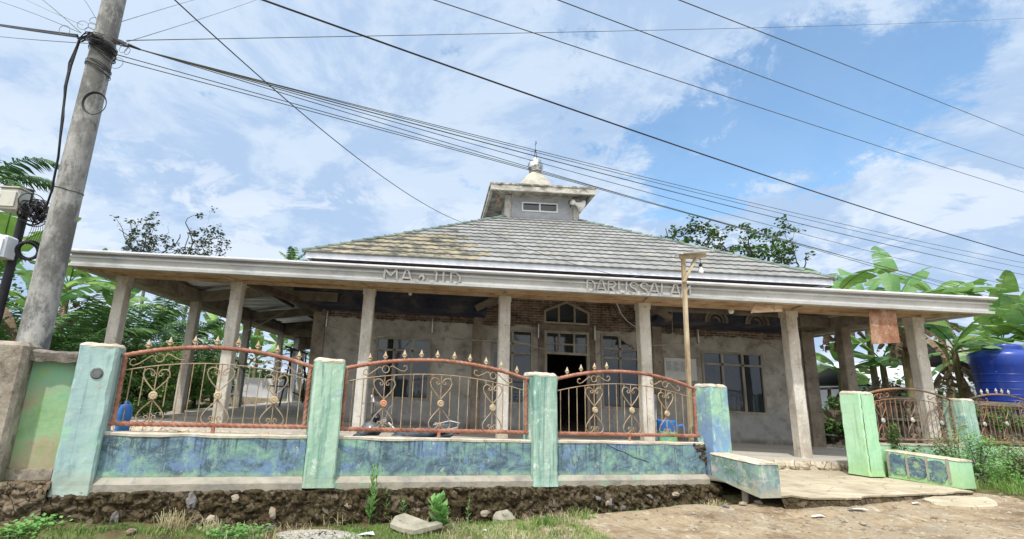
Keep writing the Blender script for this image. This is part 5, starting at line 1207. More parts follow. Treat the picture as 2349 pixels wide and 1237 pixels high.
railing(12.87, 15.5, 1.09, 1.88, 2.07, (.2,.5,.8), [fs_(x_, 915) for x_ in (2239,2254,2268,2288,2301,2316)], 'brown railing at the right edge in front of the blue water tank', dark=True, nb=17)

# ------------------------------------------------------------------ utility pole, cables
PXW, PYW = -4.445, 5.62
pole = thing('utility_pole', 'tall round concrete utility pole with black mould and tangled cables at the left', 'utility pole', (PXW, PYW, .2))
pb = MB(); prf = [(.163-.0056*z, z) for z in [.2+.5*k for k in range(20)]]
put(pb.lathe(prf, 28, None, (PXW,PYW,0)), 'shaft', m_pole, pole, smooth=True, autosmooth=True)
zw = at(240, 95, PYW-.15).z
random.seed(5)
def ring(z, r_, tilt, wob, th, n=26):
    a0 = random.uniform(0, 6)
    return [(PXW+r_*math.cos(a_)*(1+.02*math.sin(3*a_)), PYW+r_*math.sin(a_), z+tilt*math.cos(a_+wob)+.01*math.sin(2*a_+a0)) for a_ in [2*math.pi*i/n for i in range(n)]]
wr = MB()
for k in range(15): wr.tube(ring(zw+random.uniform(-.10,.10), .137+random.uniform(0,.02), -random.uniform(.03,.09), random.uniform(-.3,.3), 0), random.choice([.004,.006,.008]), 5, closed=True)
for k in range(5): wr.tube(ring(zw-.30+random.uniform(-.05,.05), .139+random.uniform(0,.01), -random.uniform(.03,.06), random.uniform(-.3,.3), 0), .004, 5, closed=True)
put(wr, 'wrapped_cables', m_black, pole)
put(MB().tube(ring(at(150,440,PYW).z, .147, -.015, 0, 0), .004, 5, closed=True), 'tie_wire', m_black, pole)
lo = MB()
def pl_(x, y, Y=PYW-.2): return at(x, y, Y)
for (x, y, r_, Y) in ((190,58,12,5.5),(148,70,14,5.5),(217,48,10,5.5),(283,112,11,5.45),(292,118,9,5.45),(268,145,15,5.45),(212,60,9,5.4),(205,70,8,5.45)):
    k_ = Y/1150*1.05; c_ = at(x, y, Y); e_ = random.uniform(.75,1.2); a0 = random.uniform(-.4,.4)
    lo.tube([c_ + Vector((math.cos(a_)*r_*k_*e_, a0*math.cos(a_)*r_*k_, math.sin(a_)*r_*k_)) for a_ in [2*math.pi*i/20 for i in range(20)]], .0032, 5, closed=True)
tag(lo.build('loose_wire_loops', m_greywire), 'thin pale loops of spare wire around the cable knot on the pole', 'wire')
kn = MB()
for k in range(16):
    a_ = pl_(random.uniform(176,190), random.uniform(76,100)); b_ = pl_(random.uniform(228,242), random.uniform(78,100), 5.46); m_ = a_.lerp(b_, .5)+Vector((random.uniform(-.02,.02), -.03, random.uniform(-.03,.07)))
    kn.tube([a_, a_.lerp(m_, .5)+Vector((0,0,random.uniform(-.03,.04))), m_, b_], random.choice([.003,.005,.007]), 5)
for k in range(12):
    a_ = pl_(random.uniform(252,268), random.uniform(84,102), 5.48); b_ = pl_(random.uniform(292,302), random.uniform(103,110), 5.4)
    kn.tube([a_, a_.lerp(b_, .5)+Vector((0,0,random.uniform(-.02,.02))), b_], random.choice([.004,.006]), 5)
tag(kn.build('cable_knot', m_black), 'black tangle of cables bunched either side of the utility pole', 'cable')
cj = MB(); cj.tube([at(294,103,5.4), at(306,108,5.45), at(322,114,5.5)], .022, 8, .012); tag(cj.build('cable_joint', m_black, smooth=True), 'thick black splice sleeve on the cables right of the pole', 'cable joint')
co = MB()
for k in range(5): co.tube([at(218,238,5.40)+Vector((math.cos(a_)*(.118+.003*k), -.004*k+.02*math.cos(a_), math.sin(a_)*(.135+.004*k))) for a_ in [2*math.pi*i/28 for i in range(28)]], .0045, 6, closed=True)
tag(co.build('cable_coil', m_black), 'round black coil of cable hung on the utility pole', 'cable coil')
hb = MB(); hb.tube([at(183,90,5.5), at(163,150,5.5), at(152,195,5.5), at(143,270,5.55), at(134,360,5.6), at(118,440,5.7), at(108,470,5.85), at(100,478,6.1)], .016, 7, .012)
hb.tube([at(183,90,5.48), at(158,145,5.5), at(156,165,5.5), at(148,200,5.5), at(146,270,5.5), at(130,380,5.6), at(116,445,5.7)], .009, 6)
tag(hb.build('hanging_cable', m_black), 'thick black cable dropping from the knot down the left side of the pole', 'cable')
def wire(a_, ya, m_, b_, yb, lab, r=.006, mt_=m_wire, name='overhead_wire', grp='overhead wires'):
    A, B = at(*a_, ya), at(*b_, yb); u, sg = .5, .2
    def f(u, sg): p = A.lerp(B, u); p.z -= 4*sg*u*(1-u); q = proj(p); return Vector((q[0]-m_[0], q[1]-m_[1]))
    for _ in range(30):
        r0_ = f(u, sg); du = (f(u+1e-4, sg)-r0_)/1e-4; ds = (f(u, sg+1e-4)-r0_)/1e-4
        det = du.x*ds.y-du.y*ds.x
        if abs(det) < 1e-9: break
        u -= (r0_.x*ds.y-r0_.y*ds.x)/det; sg -= (du.x*r0_.y-du.y*r0_.x)/det; u = min(.95, max(.05, u))
    n = 56; lo_, hi_ = (-.45 if ya <= 5 and a_[1] < 0 else 0), (1.35 if b_[0] > 2400 else 1)
    pts = [A+(B-A)*q - Vector((0,0,4*sg*q*(1-q))) for q in (lo_+(hi_-lo_)*i/n for i in range(n+1))]
    o = MB().tube(pts, r, 5).build(name, mt_); tag(o, lab, 'wire', grp); return o
wire((470,-48), 4.5, (1200,212), (2420,606), 15, 'thickest black wire crossing the whole sky and passing right of the dome', .012, m_black)
wire((900,-32), 5, (1600,200), (2420,463), 17, 'second wire from the left among those leaving the top edge, above the thick black one', .007)
wire((1180,-38), 5, (1700,158), (2420,408), 18, 'third wire down at the right edge of the sky', .007)
wire((1460,-38), 5, (1960,157), (2420,340), 18, 'rightmost wire leaving through the top edge of the photo', .007)
wire((290,93), 5.6, (1200,76), (2420,37), 30, 'nearly level wire running from the pole to the upper right', .006)
wire((360,-38), 3.8, (640,215), (1100,522), 14, 'wire sagging from the top edge down to the left side of the tiled roof', .0065, m_black)
wire((1085,512), 13.6, (1290,598), (1440,637), 10.2, 'thin wire lying down the roof slope to the eave', .005, m_black, grp='thin service wires')
wire((1440,640), 9.5, (1540,612), (1640,590), 11.7, 'short pale wire rising from the lettering over the eave', .004, m_greywire, grp='thin service wires')
for k, (m_, b_, r_) in enumerate((((1050,300),(2420,617),.006),((1050,304),(2420,629),.006),((1050,311),(2420,645),.0085),((1050,321),(2420,678),.006),((1050,335),(2420,706),.006))):
    wire((318,113), 5.5, m_, b_, 17, ('topmost','second','thickest, third','fourth','fifth')[k]+' wire of the bundle spreading right from the pole over the tower', r_, m_wire, grp='bundle of wires from the pole')
wire((262,124), 5.5, (1050,342), (2420,722), 17, 'upper of the two lowest wires leaving the pole towards the tower', .006)
wire((256,134), 5.5, (1050,346), (2420,738), 17, 'lowest wire leaving the pole towards the tower', .006)
wire((205,100), 5.5, (100,93), (-40,80), 8, 'thin wire reaching the pole from the left, lowest on that side', .0045)
wire((178,84), 5.5, (90,72), (-40,52), 8, 'thick black cable arriving at the knot from the left', .016, m_black)
wire((178,80), 5.48, (100,70), (-40,50), 8.05, 'second strand along the thick cable from the left', .009, m_black)
wire((186,76), 5.5, (100,40), (-30,-5), 9, 'thin wire slanting to the knot from the upper left corner', .004)
wire((190,58), 5.5, (125,30), (40,-10), 9, 'fainter wire above the slanting one at the upper left', .0035, m_greywire)
wire((186,76), 5.5, (140,35), (85,-10), 7, 'olive wire dropping steeply to the knot left of the pole', .005)
wire((228,58), 5.5, (208,22), (185,-12), 7, 'short steep wire meeting the pole top from above left', .004)
wire((262,55), 5.5, (350,28), (480,-10), 12, 'wire rising from the pole through the top edge', .005, m_greywire)
wire((285,98), 5.5, (440,50), (620,-12), 12, 'lower of the two wires rising right from the pole', .005, m_greywire)
# black pipe with two meter boxes
bp_ = thing('pipe_post', 'thin black pipe post carrying two meter boxes left of the utility pole', 'post', (-5.50, 6.30, .35))
put(MB().tube([(-5.50,6.30,.35),(-5.50,6.30,3.88)], .052, 12), 'pipe', m_black, bp_, smooth=True, autosmooth=True)
def mbox(x0, x1, z0, z1, mt_, lab, cap):
    t = thing('meter_box', lab, 'meter box', ((x0+x1)/2, 6.1, z0))
    put(MB().bevbox((x0,6.04,z0),(x1,6.24,z1),.02), 'case', mt_, t); put(MB().bevbox((x0+.02,6.02,z0+.03),(x1-.02,6.038,z1-.05),.004), 'door', mt_, t)
    put(MB().box((x0-.01,6.02,z1),(x1+.01,6.26,z1+.015)), 'hood', mt_, t) if cap else None
    put(MB().box((x0+.03,6.012,(z0+z1)/2),(x0+.05,6.019,(z0+z1)/2+.03)), 'latch', m_black, t)
mbox(-5.66, -5.40, 3.52, 3.80, m_plas_grey, 'beige meter box at the top of the black pipe post', True)
mbox(-5.72, -5.41, 2.90, 3.18, m_plas_white, 'white meter box lower on the black pipe post', False)
tg = MB(); random.seed(9)
for k in range(40):
    c_ = Vector((-5.28+random.uniform(-.05,.08), 6.2+random.uniform(-.05,.05), 3.55+random.uniform(-.10,.12))); r_ = random.uniform(.07,.15); ax = Matrix.Rotation(random.uniform(0,3.1),3,'Z') @ Matrix.Rotation(random.uniform(-.7,.7),3,'X')
    tg.tube([c_ + ax @ Vector((r_*math.cos(a_), 0, r_*.8*math.sin(a_))) for a_ in [2*math.pi*i/18 for i in range(18)]], .006, 5, closed=True)
for k in range(8): tg.tube([(-5.25+.02*k,6.2,3.45),(-5.27+.03*k,6.2,3.3),(-5.33+.03*k,6.22,3.1)], .004, 4)
tag(tg.build('cable_tangle', m_black), 'black tangle of coiled cable beside the upper meter box', 'cable coil')
tg = MB()
for k in range(12):
    c_ = Vector((-5.25+random.uniform(-.01,.02), 6.2+random.uniform(-.03,.03), 3.03+random.uniform(-.02,.02))); r_ = random.uniform(.10,.12)
    tg.tube([c_ + Vector((r_*.75*math.cos(a_), r_*.6*math.cos(a_), r_*math.sin(a_))) for a_ in [2*math.pi*i/20 for i in range(20)]], .009, 5, closed=True)
tag(tg.build('cable_coil', m_black), 'thick black ring of coiled cable beside the white meter box', 'cable coil')
# home made street lamp: timber post, little tin roof, bare bulb
lp = thing('street_lamp', 'home made timber lamp post with a small slanted tin roof behind the blue pillar', 'street lamp', tuple(fw_pt(6.02, .5, .4)))
put(MB().bar(fw_pt(6.02,.52,.4), fw_pt(6.10,.52,4.08), .06, .06), 'post', m_wood, lp)
put(MB().bar(fw_pt(6.03,.52,4.09), fw_pt(6.58,.48,4.19), .05, .07), 'arm', m_wood, lp)
put(MB().bar(fw_pt(6.02,.46,3.62), fw_pt(6.35,.46,4.12), .04, .03).bar(fw_pt(6.12,.57,3.62), fw_pt(6.42,.57,4.12), .04, .03), 'brace', m_wood, lp)
put(sheet(fw_pt(6.0,.36,4.13), fw_pt(6.0,.70,4.13), fw_pt(6.68,.70,4.27), fw_pt(6.68,.36,4.27), 30, .1, .008), 'tin_roof', m_metalroof, lp)
bb = fw_pt(6.47,.5,3.88); put(MB().lathe([(.001,-.055),(.034,-.045),(.046,-.008),(.042,.025),(.026,.06),(.024,.085)], 16, None, tuple(bb)), 'bulb', m_bulb, lp, smooth=True)
put(MB().lathe([(.03,.085),(.032,.13),(.01,.14)], 12, None, tuple(bb)).tube([bb+Vector((0,0,.13)), bb+Vector((0,0,.32))], .005, 5), 'socket', m_black, lp)
# ------------------------------------------------------------------ motorcycle
def motorcycle():
    t = thing('motorcycle', 'silver and black underbone motorcycle parked behind the middle railing', 'motorcycle', (-.55, 7.45, .22), None, FA+R(4))
    M0 = t.location; 
    Mx = Matrix.Translation((-.55,7.45,.22)) @ Matrix.Rotation(FA+R(4),4,'Z') @ Matrix.Rotation(R(17),4,'X')   # front towards -x, leaning on its stand
    def mp(mb, n, mt_, par=t, **k):
        mb.v = [tuple(Mx @ Vector(p)) for p in mb.v]; return put(mb, n, mt_, par, **k)
    for (xw, nm) in ((-.62,'front_wheel'),(.60,'rear_wheel')):
        ty = MB(); ty.tube([(xw+.235*math.cos(a_),0,.28+.235*math.sin(a_)) for a_ in [2*math.pi*i/32 for i in range(32)]], .042, 8, closed=True); w_ = mp(ty, nm, m_rubber, smooth=True)
        rm = MB()
        for k in range(6): a_ = math.pi*k/3; rm.bar((xw,0,.28), (xw+.2*math.cos(a_),0,.28+.2*math.sin(a_)), .03, .02)
        rm.tube([(xw+.2*math.cos(a_),0,.28+.2*math.sin(a_)) for a_ in [2*math.pi*i/28 for i in range(28)]], .014, 6, closed=True); rm.tube([(xw,-.05,.28),(xw,.05,.28)], .035, 10); mp(rm, 'rim', m_chrome, w_)
    fk = MB()
    for yy in (-.075,.075): fk.tube([(-.62,yy,.28),(-.42,yy,.76)], .020, 8)
    mp(fk, 'front_fork', m_chrome)
    fd = MB(); n=12
    vs=[];fs=[]
    for i in range(n+1):
        a_ = R(25+130*i/n)
        for yy in (-.065,-.03,.03,.065): vs.append((-.62+.30*math.cos(a_),yy,.28+.30*math.sin(a_)-(.03 if abs(yy)>.05 else 0)))
    for i in range(n):
        for k in range(3): fs.append((i*4+k,i*4+k+1,(i+1)*4+k+1,(i+1)*4+k))
    fd.add(vs,fs); mp(fd,'mudguard',m_silver,smooth=True)
    # front cowl with the headlight nose and leg shields
    cw = MB(); prof_ = [(-.62,.66,.02,.04),(-.56,.72,.09,.09),(-.46,.80,.14,.12),(-.36,.84,.13,.11),(-.28,.83,.08,.06),(-.24,.82,.02,.02)]
    vs=[];fs=[];n=16
    for (x,z,ry,rz) in prof_:
        for k in range(n): a_=2*math.pi*k/n; vs.append((x,ry*math.cos(a_),z+rz*math.sin(a_)))
    for i in range(len(prof_)-1):
        for k in range(n): fs.append((i*n+k,i*n+(k+1)%n,(i+1)*n+(k+1)%n,(i+1)*n+k))
    cw.add(vs,fs+[tuple(range(n-1,-1,-1)),tuple(range(5*n,6*n))]); mp(cw,'front_cowl',m_silver,smooth=True)
    ls_ = MB()
    for sg in (-1,1): ls_.add([(-.40,sg*.10,.80),(-.30,sg*.17,.62),(-.24,sg*.19,.36),(-.16,sg*.13,.28),(-.22,sg*.09,.60),(-.30,sg*.06,.80)],[(0,1,2,3,4,5)])
    o = mp(ls_,'leg_shield',m_paintblack); so=o.modifiers.new('t','SOLIDIFY'); so.thickness=.02
    hl = MB(); hl.blob((-.585,0,.70),.05,.085,.05,1,6,0); mp(hl,'headlight',m_glass,smooth=True)
    st = MB(); st.tube([(-.40,0,.80),(-.36,0,.97)],.028,8); mp(st,'steering_head',m_paintblack)
    hb_ = MB(); hb_.tube([(-.22,-.33,.98),(-.27,-.22,1.02),(-.33,-.11,1.00),(-.36,0,.97),(-.35,.11,1.03),(-.34,.22,1.10),(-.34,.33,1.13)],.018,8); h_=mp(hb_,'handlebar',m_paintblack)
    gr = MB()
    gr.tube([(-.18,-.39,.96),(-.255,-.25,1.01)],.024,8); gr.tube([(-.34,.40,1.15),(-.34,.25,1.11)],.024,8)
    mp(gr,'grip',m_chrome,h_)
    lv = MB()
    for sg in (-1,1):
        lv = MB(); zq = .0 if sg < 0 else .075; lv.tube([(-.32,sg*.20,1.045+zq),(-.38,sg*.27,1.04+zq),(-.36,sg*.37,1.02+zq)],.010,5); lv.box((-.35,sg*.2-.03,1.0+zq),(-.28,sg*.2+.03,1.06+zq)); mp(lv,'brake_lever',m_chrome,h_)
    ck_ = MB(); ck_.blob((-.36,0,1.01),.06,.10,.035,2,6,0); mp(ck_,'instrument_cowl',m_paintblack,h_,smooth=True)
    mi = MB()
    for sg in (-1,): mi.tube([(-.29,sg*.2,1.06),(-.27,sg*.22,1.2),(-.24,sg*.26,1.27)],.006,5)
    mp(mi,'mirror_stem',m_chrome,h_)
    fr = MB(); fr.tube([(-.38,0,.78),(-.20,0,.52),(.05,0,.45),(.30,0,.60),(.72,0,.72)],.045,8); mp(fr,'frame',m_paintblack,smooth=True)
    en = MB(); en.blob((0,0,.34),.17,.12,.11,3,8,.15); en.tube([(.02,.13,.28),(.35,.15,.26),(.75,.16,.36)],.04,8); mp(en,'engine',m_chrome,smooth=True)
    body=MB(); vs=[];fs=[]; prof_=[(-.02,.60,.05,.05),(.10,.66,.11,.09),(.30,.69,.125,.10),(.55,.73,.12,.085),(.78,.80,.09,.05),(.88,.84,.03,.02)]
    for (x,z,ry,rz) in prof_:
        for k in range(n): a_=2*math.pi*k/n; vs.append((x,ry*math.cos(a_),z+rz*math.sin(a_)))
    for i in range(len(prof_)-1):
        for k in range(n): fs.append((i*n+k,i*n+(k+1)%n,(i+1)*n+(k+1)%n,(i+1)*n+k))
    body.add(vs,fs+[tuple(range(n-1,-1,-1)),tuple(range(5*n,6*n))]); mp(body,'tail_body',m_silver,smooth=True)
    se=MB(); vs=[];fs=[]; prof_=[(-.10,.70,.06,.03),(.02,.75,.11,.05),(.20,.77,.13,.055),(.38,.79,.135,.06),(.60,.85,.125,.05),(.78,.89,.07,.03)]
    for (x,z,ry,rz) in prof_:
        for k in range(n): a_=2*math.pi*k/n; vs.append((x,ry*math.cos(a_),z+rz*math.sin(a_)))
    for i in range(len(prof_)-1):
        for k in range(n): fs.append((i*n+k,i*n+(k+1)%n,(i+1)*n+(k+1)%n,(i+1)*n+k))
    se.add(vs,fs+[tuple(range(n-1,-1,-1)),tuple(range(5*n,6*n))]); mp(se,'seat',m_seat,smooth=True)
    gb=MB(); gb.tube([(.55,-.12,.86),(.80,-.13,.92),(.90,0,.94),(.80,.13,.92),(.55,.12,.86)],.013,7); mp(gb,'grab_rail',m_chrome)
    tl=MB(); tl.blob((.88,0,.82),.03,.08,.03,2,6,0); mp(tl,'tail_light',mat('red_tail_lens',[(.4,(.4,.01,.01)),(.6,(.5,.02,.02))],rough=.2,bump=0),smooth=True)
    sd_=MB(); sd_.tube([(.02,-.1,.30),(.10,-.30,.05)],.012,6); mp(sd_,'side_stand',m_iron)
motorcycle()

# ------------------------------------------------------------------ ground clutter
FMi = FM.inverted()
def gpt(x, y):
    """where the ground is met at a photo pixel"""
    d = fw + rt*((x-PX)/F_PX) - up*((y-PY)/F_PX); o_ = Vector((0,0,EYE)); k = .5
    while k < 60:
        p = o_+d*k; l = FMi @ p
        if p.z <= ground_h(l.x, l.y): return Vector((p.x, p.y, ground_h(l.x, l.y)))
        k += .01
    return o_+d*10
def rock(x, y, rx, ry, rz, lab, mt_, seed, amp=.35, sink=.3, name='rock'):
    p = gpt(x, y); mb = MB().blob(p+Vector((0,0,rz*(1-sink))), rx, ry, rz, seed, 8, amp, Matrix.Rotation(seed*1.3,4,'Z')); o = mb.build(name, mt_); tag(o, lab, 'rock'); return o
rock(1155,1200,.155,.11,.085,'rounded pale rock in the grass below the teal pillar', m_stonewhite, 3)
sb_ = MB(); p = gpt(950,1222); ring_ = [(-.26,-.02),(-.22,.10),(-.12,.16),(.05,.12),(.16,.07),(.27,.09),(.30,.02),(.12,-.07),(.0,-.13),(-.14,-.09)]
zs_ = [.05,.10,.12,.08,.06,.08,.07,.03,.02,.03]
vt = [p+Vector((a_,b_,z_+.03)) for (a_, b_), z_ in zip(ring_, zs_)]; sb_.add(vt+[q-Vector((0,0,.04)) for q in vt], [tuple(range(9,-1,-1)), tuple(range(10,20))]+[(i,(i+1)%10,(i+1)%10+10,i+10) for i in range(10)])
o = sb_.build('stone_slab', m_stonewhite); tag(o, 'crumpled pale cement slab lying on the grass at the bottom edge', 'stone slab')
for k, (x, y, s_, lab) in enumerate(((843,1190,.05,'squarish pale stone behind the cement slab'),(690,1200,.06,'flat stone left of the gravel heap'),(1245,1190,.04,'small stone by the green tuft'),(1590,1180,.03,'small stone on the road edge below the third railing'),
    (1950,1172,.035,'stone lying before the concrete apron'),(1665,1165,.05,'broken stone under the left parapet end'),(1740,1155,.05,'angular stone at the corner of the left parapet'),(1705,1160,.06,'largest of the broken stones by the left parapet'),
    (1980,1205,.04,'dark stone alone on the right part of the road'),(1775,1215,.02,'tiny stone in the middle of the road'),(300,1225,.05,'stone in the grass at the bottom left'),(560,1195,.06,'pale stone below the left railing'),(620,1215,.05,'stone beside the dry clump left of the gravel'))):
    rock(x, y, s_, s_*.8, s_*.5, lab, random.choice([m_stonewhite, m_stonepale, m_stonegrey]), k+20)['group'] = 'small loose stones'
li = [(2100,1158,.07,.03),(1875,1188,.10,.04),(840,1230,.09,.05),(1110,1222,.03,.02),(1965,1172,.16,.03)]
for k, (x, y, a_, b_) in enumerate(li):
    p = gpt(x, y); mb = MB(); c5 = [(-a_,-b_,.012),(a_*.2,-b_*1.1,.03),(a_,-b_*.4,.015),(a_*.7,b_,.03),(-a_*.5,b_*.8,.012)]
    mb.add([p+Vector(q) for q in c5]+[p+Vector(q)+Vector((0,0,.004)) for q in c5], [(4,3,2,1,0),(5,6,7,8,9)]+[(i,(i+1)%5,(i+1)%5+5,i+5) for i in range(5)])
    o = mb.build('litter_scrap', m_plas_white); tag(o, ('small white scrap by the right parapet end','crumpled whitish scrap on the road before the ramp','bluish white scrap on the gravel at the bottom edge','tiny white scrap in the grass','long pale scrap near the concrete apron')[k], 'litter', 'litter on the ground')
st_ = MB(); a_ = gpt(2155,1163); b_ = gpt(2240,1168); st_.tube([a_+Vector((0,0,.012)), a_.lerp(b_,.5)+Vector((0,0,.02)), b_+Vector((0,0,.012))], .008, 5); tag(st_.build('fallen_stick', m_darkwood), 'thin dark stick lying on the road at the right', 'stick')
m_grit = mat('brown_grit', [(.4, (.13,.10,.07)), (.6, (.25,.20,.145))], scale=9, bump=.2)
# pebbles on the road and a gravel heap, uncounted
pb_ = MB(); random.seed(21)
def gh(s, y): p = FM @ Vector((s, y, 0)); p.z = ground_h(s, y); return p
def pebble(p, r_):
    k = random.random()*6; vs = [p+Vector((r_*1.3*math.cos(a_+k)*random.uniform(.7,1.1), r_*math.sin(a_+k)*random.uniform(.7,1.1), 0)) for a_ in (0,1.2,2.4,3.6,4.9)] + [p+Vector((r_*.3*random.uniform(-1,1), 0, r_*random.uniform(.4,.8)))]
    return vs, [(i,(i+1)%5,5) for i in range(5)]
for _ in range(5200):
    s = random.uniform(.8, 13); y = -random.uniform(.5, 4.6)
    if mnoise.noise(Vector((s*.9,y*.9,4))) < -.15+.3*random.random()-.1: continue
    pb_.add(*pebble(gh(s, y)-Vector((0,0,.002)), random.choice([.006,.009,.012,.02])*random.uniform(.7,1.5)))
tag(pb_.build('road_pebbles', m_stonewhite), 'loose pebbles scattered over the dirt road', 'pebbles', None, 'stuff')
pb_ = MB(); random.seed(22)
for _ in range(3800):
    s = random.uniform(.8, 13); y = -random.uniform(.45, 4.6)
    if mnoise.noise(Vector((s*.7,y*.9,14))) < -.1+.3*random.random()-.1: continue
    pb_.add(*pebble(gh(s, y)-Vector((0,0,.002)), random.choice([.006,.010,.014,.024])*random.uniform(.7,1.5)))
tag(pb_.build('dark_road_grit', m_grit), 'darker brown grit and clods lying on the dirt road', 'grit', None, 'stuff')
lf_ = MB()
for _ in range(420):
    s = random.uniform(-4, 12); y = -random.uniform(.1, 3.2); p = gh(s, y)+Vector((0,0,.006)); az = random.uniform(0,6.28); d = Vector((math.cos(az), math.sin(az), random.uniform(0,.3))).normalized(); n_ = Vector((random.gauss(0,.2), random.gauss(0,.2), 1)).normalized(); n_ = (n_-d*n_.dot(d)).normalized()
    L_ = random.uniform(.02,.055); sv = d.cross(n_)*L_*.3; m_ = p+d*L_*.5; lf_.add([p, m_+sv, p+d*L_, m_-sv], [(0,1,2,3)])
tag(lf_.build('fallen_leaves', m_dryleaf), 'small brown fallen leaves scattered on the road and verge', 'fallen leaves', None, 'stuff')
gr_ = MB()
for _ in range(1500):
    a_ = random.uniform(0, 6.28); q = math.sqrt(random.random()); c_ = gpt(745, 1232); p = c_+Vector((.50*q*math.cos(a_), .22*q*math.sin(a_), 0)); p.z += .06*(1-q)
    gr_.add(*pebble(p, random.uniform(.008,.018)))
tag(gr_.build('gravel_heap', mat('grey_gravel', [(.35,(.24,.23,.21)),(.65,(.44,.42,.38))], scale=30, bump=0)), 'low heap of grey gravel at the bottom edge below the mint pillar', 'gravel', None, 'stuff')
# ------------------------------------------------------------------ plants
def blade(mb, p, az, h, w_, lean, bend=.3):
    d = Vector((math.cos(az), math.sin(az), 0)); s_ = Vector((-d.y, d.x, 0))*w_
    a_ = p; b_ = p+d*lean*h*.4+Vector((0,0,h*.6)); c_ = p+d*(lean*h*(1+bend))+Vector((0,0,h*(1-bend*.4)))
    mb.add([a_-s_, a_+s_, b_+s_*.8, b_-s_*.8, c_], [(0,1,2,3),(3,2,4)])
def grass_patch(name, mt_, n, fn, lab, hs=(.03,.09), w_=.004, lean=.6, seed=0):
    random.seed(seed); mb = MB()
    for _ in range(n):
        p = fn()
        if p is None: continue
        blade(mb, p, random.uniform(0,6.28), random.uniform(*hs), w_*random.uniform(.6,1.3), random.uniform(.1,lean), random.uniform(.1,.6))
    return tag(mb.build(name, mt_), lab, 'grass', None, 'stuff')
def vg(s0, s1, y0, y1, th=-.05, f=1.3, sd=0):
    def fn():
        s, y = random.uniform(s0, s1), random.uniform(y0, y1)
        if mnoise.noise(Vector((s*f, y*f, sd))) + .5*mnoise.noise(Vector((s*f*4, y*f*4, sd+4))) < th: return None
        return gh(s, y)
    return fn
grass_patch('short_grass', m_grass, 26000, vg(-4.2, 2.9, -1.7, -.28, -.30), 'short fresh grass on the verge below the fence', (.015,.055), seed=1)
grass_patch('ditch_weeds', m_bush, 2600, vg(-2.6, 6.0, -.42, -.02, .02, 1.6, 3), 'small dark weeds rooted along the foot of the retaining wall', (.02,.08), .006, 1.0, seed=6)
grass_patch('dry_grass', m_straw, 3600, vg(-3.4, 3.4, -1.3, -.15, .05, 1.1, 9), 'straw coloured dry grass mixed into the verge', (.05,.15), .0032, 1.3, seed=2)
grass_patch('roadside_grass', m_grass, 15000, vg(10.3, 17.5, -2.6, .05, -.22), 'rank green grass around the weeds at the right edge', (.05,.20), .006, seed=3)
grass_patch('yard_grass', m_bush, 9000, lambda: (lambda x, y: Vector((x, y, .43)))(random.uniform(-13,-7.2), random.uniform(9,21)), 'low green ground cover in the yard left of the mosque', (.05,.2), .012, seed=4)
def straw_clump(x, y, n, h, lab, seed, mt_=m_straw, w_=.004):
    random.seed(seed); p = gpt(x, y); mb = MB()
    for _ in range(n):
        az = random.uniform(0, 6.28); q = p+Vector((random.gauss(0,.07), random.gauss(0,.04), -.01)); L_ = h*random.uniform(.5,1.1); e = random.uniform(.5,1.4)
        d = Vector((math.cos(az)*math.cos(e), math.sin(az)*math.cos(e)*.5, math.sin(e))); m_ = q+d*L_*.6; tip = m_+Vector((d.x*.5, d.y*.5, d.z*.1-.15))*L_*.5
        s_ = Vector((-math.sin(az), math.cos(az), 0))*w_; s_ = s_ if abs(s_.x) > .001 else Vector((w_,0,0))
        mb.add([q-s_, q+s_, m_+s_*.8, m_-s_*.8, tip], [(0,1,2,3),(3,2,4)])
    return tag(mb.build('dry_grass_clump', mt_), lab, 'grass clump', 'grass clumps on the verge')
straw_clump(400,1215,120,.34,'large straw coloured clump below the left railing',1); straw_clump(480,1222,70,.26,'second straw clump right of the large one at the bottom left',2)
straw_clump(650,1200,30,.22,'small dry clump left of the mint pillar foot',3); straw_clump(760,1205,40,.25,'brownish dry clump by the gravel heap',4)
straw_clump(1250,1205,110,.20,'bright green tuft just left of the road edge below the teal pillar',5,m_grass,.005); straw_clump(1210,1215,60,.14,'small green tuft beside the pale rock',8,m_grass,.005)
straw_clump(1340,1190,50,.24,'green and dry tuft in the ditch below the third railing',6,m_grass,.005); straw_clump(1640,1160,60,.16,'dry tuft at the foot of the parapet prop',7)
def leaf4(mb, p, d, n_, L_, w_, fold=.15):
    """a small pointed leaf from p along d"""
    s_ = d.cross(n_).normalized()*w_; m_ = p+d*L_*.45
    mb.add([p, m_+s_+n_*fold*w_, p+d*L_, m_-s_+n_*fold*w_, m_], [(0,4,2,1),(0,3,2,4)])
def weed(x, y, h, n, Ll, wl, lab, seed, stems=1, mt_=m_weed, spread=.25, up_=.5, p=None):
    random.seed(seed); p = p or gpt(x, y)
    t = thing('weed', lab, 'weed', tuple(p)); sm_ = MB(); lf = MB()
    for k in range(stems):
        a_ = random.uniform(0,6.28); top = p+Vector((math.cos(a_)*spread*h*(k>0), math.sin(a_)*spread*h*.6*(k>0), h*random.uniform(.7,1) if k else h)); mid = p.lerp(top,.5)+Vector((random.uniform(-.02,.02),0,0))
        sm_.tube([p, mid, top], .004, 5, .002)
        for i in range(n):
            u = .12+.88*i/n; q = p.lerp(mid, u*2) if u < .5 else mid.lerp(top, u*2-1); az = i*2.4+random.uniform(-.3,.3)
            e = up_+.5*u+random.uniform(-.2,.2); d = Vector((math.cos(az)*math.cos(e), math.sin(az)*math.cos(e), math.sin(e)))
            nn = Vector((-math.cos(az)*math.sin(e), -math.sin(az)*math.sin(e), math.cos(e)))
            leaf4(lf, q, d, nn, Ll*random.uniform(.7,1.1)*(1.1-.4*u), wl*(1.1-.4*u))
    put(sm_, 'stem', m_weed, t); put(lf, 'leaves', mt_, t)
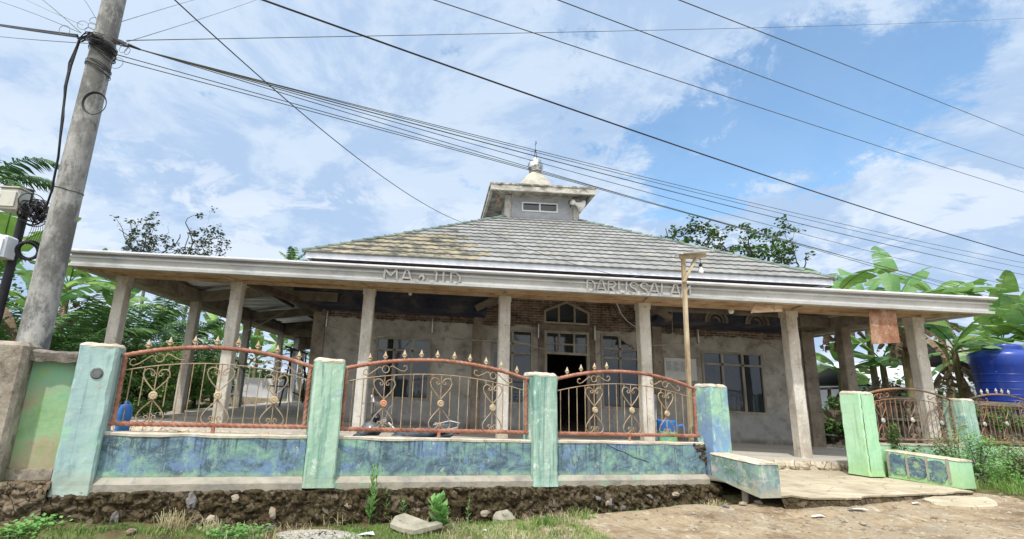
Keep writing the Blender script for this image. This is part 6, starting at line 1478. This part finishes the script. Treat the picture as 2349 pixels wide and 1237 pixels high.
weed(845,1205,.64,30,.12,.014,'tallest weed, thin with narrow leaves, growing before the plinth by the mint pillar',1,3,spread=.18)
weed(880,1200,.36,18,.10,.013,'narrow leaved weed right beside the tallest one',2,1); weed(922,1200,.26,14,.13,.020,'star shaped narrow leaved weed between the tall weed and the broad one',3,1,up_=.3)
weed(660,1185,.22,16,.13,.020,'weed growing out of the rubble left of the mint pillar',4,1,up_=.25); weed(1010,1215,.34,12,.15,.042,'broad leaved shrubby weed below the middle railing',5,5,spread=.5,up_=.35)
weed(920,1215,.10,9,.09,.014,'low weed beside the cement slab',6,1,up_=.2); weed(1075,1205,.30,14,.06,.009,'slim weed just right of the broad leaved one',7,1)
weed(1128,1195,.34,16,.06,.009,'slim upright weed left of the pale rock',8,1); weed(1105,1190,.18,5,.05,.02,'tiny two leaved seedling before the rubble',9,1,up_=.1)
weed(1575,1145,.10,7,.08,.014,'tiny green weed at the ditch end',12,2); weed(1905,1150,.06,8,.09,.012,'small flat weed at the ramp edge',13,2,up_=.1); weed(2020,1142,.07,9,.10,.012,'flat weed where the ramp meets the apron',14,3,up_=.15,spread=1)
def creeper(x0, x1, y0, y1, n, L_, lab, seed, mt_=m_weed):
    random.seed(seed); t = thing('creeping_plant', lab, 'plant', tuple(gpt((x0+x1)/2,(y0+y1)/2))); lf = MB(); sm_ = MB(); last = None
    for _ in range(n):
        u = random.random(); x = x0+(x1-x0)*u+random.gauss(0,14); y = y0+(y1-y0)*u+random.gauss(0,9); p = gpt(x, min(y,1300))+Vector((0,0,random.uniform(.02,.07))); az = random.uniform(0,6.28)
        d = Vector((math.cos(az),math.sin(az)*.6-.3,.25)).normalized(); nn = Vector((0,-.35,.94)); leaf4(lf, p, d, nn, L_*random.uniform(.6,1.1), L_*.34)
        if last is not None and random.random() < .5: sm_.tube([p-Vector((0,0,.015)), last-Vector((0,0,.015))], .0025, 4)
        last = p if random.random() < .7 else None
    put(sm_, 'runners', m_weed, t); put(lf, 'leaves', mt_, t)
creeper(60,180,1225,1165,150,.055,'pale round leaved creeper climbing the bank at the bottom left',1); creeper(10,60,1232,1225,50,.06,'creeper patch in the bottom left corner',2); creeper(470,620,1232,1220,110,.05,'low leafy patch below the left railing',3)
# generic foliage
def clusters(mb, c, rad, n, size, wr=.38, flat=.5, rs=random, shell=.35):
    for _ in range(n):
        d = Vector((rs.gauss(0,1), rs.gauss(0,1), rs.gauss(0,1))).normalized(); q = c+Vector((d.x*rad[0], d.y*rad[1], d.z*rad[2]))*(shell+(1-shell)*rs.random()**.5)
        az = rs.uniform(0,6.28); e = rs.uniform(-.9,.5)
        dd = Vector((math.cos(az)*math.cos(e), math.sin(az)*math.cos(e), math.sin(e))); nn = Vector((rs.gauss(0,flat), rs.gauss(0,flat), 1)).normalized()
        nn = (nn-dd*nn.dot(dd)).normalized(); leaf4(mb, q, dd, nn, size*rs.uniform(.6,1.3), size*wr*rs.uniform(.7,1.2))
def crown_tree(name, base, cpx, Y, rx, rz, ntip, seed, lab, lm, nleaf, size, csz, trunk_r=.15, boughs=6):
    """trunk, crooked boughs and twigs ending in leaf clumps spread through an uneven crown"""
    rs = random.Random(seed); C_ = at(*cpx, Y); loc = Vector((C_.x+base, Y, GZ)); t = thing(name, lab, 'tree', tuple(loc)); tk = MB(); lf = MB()
    fork = Vector((loc.x*.6+C_.x*.4, Y, C_.z-rz*1.1)); tk.tube([loc, loc.lerp(fork,.5)+Vector((rs.uniform(-.2,.2),0,0)), fork], trunk_r, 8, trunk_r*.7); nodes = []
    def crook(a_, b_, r0, r1, n=7, j=.10):
        L_ = (b_-a_).length; pts = [a_]
        for i in range(1, n+1):
            u = i/n; q = a_.lerp(b_, u)+Vector((0,0,.16*L_*math.sin(math.pi*u)*.6)); q += Vector((rs.gauss(0,j), rs.gauss(0,j), rs.gauss(0,j)))*L_*.35*(u < 1); pts.append(q)
        tk.tube(pts, r0, 5, r1); return pts
    for k in range(boughs):
        a_ = 2*math.pi*k/boughs+rs.uniform(-.3,.3); e = Vector((math.cos(a_)*rx*.72, math.sin(a_)*rx*.6, rz*rs.uniform(-.45,.55)))
        p_ = crook(fork, C_+e, trunk_r*.55, trunk_r*.2, 8); nodes += [(q, trunk_r*.28) for q in p_[3:]]
    for k in range(ntip):
        d = Vector((rs.gauss(0,1), rs.gauss(0,1), rs.gauss(0,1))).normalized(); q = rs.random()**.45
        q *= .72+.45*mnoise.noise(d*1.9+Vector((seed,0,0)))+.12
        tip = C_+Vector((d.x*rx*q, d.y*rx*q, d.z*rz*q)); nr_ = min(nodes, key=lambda n_: (n_[0]-tip).length)
        p_ = crook(nr_[0], tip, nr_[1]*.6, .008, 4, .16)
        if len(nodes) < 160: nodes.append((p_[2], nr_[1]*.6))
        if rs.random() < .9:
            clusters(lf, tip, (csz,csz,csz*.62), nleaf, size, .42, .5, rs, .15); 
            if rs.random() < .5: clusters(lf, p_[2], (csz*.7,csz*.7,csz*.5), nleaf//2, size, .42, .5, rs, .15)
    put(tk, 'trunk', m_bark, t, smooth=True); put(lf, 'crown', lm, t); return t
# banana plants
def banana_leaf(mb, rib, base, az, el, L_, w_, droop, rs, torn=.5, fold=.35, petiole=.16):
    n = 22; d = Vector((math.cos(az), math.sin(az), 0)); side = Vector((-d.y, d.x, 0)); p = Vector(base); pts = [p]; dirs = []
    for i in range(n):
        e = el - droop*(i/n)**1.3*1.6; dd = d*math.cos(e)+Vector((0,0,math.sin(e))); dirs.append(dd); p = p+dd*L_/n; pts.append(p)
    dirs.append(dirs[-1]); rib.tube(pts, .022, 5, .004)
    i0 = int(n*petiole)
    for sg in (-1, 1):
        i = i0; 
        while i < n:
            k = rs.choice([1,1,2,3,5]) if rs.random() < torn else rs.choice([4,6,8]); j = min(n, i+k); fo = fold+rs.gauss(0,.22)+.25*(torn > .6)*rs.random(); sw = rs.uniform(.05,.45); vs = []; fs = []
            sub = [i+(j-i)*q/max(1,(j-i)) for q in range(j-i+1)]
            for q, ii in enumerate(sub):
                ii = int(ii); u = (ii-i0)/(n-i0); wd = w_/2*(math.sin(math.pi*min(1,max(0,u*.93+.05)))**.55)*(1-.15*u)
                a_ = pts[ii]; dd = dirs[ii]; upv = side.cross(dd).normalized(); upv = upv if upv.z > 0 else -upv
                edge_in = .0 if 0 < q < len(sub)-1 else .02
                o1 = a_+side*sg*wd*.5*math.cos(fo*.5)-upv*wd*.5*math.sin(fo*.5)+dd*sw*wd*.3 + dd*(edge_in if q == 0 else -edge_in)
                o2 = a_+side*sg*wd*(math.cos(fo)*.5+math.cos(fo*.5)*.5)-upv*wd*(math.sin(fo)*.5+math.sin(fo*.5)*.5)+dd*sw*wd*.8 + dd*((edge_in if q == 0 else -edge_in)*1.6)
                vs += [a_, o1, o2]
            for q in range(len(sub)-1):
                for r_ in range(2): fs.append((q*3+r_, q*3+r_+1, (q+1)*3+r_+1, (q+1)*3+r_))
            mb.add(vs, fs); i = j
def banana(loc, h, leaves, seed, lab, grp='banana plants', lm=None, dry=6, stem_r=.12, lab_leaf=None):
    rs = random.Random(seed); t = thing('banana_plant', lab, 'banana plant', tuple(loc), grp); loc = Vector(loc); top = loc+Vector((rs.uniform(-.1,.1), 0, h))
    put(MB().tube([loc, loc.lerp(top,.5), top, top+Vector((0,0,.25))], stem_r, 10, stem_r*.55), 'pseudostem', m_stem, t, smooth=True, autosmooth=True)
    for k, (az, el, L_, w_, dr, tn) in enumerate(leaves):
        lf = MB(); rb = MB(); banana_leaf(lf, rb, top+Vector((0,0,.1+.03*k)), R(az), R(el), L_, w_, dr, rs, tn)
        o = put(lf, 'leaf', lm or (m_ban if rs.random() < .65 else m_ban2), t, smooth=True); put(rb, 'midrib', m_weed, o)
    if dry:
        lf = MB(); rb = MB()
        for k in range(dry): banana_leaf(lf, rb, top-Vector((0,0,rs.uniform(0,.5))), rs.uniform(0,6.28), R(rs.uniform(-55,-20)), rs.uniform(.8,1.5), .35, rs.uniform(.4,.7), rs, .9, 1.0)
        put(lf, 'dry_leaves', m_dryleaf, t)
    return t
def fan(seed, n, L_=(1.6,2.3), w_=(.45,.62), el=(25,80), torn=(.3,.9)):
    rs = random.Random(seed); a0 = rs.uniform(0,360)
    return [(a0+k*137.5, rs.uniform(*el), rs.uniform(*L_), rs.uniform(*w_), rs.uniform(.45,1.0), rs.uniform(*torn)) for k in range(n)]
def bx(x, y, Y): p = at(x, y, Y); return (p.x, Y)
# palms
def frond(mb, rib, base, az, el, L_, droop, ll, rs, nl=34, wl=.02, vdrop=.35):
    d = Vector((math.cos(az), math.sin(az), 0)); side = Vector((-d.y, d.x, 0)); n = nl; p = Vector(base); pts = [p]
    for i in range(n): e = el-droop*(i/n)**1.2; p = p+(d*math.cos(e)+Vector((0,0,math.sin(e))))*L_/n; pts.append(p)
    rib.tube(pts[::3]+[pts[-1]], .018, 4, .003)
    for i in range(int(n*.15), n+1):
        u = i/n; l_ = ll*(math.sin(math.pi*min(1,.15+u*.82))**.6); dd = (pts[min(i+1,n)]-pts[i-1]).normalized()
        for sg in (-1, 1):
            o_ = (side*sg*.80+dd*.55-Vector((0,0,vdrop*rs.uniform(.4,1.6)))).normalized(); nn = o_.cross(dd).normalized()*1.0
            a_ = pts[i]; m_ = a_+o_*l_*.5; tip = m_+(o_-Vector((0,0,vdrop*.9))).normalized()*l_*.5; s_ = dd*wl
            mb.add([a_-s_*.5, a_+s_*.5, m_+s_, m_-s_, tip], [(0,1,2,3),(3,2,4)])
def palm(loc, h, fronds, seed, lab, lm=m_palm, r_=.13, ll=.55, wl=.022, grp='palms', nl=34, name='palm_tree', cat='palm', vdrop=.35):
    rs = random.Random(seed); t = thing(name, lab, cat, tuple(loc), grp); loc = Vector(loc); top = loc+Vector((0,0,h))
    put(MB().tube([loc, loc.lerp(top,.5)+Vector((rs.uniform(-.1,.1),0,0)), top], r_, 9, r_*.7), 'trunk', m_bark, t, smooth=True, autosmooth=True)
    mb = MB(); rb = MB()
    for (az, el, L_, dr) in fronds: frond(mb, rb, top, R(az), R(el), L_, dr, ll, rs, nl, wl, vdrop)
    put(mb, 'crown', lm, t); put(rb, 'frond_ribs', m_weed, t)
def pf_(seed, n, L_=(1.8,2.6), el=(10,75), dr=(.7,1.5)):
    rs = random.Random(seed); a0 = rs.uniform(0,360); return [(a0+k*137.5, rs.uniform(*el), rs.uniform(*L_), rs.uniform(*dr)) for k in range(n)]
GZ = .43
# -- left side, behind the fence
p = bx(285,640,14.5); banana((p[0],p[1],GZ), 2.6, [(262,72,2.0,.75,.15,.1)]+fan(1,6), 1, 'banana plant with one broad upright leaf behind the pole and the first column')
p = bx(20,560,9.5); banana((p[0]-.2,p[1],GZ), 2.5, fan(2,8,(1.7,2.3)), 2, 'banana plant with sunlit leaves behind the two meter boxes')
p = bx(110,640,12); banana((p[0],p[1],GZ), 2.2, fan(3,7), 3, 'banana plant just left of the utility pole foot')
p = bx(180,560,13.5); banana((p[0],p[1],GZ), 3.2, [(15,30,1.6,.5,.9,.8),(190,50,1.8,.5,.8,.6)]+fan(12,3), 12, 'taller banana plant with one torn leaf reaching right above the eave')
p = bx(505,800,23); banana((p[0],p[1],GZ), 2.2, fan(4,8,(2.0,2.8)), 4, 'banana plant beyond the left columns, between the second and third', dry=2)
p = bx(645,800,27); banana((p[0],p[1],GZ), 2.6, fan(5,8,(2.2,3.0),(.6,.8)), 5, 'far banana plant seen between the rear columns above the white wall', dry=0)
p = bx(590,800,24.5); banana((p[0],p[1],GZ), 1.8, fan(6,7,(2.0,2.6)), 6, 'small banana plant behind the white wall left of the timber rack', dry=0)
p = bx(730,830,28); banana((p[0],p[1],GZ), 1.8, fan(16,7,(2.0,2.6)), 16, 'low banana plant seen through the arched opening at the back', dry=0)
for k, (x, Y, h, lab, lm) in enumerate(((30,11,1.2,'low salak palm at the left edge behind the neighbour post',m_palm),(215,13,1.7,'feathery palm between the utility pole and the first column',m_palm),(330,15,2.0,'palm with long drooping fronds right behind the first column',m_palm),(440,17,2.0,'dark palm beside the second column on the left',m_palmdark),(150,11.5,1.0,'short palm low behind the green panel wall',m_palmdark),(390,19.5,2.8,'dark palm crown high between the first two columns',m_palmdark),(480,19,1.4,'pale palm behind the second column',m_palm))):
    p = bx(x, 700, Y); palm((p[0],p[1],GZ), h, pf_(k+1, 13, (1.6,2.4)), k+1, lab, lm, .09, .5, .028, 'palms in the left garden', 26)
p = bx(-30,420,12.5); palm((p[0],p[1],GZ), 5.85, [(20,30,2.2,1.3),(-15,10,2.0,1.2),(60,45,2.2,1.4),(110,60,2,1.2),(-60,40,2,1.2),(190,40,2,1.2),(5,62,2.0,1.6),(240,30,2,1)], 30, 'tall palm whose drooping fronds enter at the left edge high up', m_palmdark, .13, .55, .03, 'palms in the left garden', 40)
p = bx(672,585,40); palm((p[0],p[1],GZ), at(672,606,40).z-.4, [(90,80,1.6,.3),(20,60,1.6,.6),(170,55,1.6,.6),(270,70,1.5,.6),(0,35,1.5,.8),(180,30,1.4,.8)], 31, 'distant palm tip poking above the eave left of the tiled roof', m_palm, .12, .5, .05, None, 20)
def shrub(loc, rad, n, size, lm, seed, lab, name='shrub', grp='shrubs', wr=.36, stems=5, parts=True):
    rs = random.Random(seed); loc = Vector(loc); t = thing(name, lab, 'shrub', tuple(loc), grp); lf = MB(); sm_ = MB()
    k = max(5, int(n/70))
    for _ in range(k):
        d = Vector((rs.gauss(0,1), rs.gauss(0,1), abs(rs.gauss(0,1))*.9)).normalized(); c_ = loc+Vector((d.x*rad[0], d.y*rad[1], rad[2]*.35+d.z*rad[2]))*1
        c_ = loc + (c_-loc)*rs.uniform(.35,1)
        clusters(lf, c_, (rad[0]*.32, rad[1]*.32, rad[2]*.24), n//k, size, wr, .5, rs)
        if rs.random() < .8: sm_.tube([loc+Vector((rs.gauss(0,.05),0,0)), loc.lerp(c_,.5)+Vector((0,0,.08)), c_], .012, 4, .005)
    put(sm_, 'stems', m_bark, t); put(lf, 'foliage', lm, t); return t
for k, (x, Y, rad, n, sz, lm, lab) in enumerate(((330,14.5,(1.3,1.0,1.6),3600,.12,m_fern,'light feathery green bush filling the view behind the first column'),(430,18,(1.4,1.0,1.5),2600,.13,m_fern,'light green bush right of the feathery one'),(250,16,(1.4,.8,1.3),2400,.14,m_bush,'mid green bush behind the palms'),(60,13,(1.6,1.0,1.5),2600,.15,m_bush,'green bush behind the neighbour wall'),(480,22,(1.6,1,1.2),2000,.15,m_bush,'bush beyond the second left column'),(150,15,(1.6,1,1.7),2400,.16,m_bush,'tall dark bush behind the utility pole'),(640,26,(1.4,1,1.3),1800,.17,m_bush,'bush behind the whitewashed wall'),(350,12,(.8,.5,.45),900,.08,m_bush,'low leafy plants inside the railing at the left'),(400,24,(2.5,1,2.6),4000,.18,m_palmdark,'dark thicket farthest back in the left garden'),(180,20,(2.5,1,2.8),4000,.18,m_palmdark,'dark thicket behind the pole at the back'),(-60,16,(2.5,1,3),3600,.18,m_bush,'big bush cut by the left edge'))):
    p = bx(x, 850, Y); shrub((p[0],p[1],GZ+.2), rad, n, sz, lm, k+40, lab, grp='bushes in the left garden')
# far wood behind it all
fw_ = MB(); rs = random.Random(77)
for k in range(46):
    a_ = k/46; X = -55+105*a_; Y = 46+8*math.sin(k*1.7); hh = 3.2+1.5*math.sin(k*2.3)
    if 9 < X < 13: hh = 2.5
    clusters(fw_, Vector((X, Y, hh*.5)), (2.6,2.0,hh*.6), 420, .42, .4, .6, rs, .2)
tag(fw_.build('far_wood', m_tree), 'dark green line of far trees beyond the gardens', 'wood', None, 'stuff')
# trees above the roofs
crown_tree('sparse_tree', .5, (338,560), 30, 2.5, 2.3, 95, 5, 'sparse grey green tree with thin twigs behind the left eave', m_treegrey, 13, .17, .26, .13)
crown_tree('sparse_tree', -.6, (468,562), 31, 2.0, 2.7, 75, 8, 'second sparse tree with one tall twig, right of the first above the left eave', m_treegrey, 13, .17, .26, .12)
crown_tree('leafy_tree', .3, (1735,580), 27, 3.1, 2.2, 150, 9, 'spreading dark leafed tree with crooked boughs above the right slope of the roof', m_tree, 13, .20, .30, .2, 9)
crown_tree('leafy_tree', -.3, (1585,562), 28, 1.9, 1.9, 70, 11, 'thinner dark tree whose top shows left of the spreading one', m_tree, 17, .19, .30, .14)
# -- right side
def ban(x, Y, h, ex, nf, seed, lab, dry=6, L_=(1.8,2.5), w_=(.6,.85), el=(5,70), torn=(.1,.45)):
    p = bx(x, 720, Y); banana((p[0],p[1],GZ), h, ex+fan(seed, nf, L_, w_, el, torn), seed, lab, dry=dry)
ban(1925, 15, 4.3, [(170,72,2.0,.55,1.1,.8),(120,80,2.0,.55,1.3,.9),(20,62,1.8,.55,1.0,.7)], 4, 41, 'banana plant behind the right end of the eave with torn arching leaves')
ban(2060, 14.5, 3.95, [(60,80,2.9,.6,.55,.9),(5,45,2.6,.6,.9,.9),(350,20,2.2,.7,.3,.2),(330,5,2.3,.75,.2,.2)], 6, 42, 'banana plant with a shaggy dry trunk behind the last front column', 16)
ban(2180, 15.5, 2.9, [(180,35,2.2,.7,.6,.3),(355,15,2.4,.75,.3,.2),(300,10,2.2,.8,.4,.2),(250,20,2.0,.8,.6,.2)], 6, 43, 'banana plant left of the blue tank with long overlapping leaves', 10)
ban(2285, 17.5, 3.5, [(262,84,2.7,1.0,.25,.15),(200,70,2.3,.8,.4,.3),(330,75,2.5,.9,.3,.2),(300,40,2.2,.9,.5,.2)], 6, 44, 'big banana plant with broad upright leaves behind the blue tank')
ban(2010, 16.5, 2.5, [(260,30,1.9,.75,.6,.2),(190,30,1.7,.7,.6,.2)], 6, 45, 'banana plant behind the hanging brown board', 8)
ban(1905, 17, 2.2, [(250,20,1.8,.75,.9,.2),(200,25,1.7,.7,.9,.2)], 5, 46, 'young banana plant with pale drooping leaves between the right columns', 3)
ban(2380, 16.5, 3.3, [(200,60,2.4,.9,.4,.2),(240,75,2.5,.9,.3,.2)], 7, 47, 'banana plant cut off by the right edge')
ban(2150, 18, 5.0, [(20,60,2.4,.7,.9,.8)], 8, 48, 'banana plant standing farther back between the shaggy one and the tank', 4)
ban(2240, 20, 3.2, [], 9, 49, 'farthest banana plant, only its crown showing behind the tank plants', 0)
ban(1985, 17.5, 4.5, [(30,60,2.3,.65,.8,.7),(160,60,2.3,.65,.9,.7),(80,80,2.2,.6,.6,.6)], 5, 50, 'tall banana plant whose crown shows just over the eave right of the tiled roof', 0)
for k, (x, y, Y, rad, n, sz, lm, lab) in enumerate(((1895,830,15.5,(.8,.6,.9),1100,.13,m_bush,'glossy round leaved bush between the right columns'),(2240,850,18,(1.6,1,1.6),2200,.17,m_bush,'bush behind the tank and bananas'),(2100,850,20,(2.2,1,1.7),2600,.18,m_bush,'bush behind the shaggy banana trunk'),(1960,860,22,(2,1,1.6),2200,.18,m_palmdark,'dark bush behind the second row column'),(2380,850,19,(2,1,2.4),2600,.18,m_bush,'bush at the right edge behind the tank'))):
    p = bx(x, y, Y); shrub((p[0],p[1],GZ+.2), rad, n, sz, lm, k+70, lab, grp='bushes on the right')
# weeds crowding the right parapet
for k, (s, y, rad, n, sz, lm, lab) in enumerate(((10.95,-.75,(.55,.40,.62),1700,.06,m_weed,'fresh green bush hugging the right parapet end'),(11.3,-.30,(.50,.30,.85),1500,.06,m_bushdry,'olive twiggy bush against the farthest pillar'),(10.5,-.02,(.30,.14,.85),650,.075,m_bush,'narrow leafy plant climbing before the right railing'),(12.4,-.8,(.85,.5,.72),2100,.065,m_bushdry,'olive bush beyond the farthest pillar'),(13.8,-.9,(1.0,.5,.7),2000,.07,m_bushdry,'olive bush at the right edge'),(11.7,-1.5,(.75,.5,.34),1800,.06,m_weed,'low bright weeds before the olive bushes'),(12.9,-1.7,(.9,.5,.32),1800,.06,m_weed,'low bright weeds at the right edge'),(14.9,-1.0,(1,.6,.8),1500,.07,m_bush,'bush just beyond the right edge'))):
    q = gh(s, y); shrub(q, rad, n, sz, lm, k+90, lab, name='weed_bush', grp='weeds by the right parapet', wr=.22)
def vine():
    t = thing('vine', 'small green vine climbing the balustrade behind the right railing', 'vine', (13.4,12.3,1.1)); lf = MB(); rs = random.Random(3)
    for c_ in ((13.0,12.28,1.75),(13.3,12.28,1.6),(13.7,12.28,1.72),(13.5,12.28,1.4),(14.0,12.28,1.5)): clusters(lf, Vector(c_), (.2,.05,.14), 45, .09, .4, .5, rs)
    put(lf, 'leaves', m_vine, t); put(MB().tube([(13.4,12.3,.6),(13.3,12.28,1.3),(13.1,12.28,1.8)], .01, 4), 'stem', m_bark, t)
vine()
# ------------------------------------------------------------------ tank, balustrade, houses
tk = thing('water_tank', 'large glossy blue plastic water tank behind the right railing', 'water tank', (16.05, 14.2, 1.6)); c_ = (16.05,14.2,0)
put(MB().lathe([(.62,1.6),(.64,1.66),(.655,2.0),(.68,2.5),(.70,2.95),(.715,2.98),(.73,3.24),(.72,3.32),(.67,3.37),(.50,3.44),(.41,3.46)], 48, None, c_), 'tank_body', m_tankblue, tk, smooth=True, autosmooth=True)
put(MB().lathe([(.40,3.44),(.42,3.46),(.42,3.54),(.40,3.55),(.38,3.59),(.25,3.62),(.02,3.63)], 36, None, c_), 'lid', m_tankblue, tk, smooth=True, autosmooth=True)
rb = MB()
for z in (2.05,2.2,2.35,2.55,2.75): rb.lathe([(.648+(z-2)*.05,z-.02),(.668+(z-2)*.05,z),(.648+(z-2)*.05,z+.02)], 48, None, c_)
put(rb, 'hoops', m_tankblue, tk, smooth=True)
ts = thing('tank_stand', 'block built stand under the blue water tank', 'stand', (15.65,14.2,.4)); put(MB().box((14.9,13.2,.4),(17.0,15.2,1.55)), 'blocks', m_oldbrick, ts); put(MB().box((14.8,13.1,1.552),(17.1,15.3,1.6)), 'slab_top', m_beam, ts)
bs = thing('balustrade_wall', 'stained old balustrade wall with two rows of cast balusters behind the right railing', 'balustrade', (13.5,12.5,.4))
put(MB().box((10.75,12.40,.4),(17,12.62,.98)), 'base_wall', m_oldbrick, bs)
put(MB().box((10.75,12.38,1.40),(17,12.64,1.46)).box((10.75,12.36,.982),(17,12.64,1.03)), 'middle_rail', m_baluster, bs)
put(MB().box((10.75,12.36,1.86),(17,12.66,1.96)).box((10.75,12.40,1.80),(17,12.62,1.858)), 'top_rail', m_baluster, bs)
proto = MB().lathe([(.05,0),(.055,.03),(.04,.05),(.06,.10),(.075,.17),(.06,.24),(.035,.30),(.05,.33),(.055,.365)], 12).build('baluster', m_baluster, bs, smooth=True)
pm = proto.data; first = True
for k in range(38):
    for zz_ in (1.033, 1.462):
        if zz_ > 1.4: sc_ = .92
        else: sc_ = 1.0
        o = proto if first else proto.copy()
        if not first: col.objects.link(o); o.parent = bs
        first = False; o.location = (10.85+.162*k-13.5, 12.5-12.5, zz_-.4); o.scale = (1,1,sc_)
def house(loc, w_, d_, h, rh, lab, wm, rm_, ry=0):
    x, y, z = loc; t = thing('house', lab, 'house', loc, None, ry); Mh = Matrix.Translation(loc) @ Matrix.Rotation(ry,4,'Z')
    put(MB().box((-w_/2,-d_/2,0),(w_/2,d_/2,h),Mh), 'wall', wm, t)
    rf = MB(); a_ = .5; rf.xprism([(-d_/2-a_,h-.12),(0,h+rh),(d_/2+a_,h-.12),(d_/2+a_,h-.02),(0,h+rh+.12),(-d_/2-a_,h-.02)], -w_/2-a_, w_/2+a_, Mh); put(rf, 'roof', rm_, t)
    for xx in (-w_*.3, w_*.2):
        f_ = put(MB().box((xx-.5,-d_/2-.04,h*.38),(xx+.5,-d_/2-.002,h*.8),Mh), 'window', m_whiteframe, t)
        put(MB().box((xx-.42,-d_/2-.06,h*.42),(xx+.42,-d_/2-.042,h*.76),Mh), 'pane', m_glass, f_)
p = at(2000,850,24); house((p.x+1.6,24,GZ), 7, 5, 2.2, 1.0, 'low grey house with a pale sheet roof seen between the right columns', m_housewall, mat('pale_sheet_roof', [(.4,(.50,.53,.56)),(.6,(.62,.65,.68))], scale=2, rough=.5, bump=0))
p = at(2225,700,24); house((p.x+1.2,24.5,GZ), 6, 5, 3.0, 1.6, 'house with a weathered brown roof above the right end of the eave', m_housewall, m_houseroof)
tr_ = thing('trellis', 'dark timber trellis with a leaning pipe beyond the right rear column', 'trellis', (12.3,16.5,.4))
mb = MB()
for xx in (11.6,12.1,12.7): mb.bar((xx,16.5,.4),(xx+.03,16.5,2.2),.07,.07)
mb.bar((11.3,16.45,2.1),(13.0,16.45,2.25),.07,.07).bar((11.3,16.45,1.0),(13.0,16.45,1.0),.05,.05); put(mb, 'poles', m_darkwood, tr_)
put(MB().tube([(11.2,15.4,.85),(13.0,15.3,.8)], .03, 8), 'pipe', m_greywire, tr_)
o = MB().box((10.6,15.9,.4),(13.8,16.2,1.55)).build('low_block_wall', m_oldbrick); tag(o, 'dark low block wall behind the trellis on the right', 'wall')
gv_ = MB(); random.seed(8)
for _ in range(1400): p = Vector((random.uniform(10.6,12.8), random.uniform(13.5,15.4), .44)); p.z += .18*max(0,1-abs(p.y-14.5)/.9); gv_.add(*pebble(p, random.uniform(.02,.04)))
tag(gv_.build('gravel_bed', m_stonewhite), 'bed of pale pebbles beyond the right rear column', 'gravel', None, 'stuff')
# whitewashed wall, timber rack and ruined arch behind the left veranda
ww = thing('boundary_wall', 'long whitewashed wall on rubble footing behind the left veranda', 'wall', (-9,24,.4))
put(MB().box((-16,23.9,.75),(-7.2,24.1,1.62)).box((-7.2,26.5,.75),(-3,26.7,1.62)).box((-7.35,24.102,.75),(-7.2,26.498,1.62)), 'render', m_whitewall, ww)
put(MB().box((-16,23.8,.3),(-7.1,24.2,.748)).box((-7.1,26.4,.3),(-3,26.8,.748)), 'footing', m_platstone, ww)
rk = thing('timber_rack', 'dark rickety timber rack standing on the rear veranda floor', 'rack', (-5.3,19.5,FZ)); mb = MB()
def Pk(x, y): p = at(x, y, 19.5); return p
for (x, y0, x2, y2) in ((668,796,662,930),(702,812,694,925),(672,800,640,935),(690,815,715,915)):
    a_, b_ = Pk(x,y0), Pk(x2,y2); mb.bar(a_, b_, .05, .05)
mb.bar(Pk(655,795), Pk(706,812), .09, .07).bar(Pk(672,900), Pk(705,915), .05, .05).bar(Pk(615,885), Pk(665,888), .14, .04); put(mb, 'timbers', m_darkwood, rk)
rs = random.Random(4); lf = MB()
for _ in range(60): a_ = Pk(rs.uniform(655,706), rs.uniform(795,812)); leaf4(lf, a_, Vector((rs.gauss(0,1),rs.gauss(0,1),-.3)).normalized(), Vector((0,0,1)), .15, .03)
put(lf, 'dry_thatch', m_dryleaf, rk)
ra = thing('ruined_wing', 'bare brick wing with an arched opening behind the left veranda', 'building', (-4.6,24,.4)); mb = MB()
a_, b_ = at(684,763,24), at(731,763,24)
put(MB().box((at(676,763,24).x,24,.4),(at(688,763,24).x,24.2,4.2)), 'post', m_whitewall, ra)
z1_ = at(700,805,24).z; z0_ = at(700,765,24).z; xa, xb = at(690,763,24).x, at(742,763,24).x; pts = [(xa,z0_+.3),(xa,z1_-.0)]
for i in range(9): u = i/8; pts.append((xa+.15+(xb-xa-.15)*u, z1_+.12*math.sin(math.pi*(.1+.5*u))-.35*max(0,u-.55)))
pts.append((xb,z0_+.3)); put(MB().prism(pts, 24.02, 24.18), 'arch_wall', m_palebrick if 'm_palebrick' in globals() else m_oldbrick, ra)
q = at(281, 978, 6.9); q.z -= .12
bj = thing('water_jug', 'blue plastic jug standing behind the left railing end', 'jug', tuple(q))
put(MB().lathe([(.075,0),(.085,.02),(.085,.16),(.075,.19),(.085,.22),(.085,.34),(.06,.39),(.03,.40),(.03,.44)], 16, None, tuple(q)), 'bottle', m_bucket, bj, smooth=True, autosmooth=True)
put(MB().lathe([(.11,-.45),(.11,-.002)], 12, None, tuple(q)), 'stool', m_oldbrick, bj)
# opposite side of the road: trees that the window panes mirror
for k, (x, y) in enumerate(((-9,-11),(-3,-13),(4,-12),(11,-13))):
    palm((x,y,.1), 5.5+k%2, pf_(60+k, 14, (2.2,3.0)), 60+k, ('leftmost','second','third','rightmost')[k]+' of the palms across the road that the windows mirror', m_palm, .14, .7, .035, None, 24)
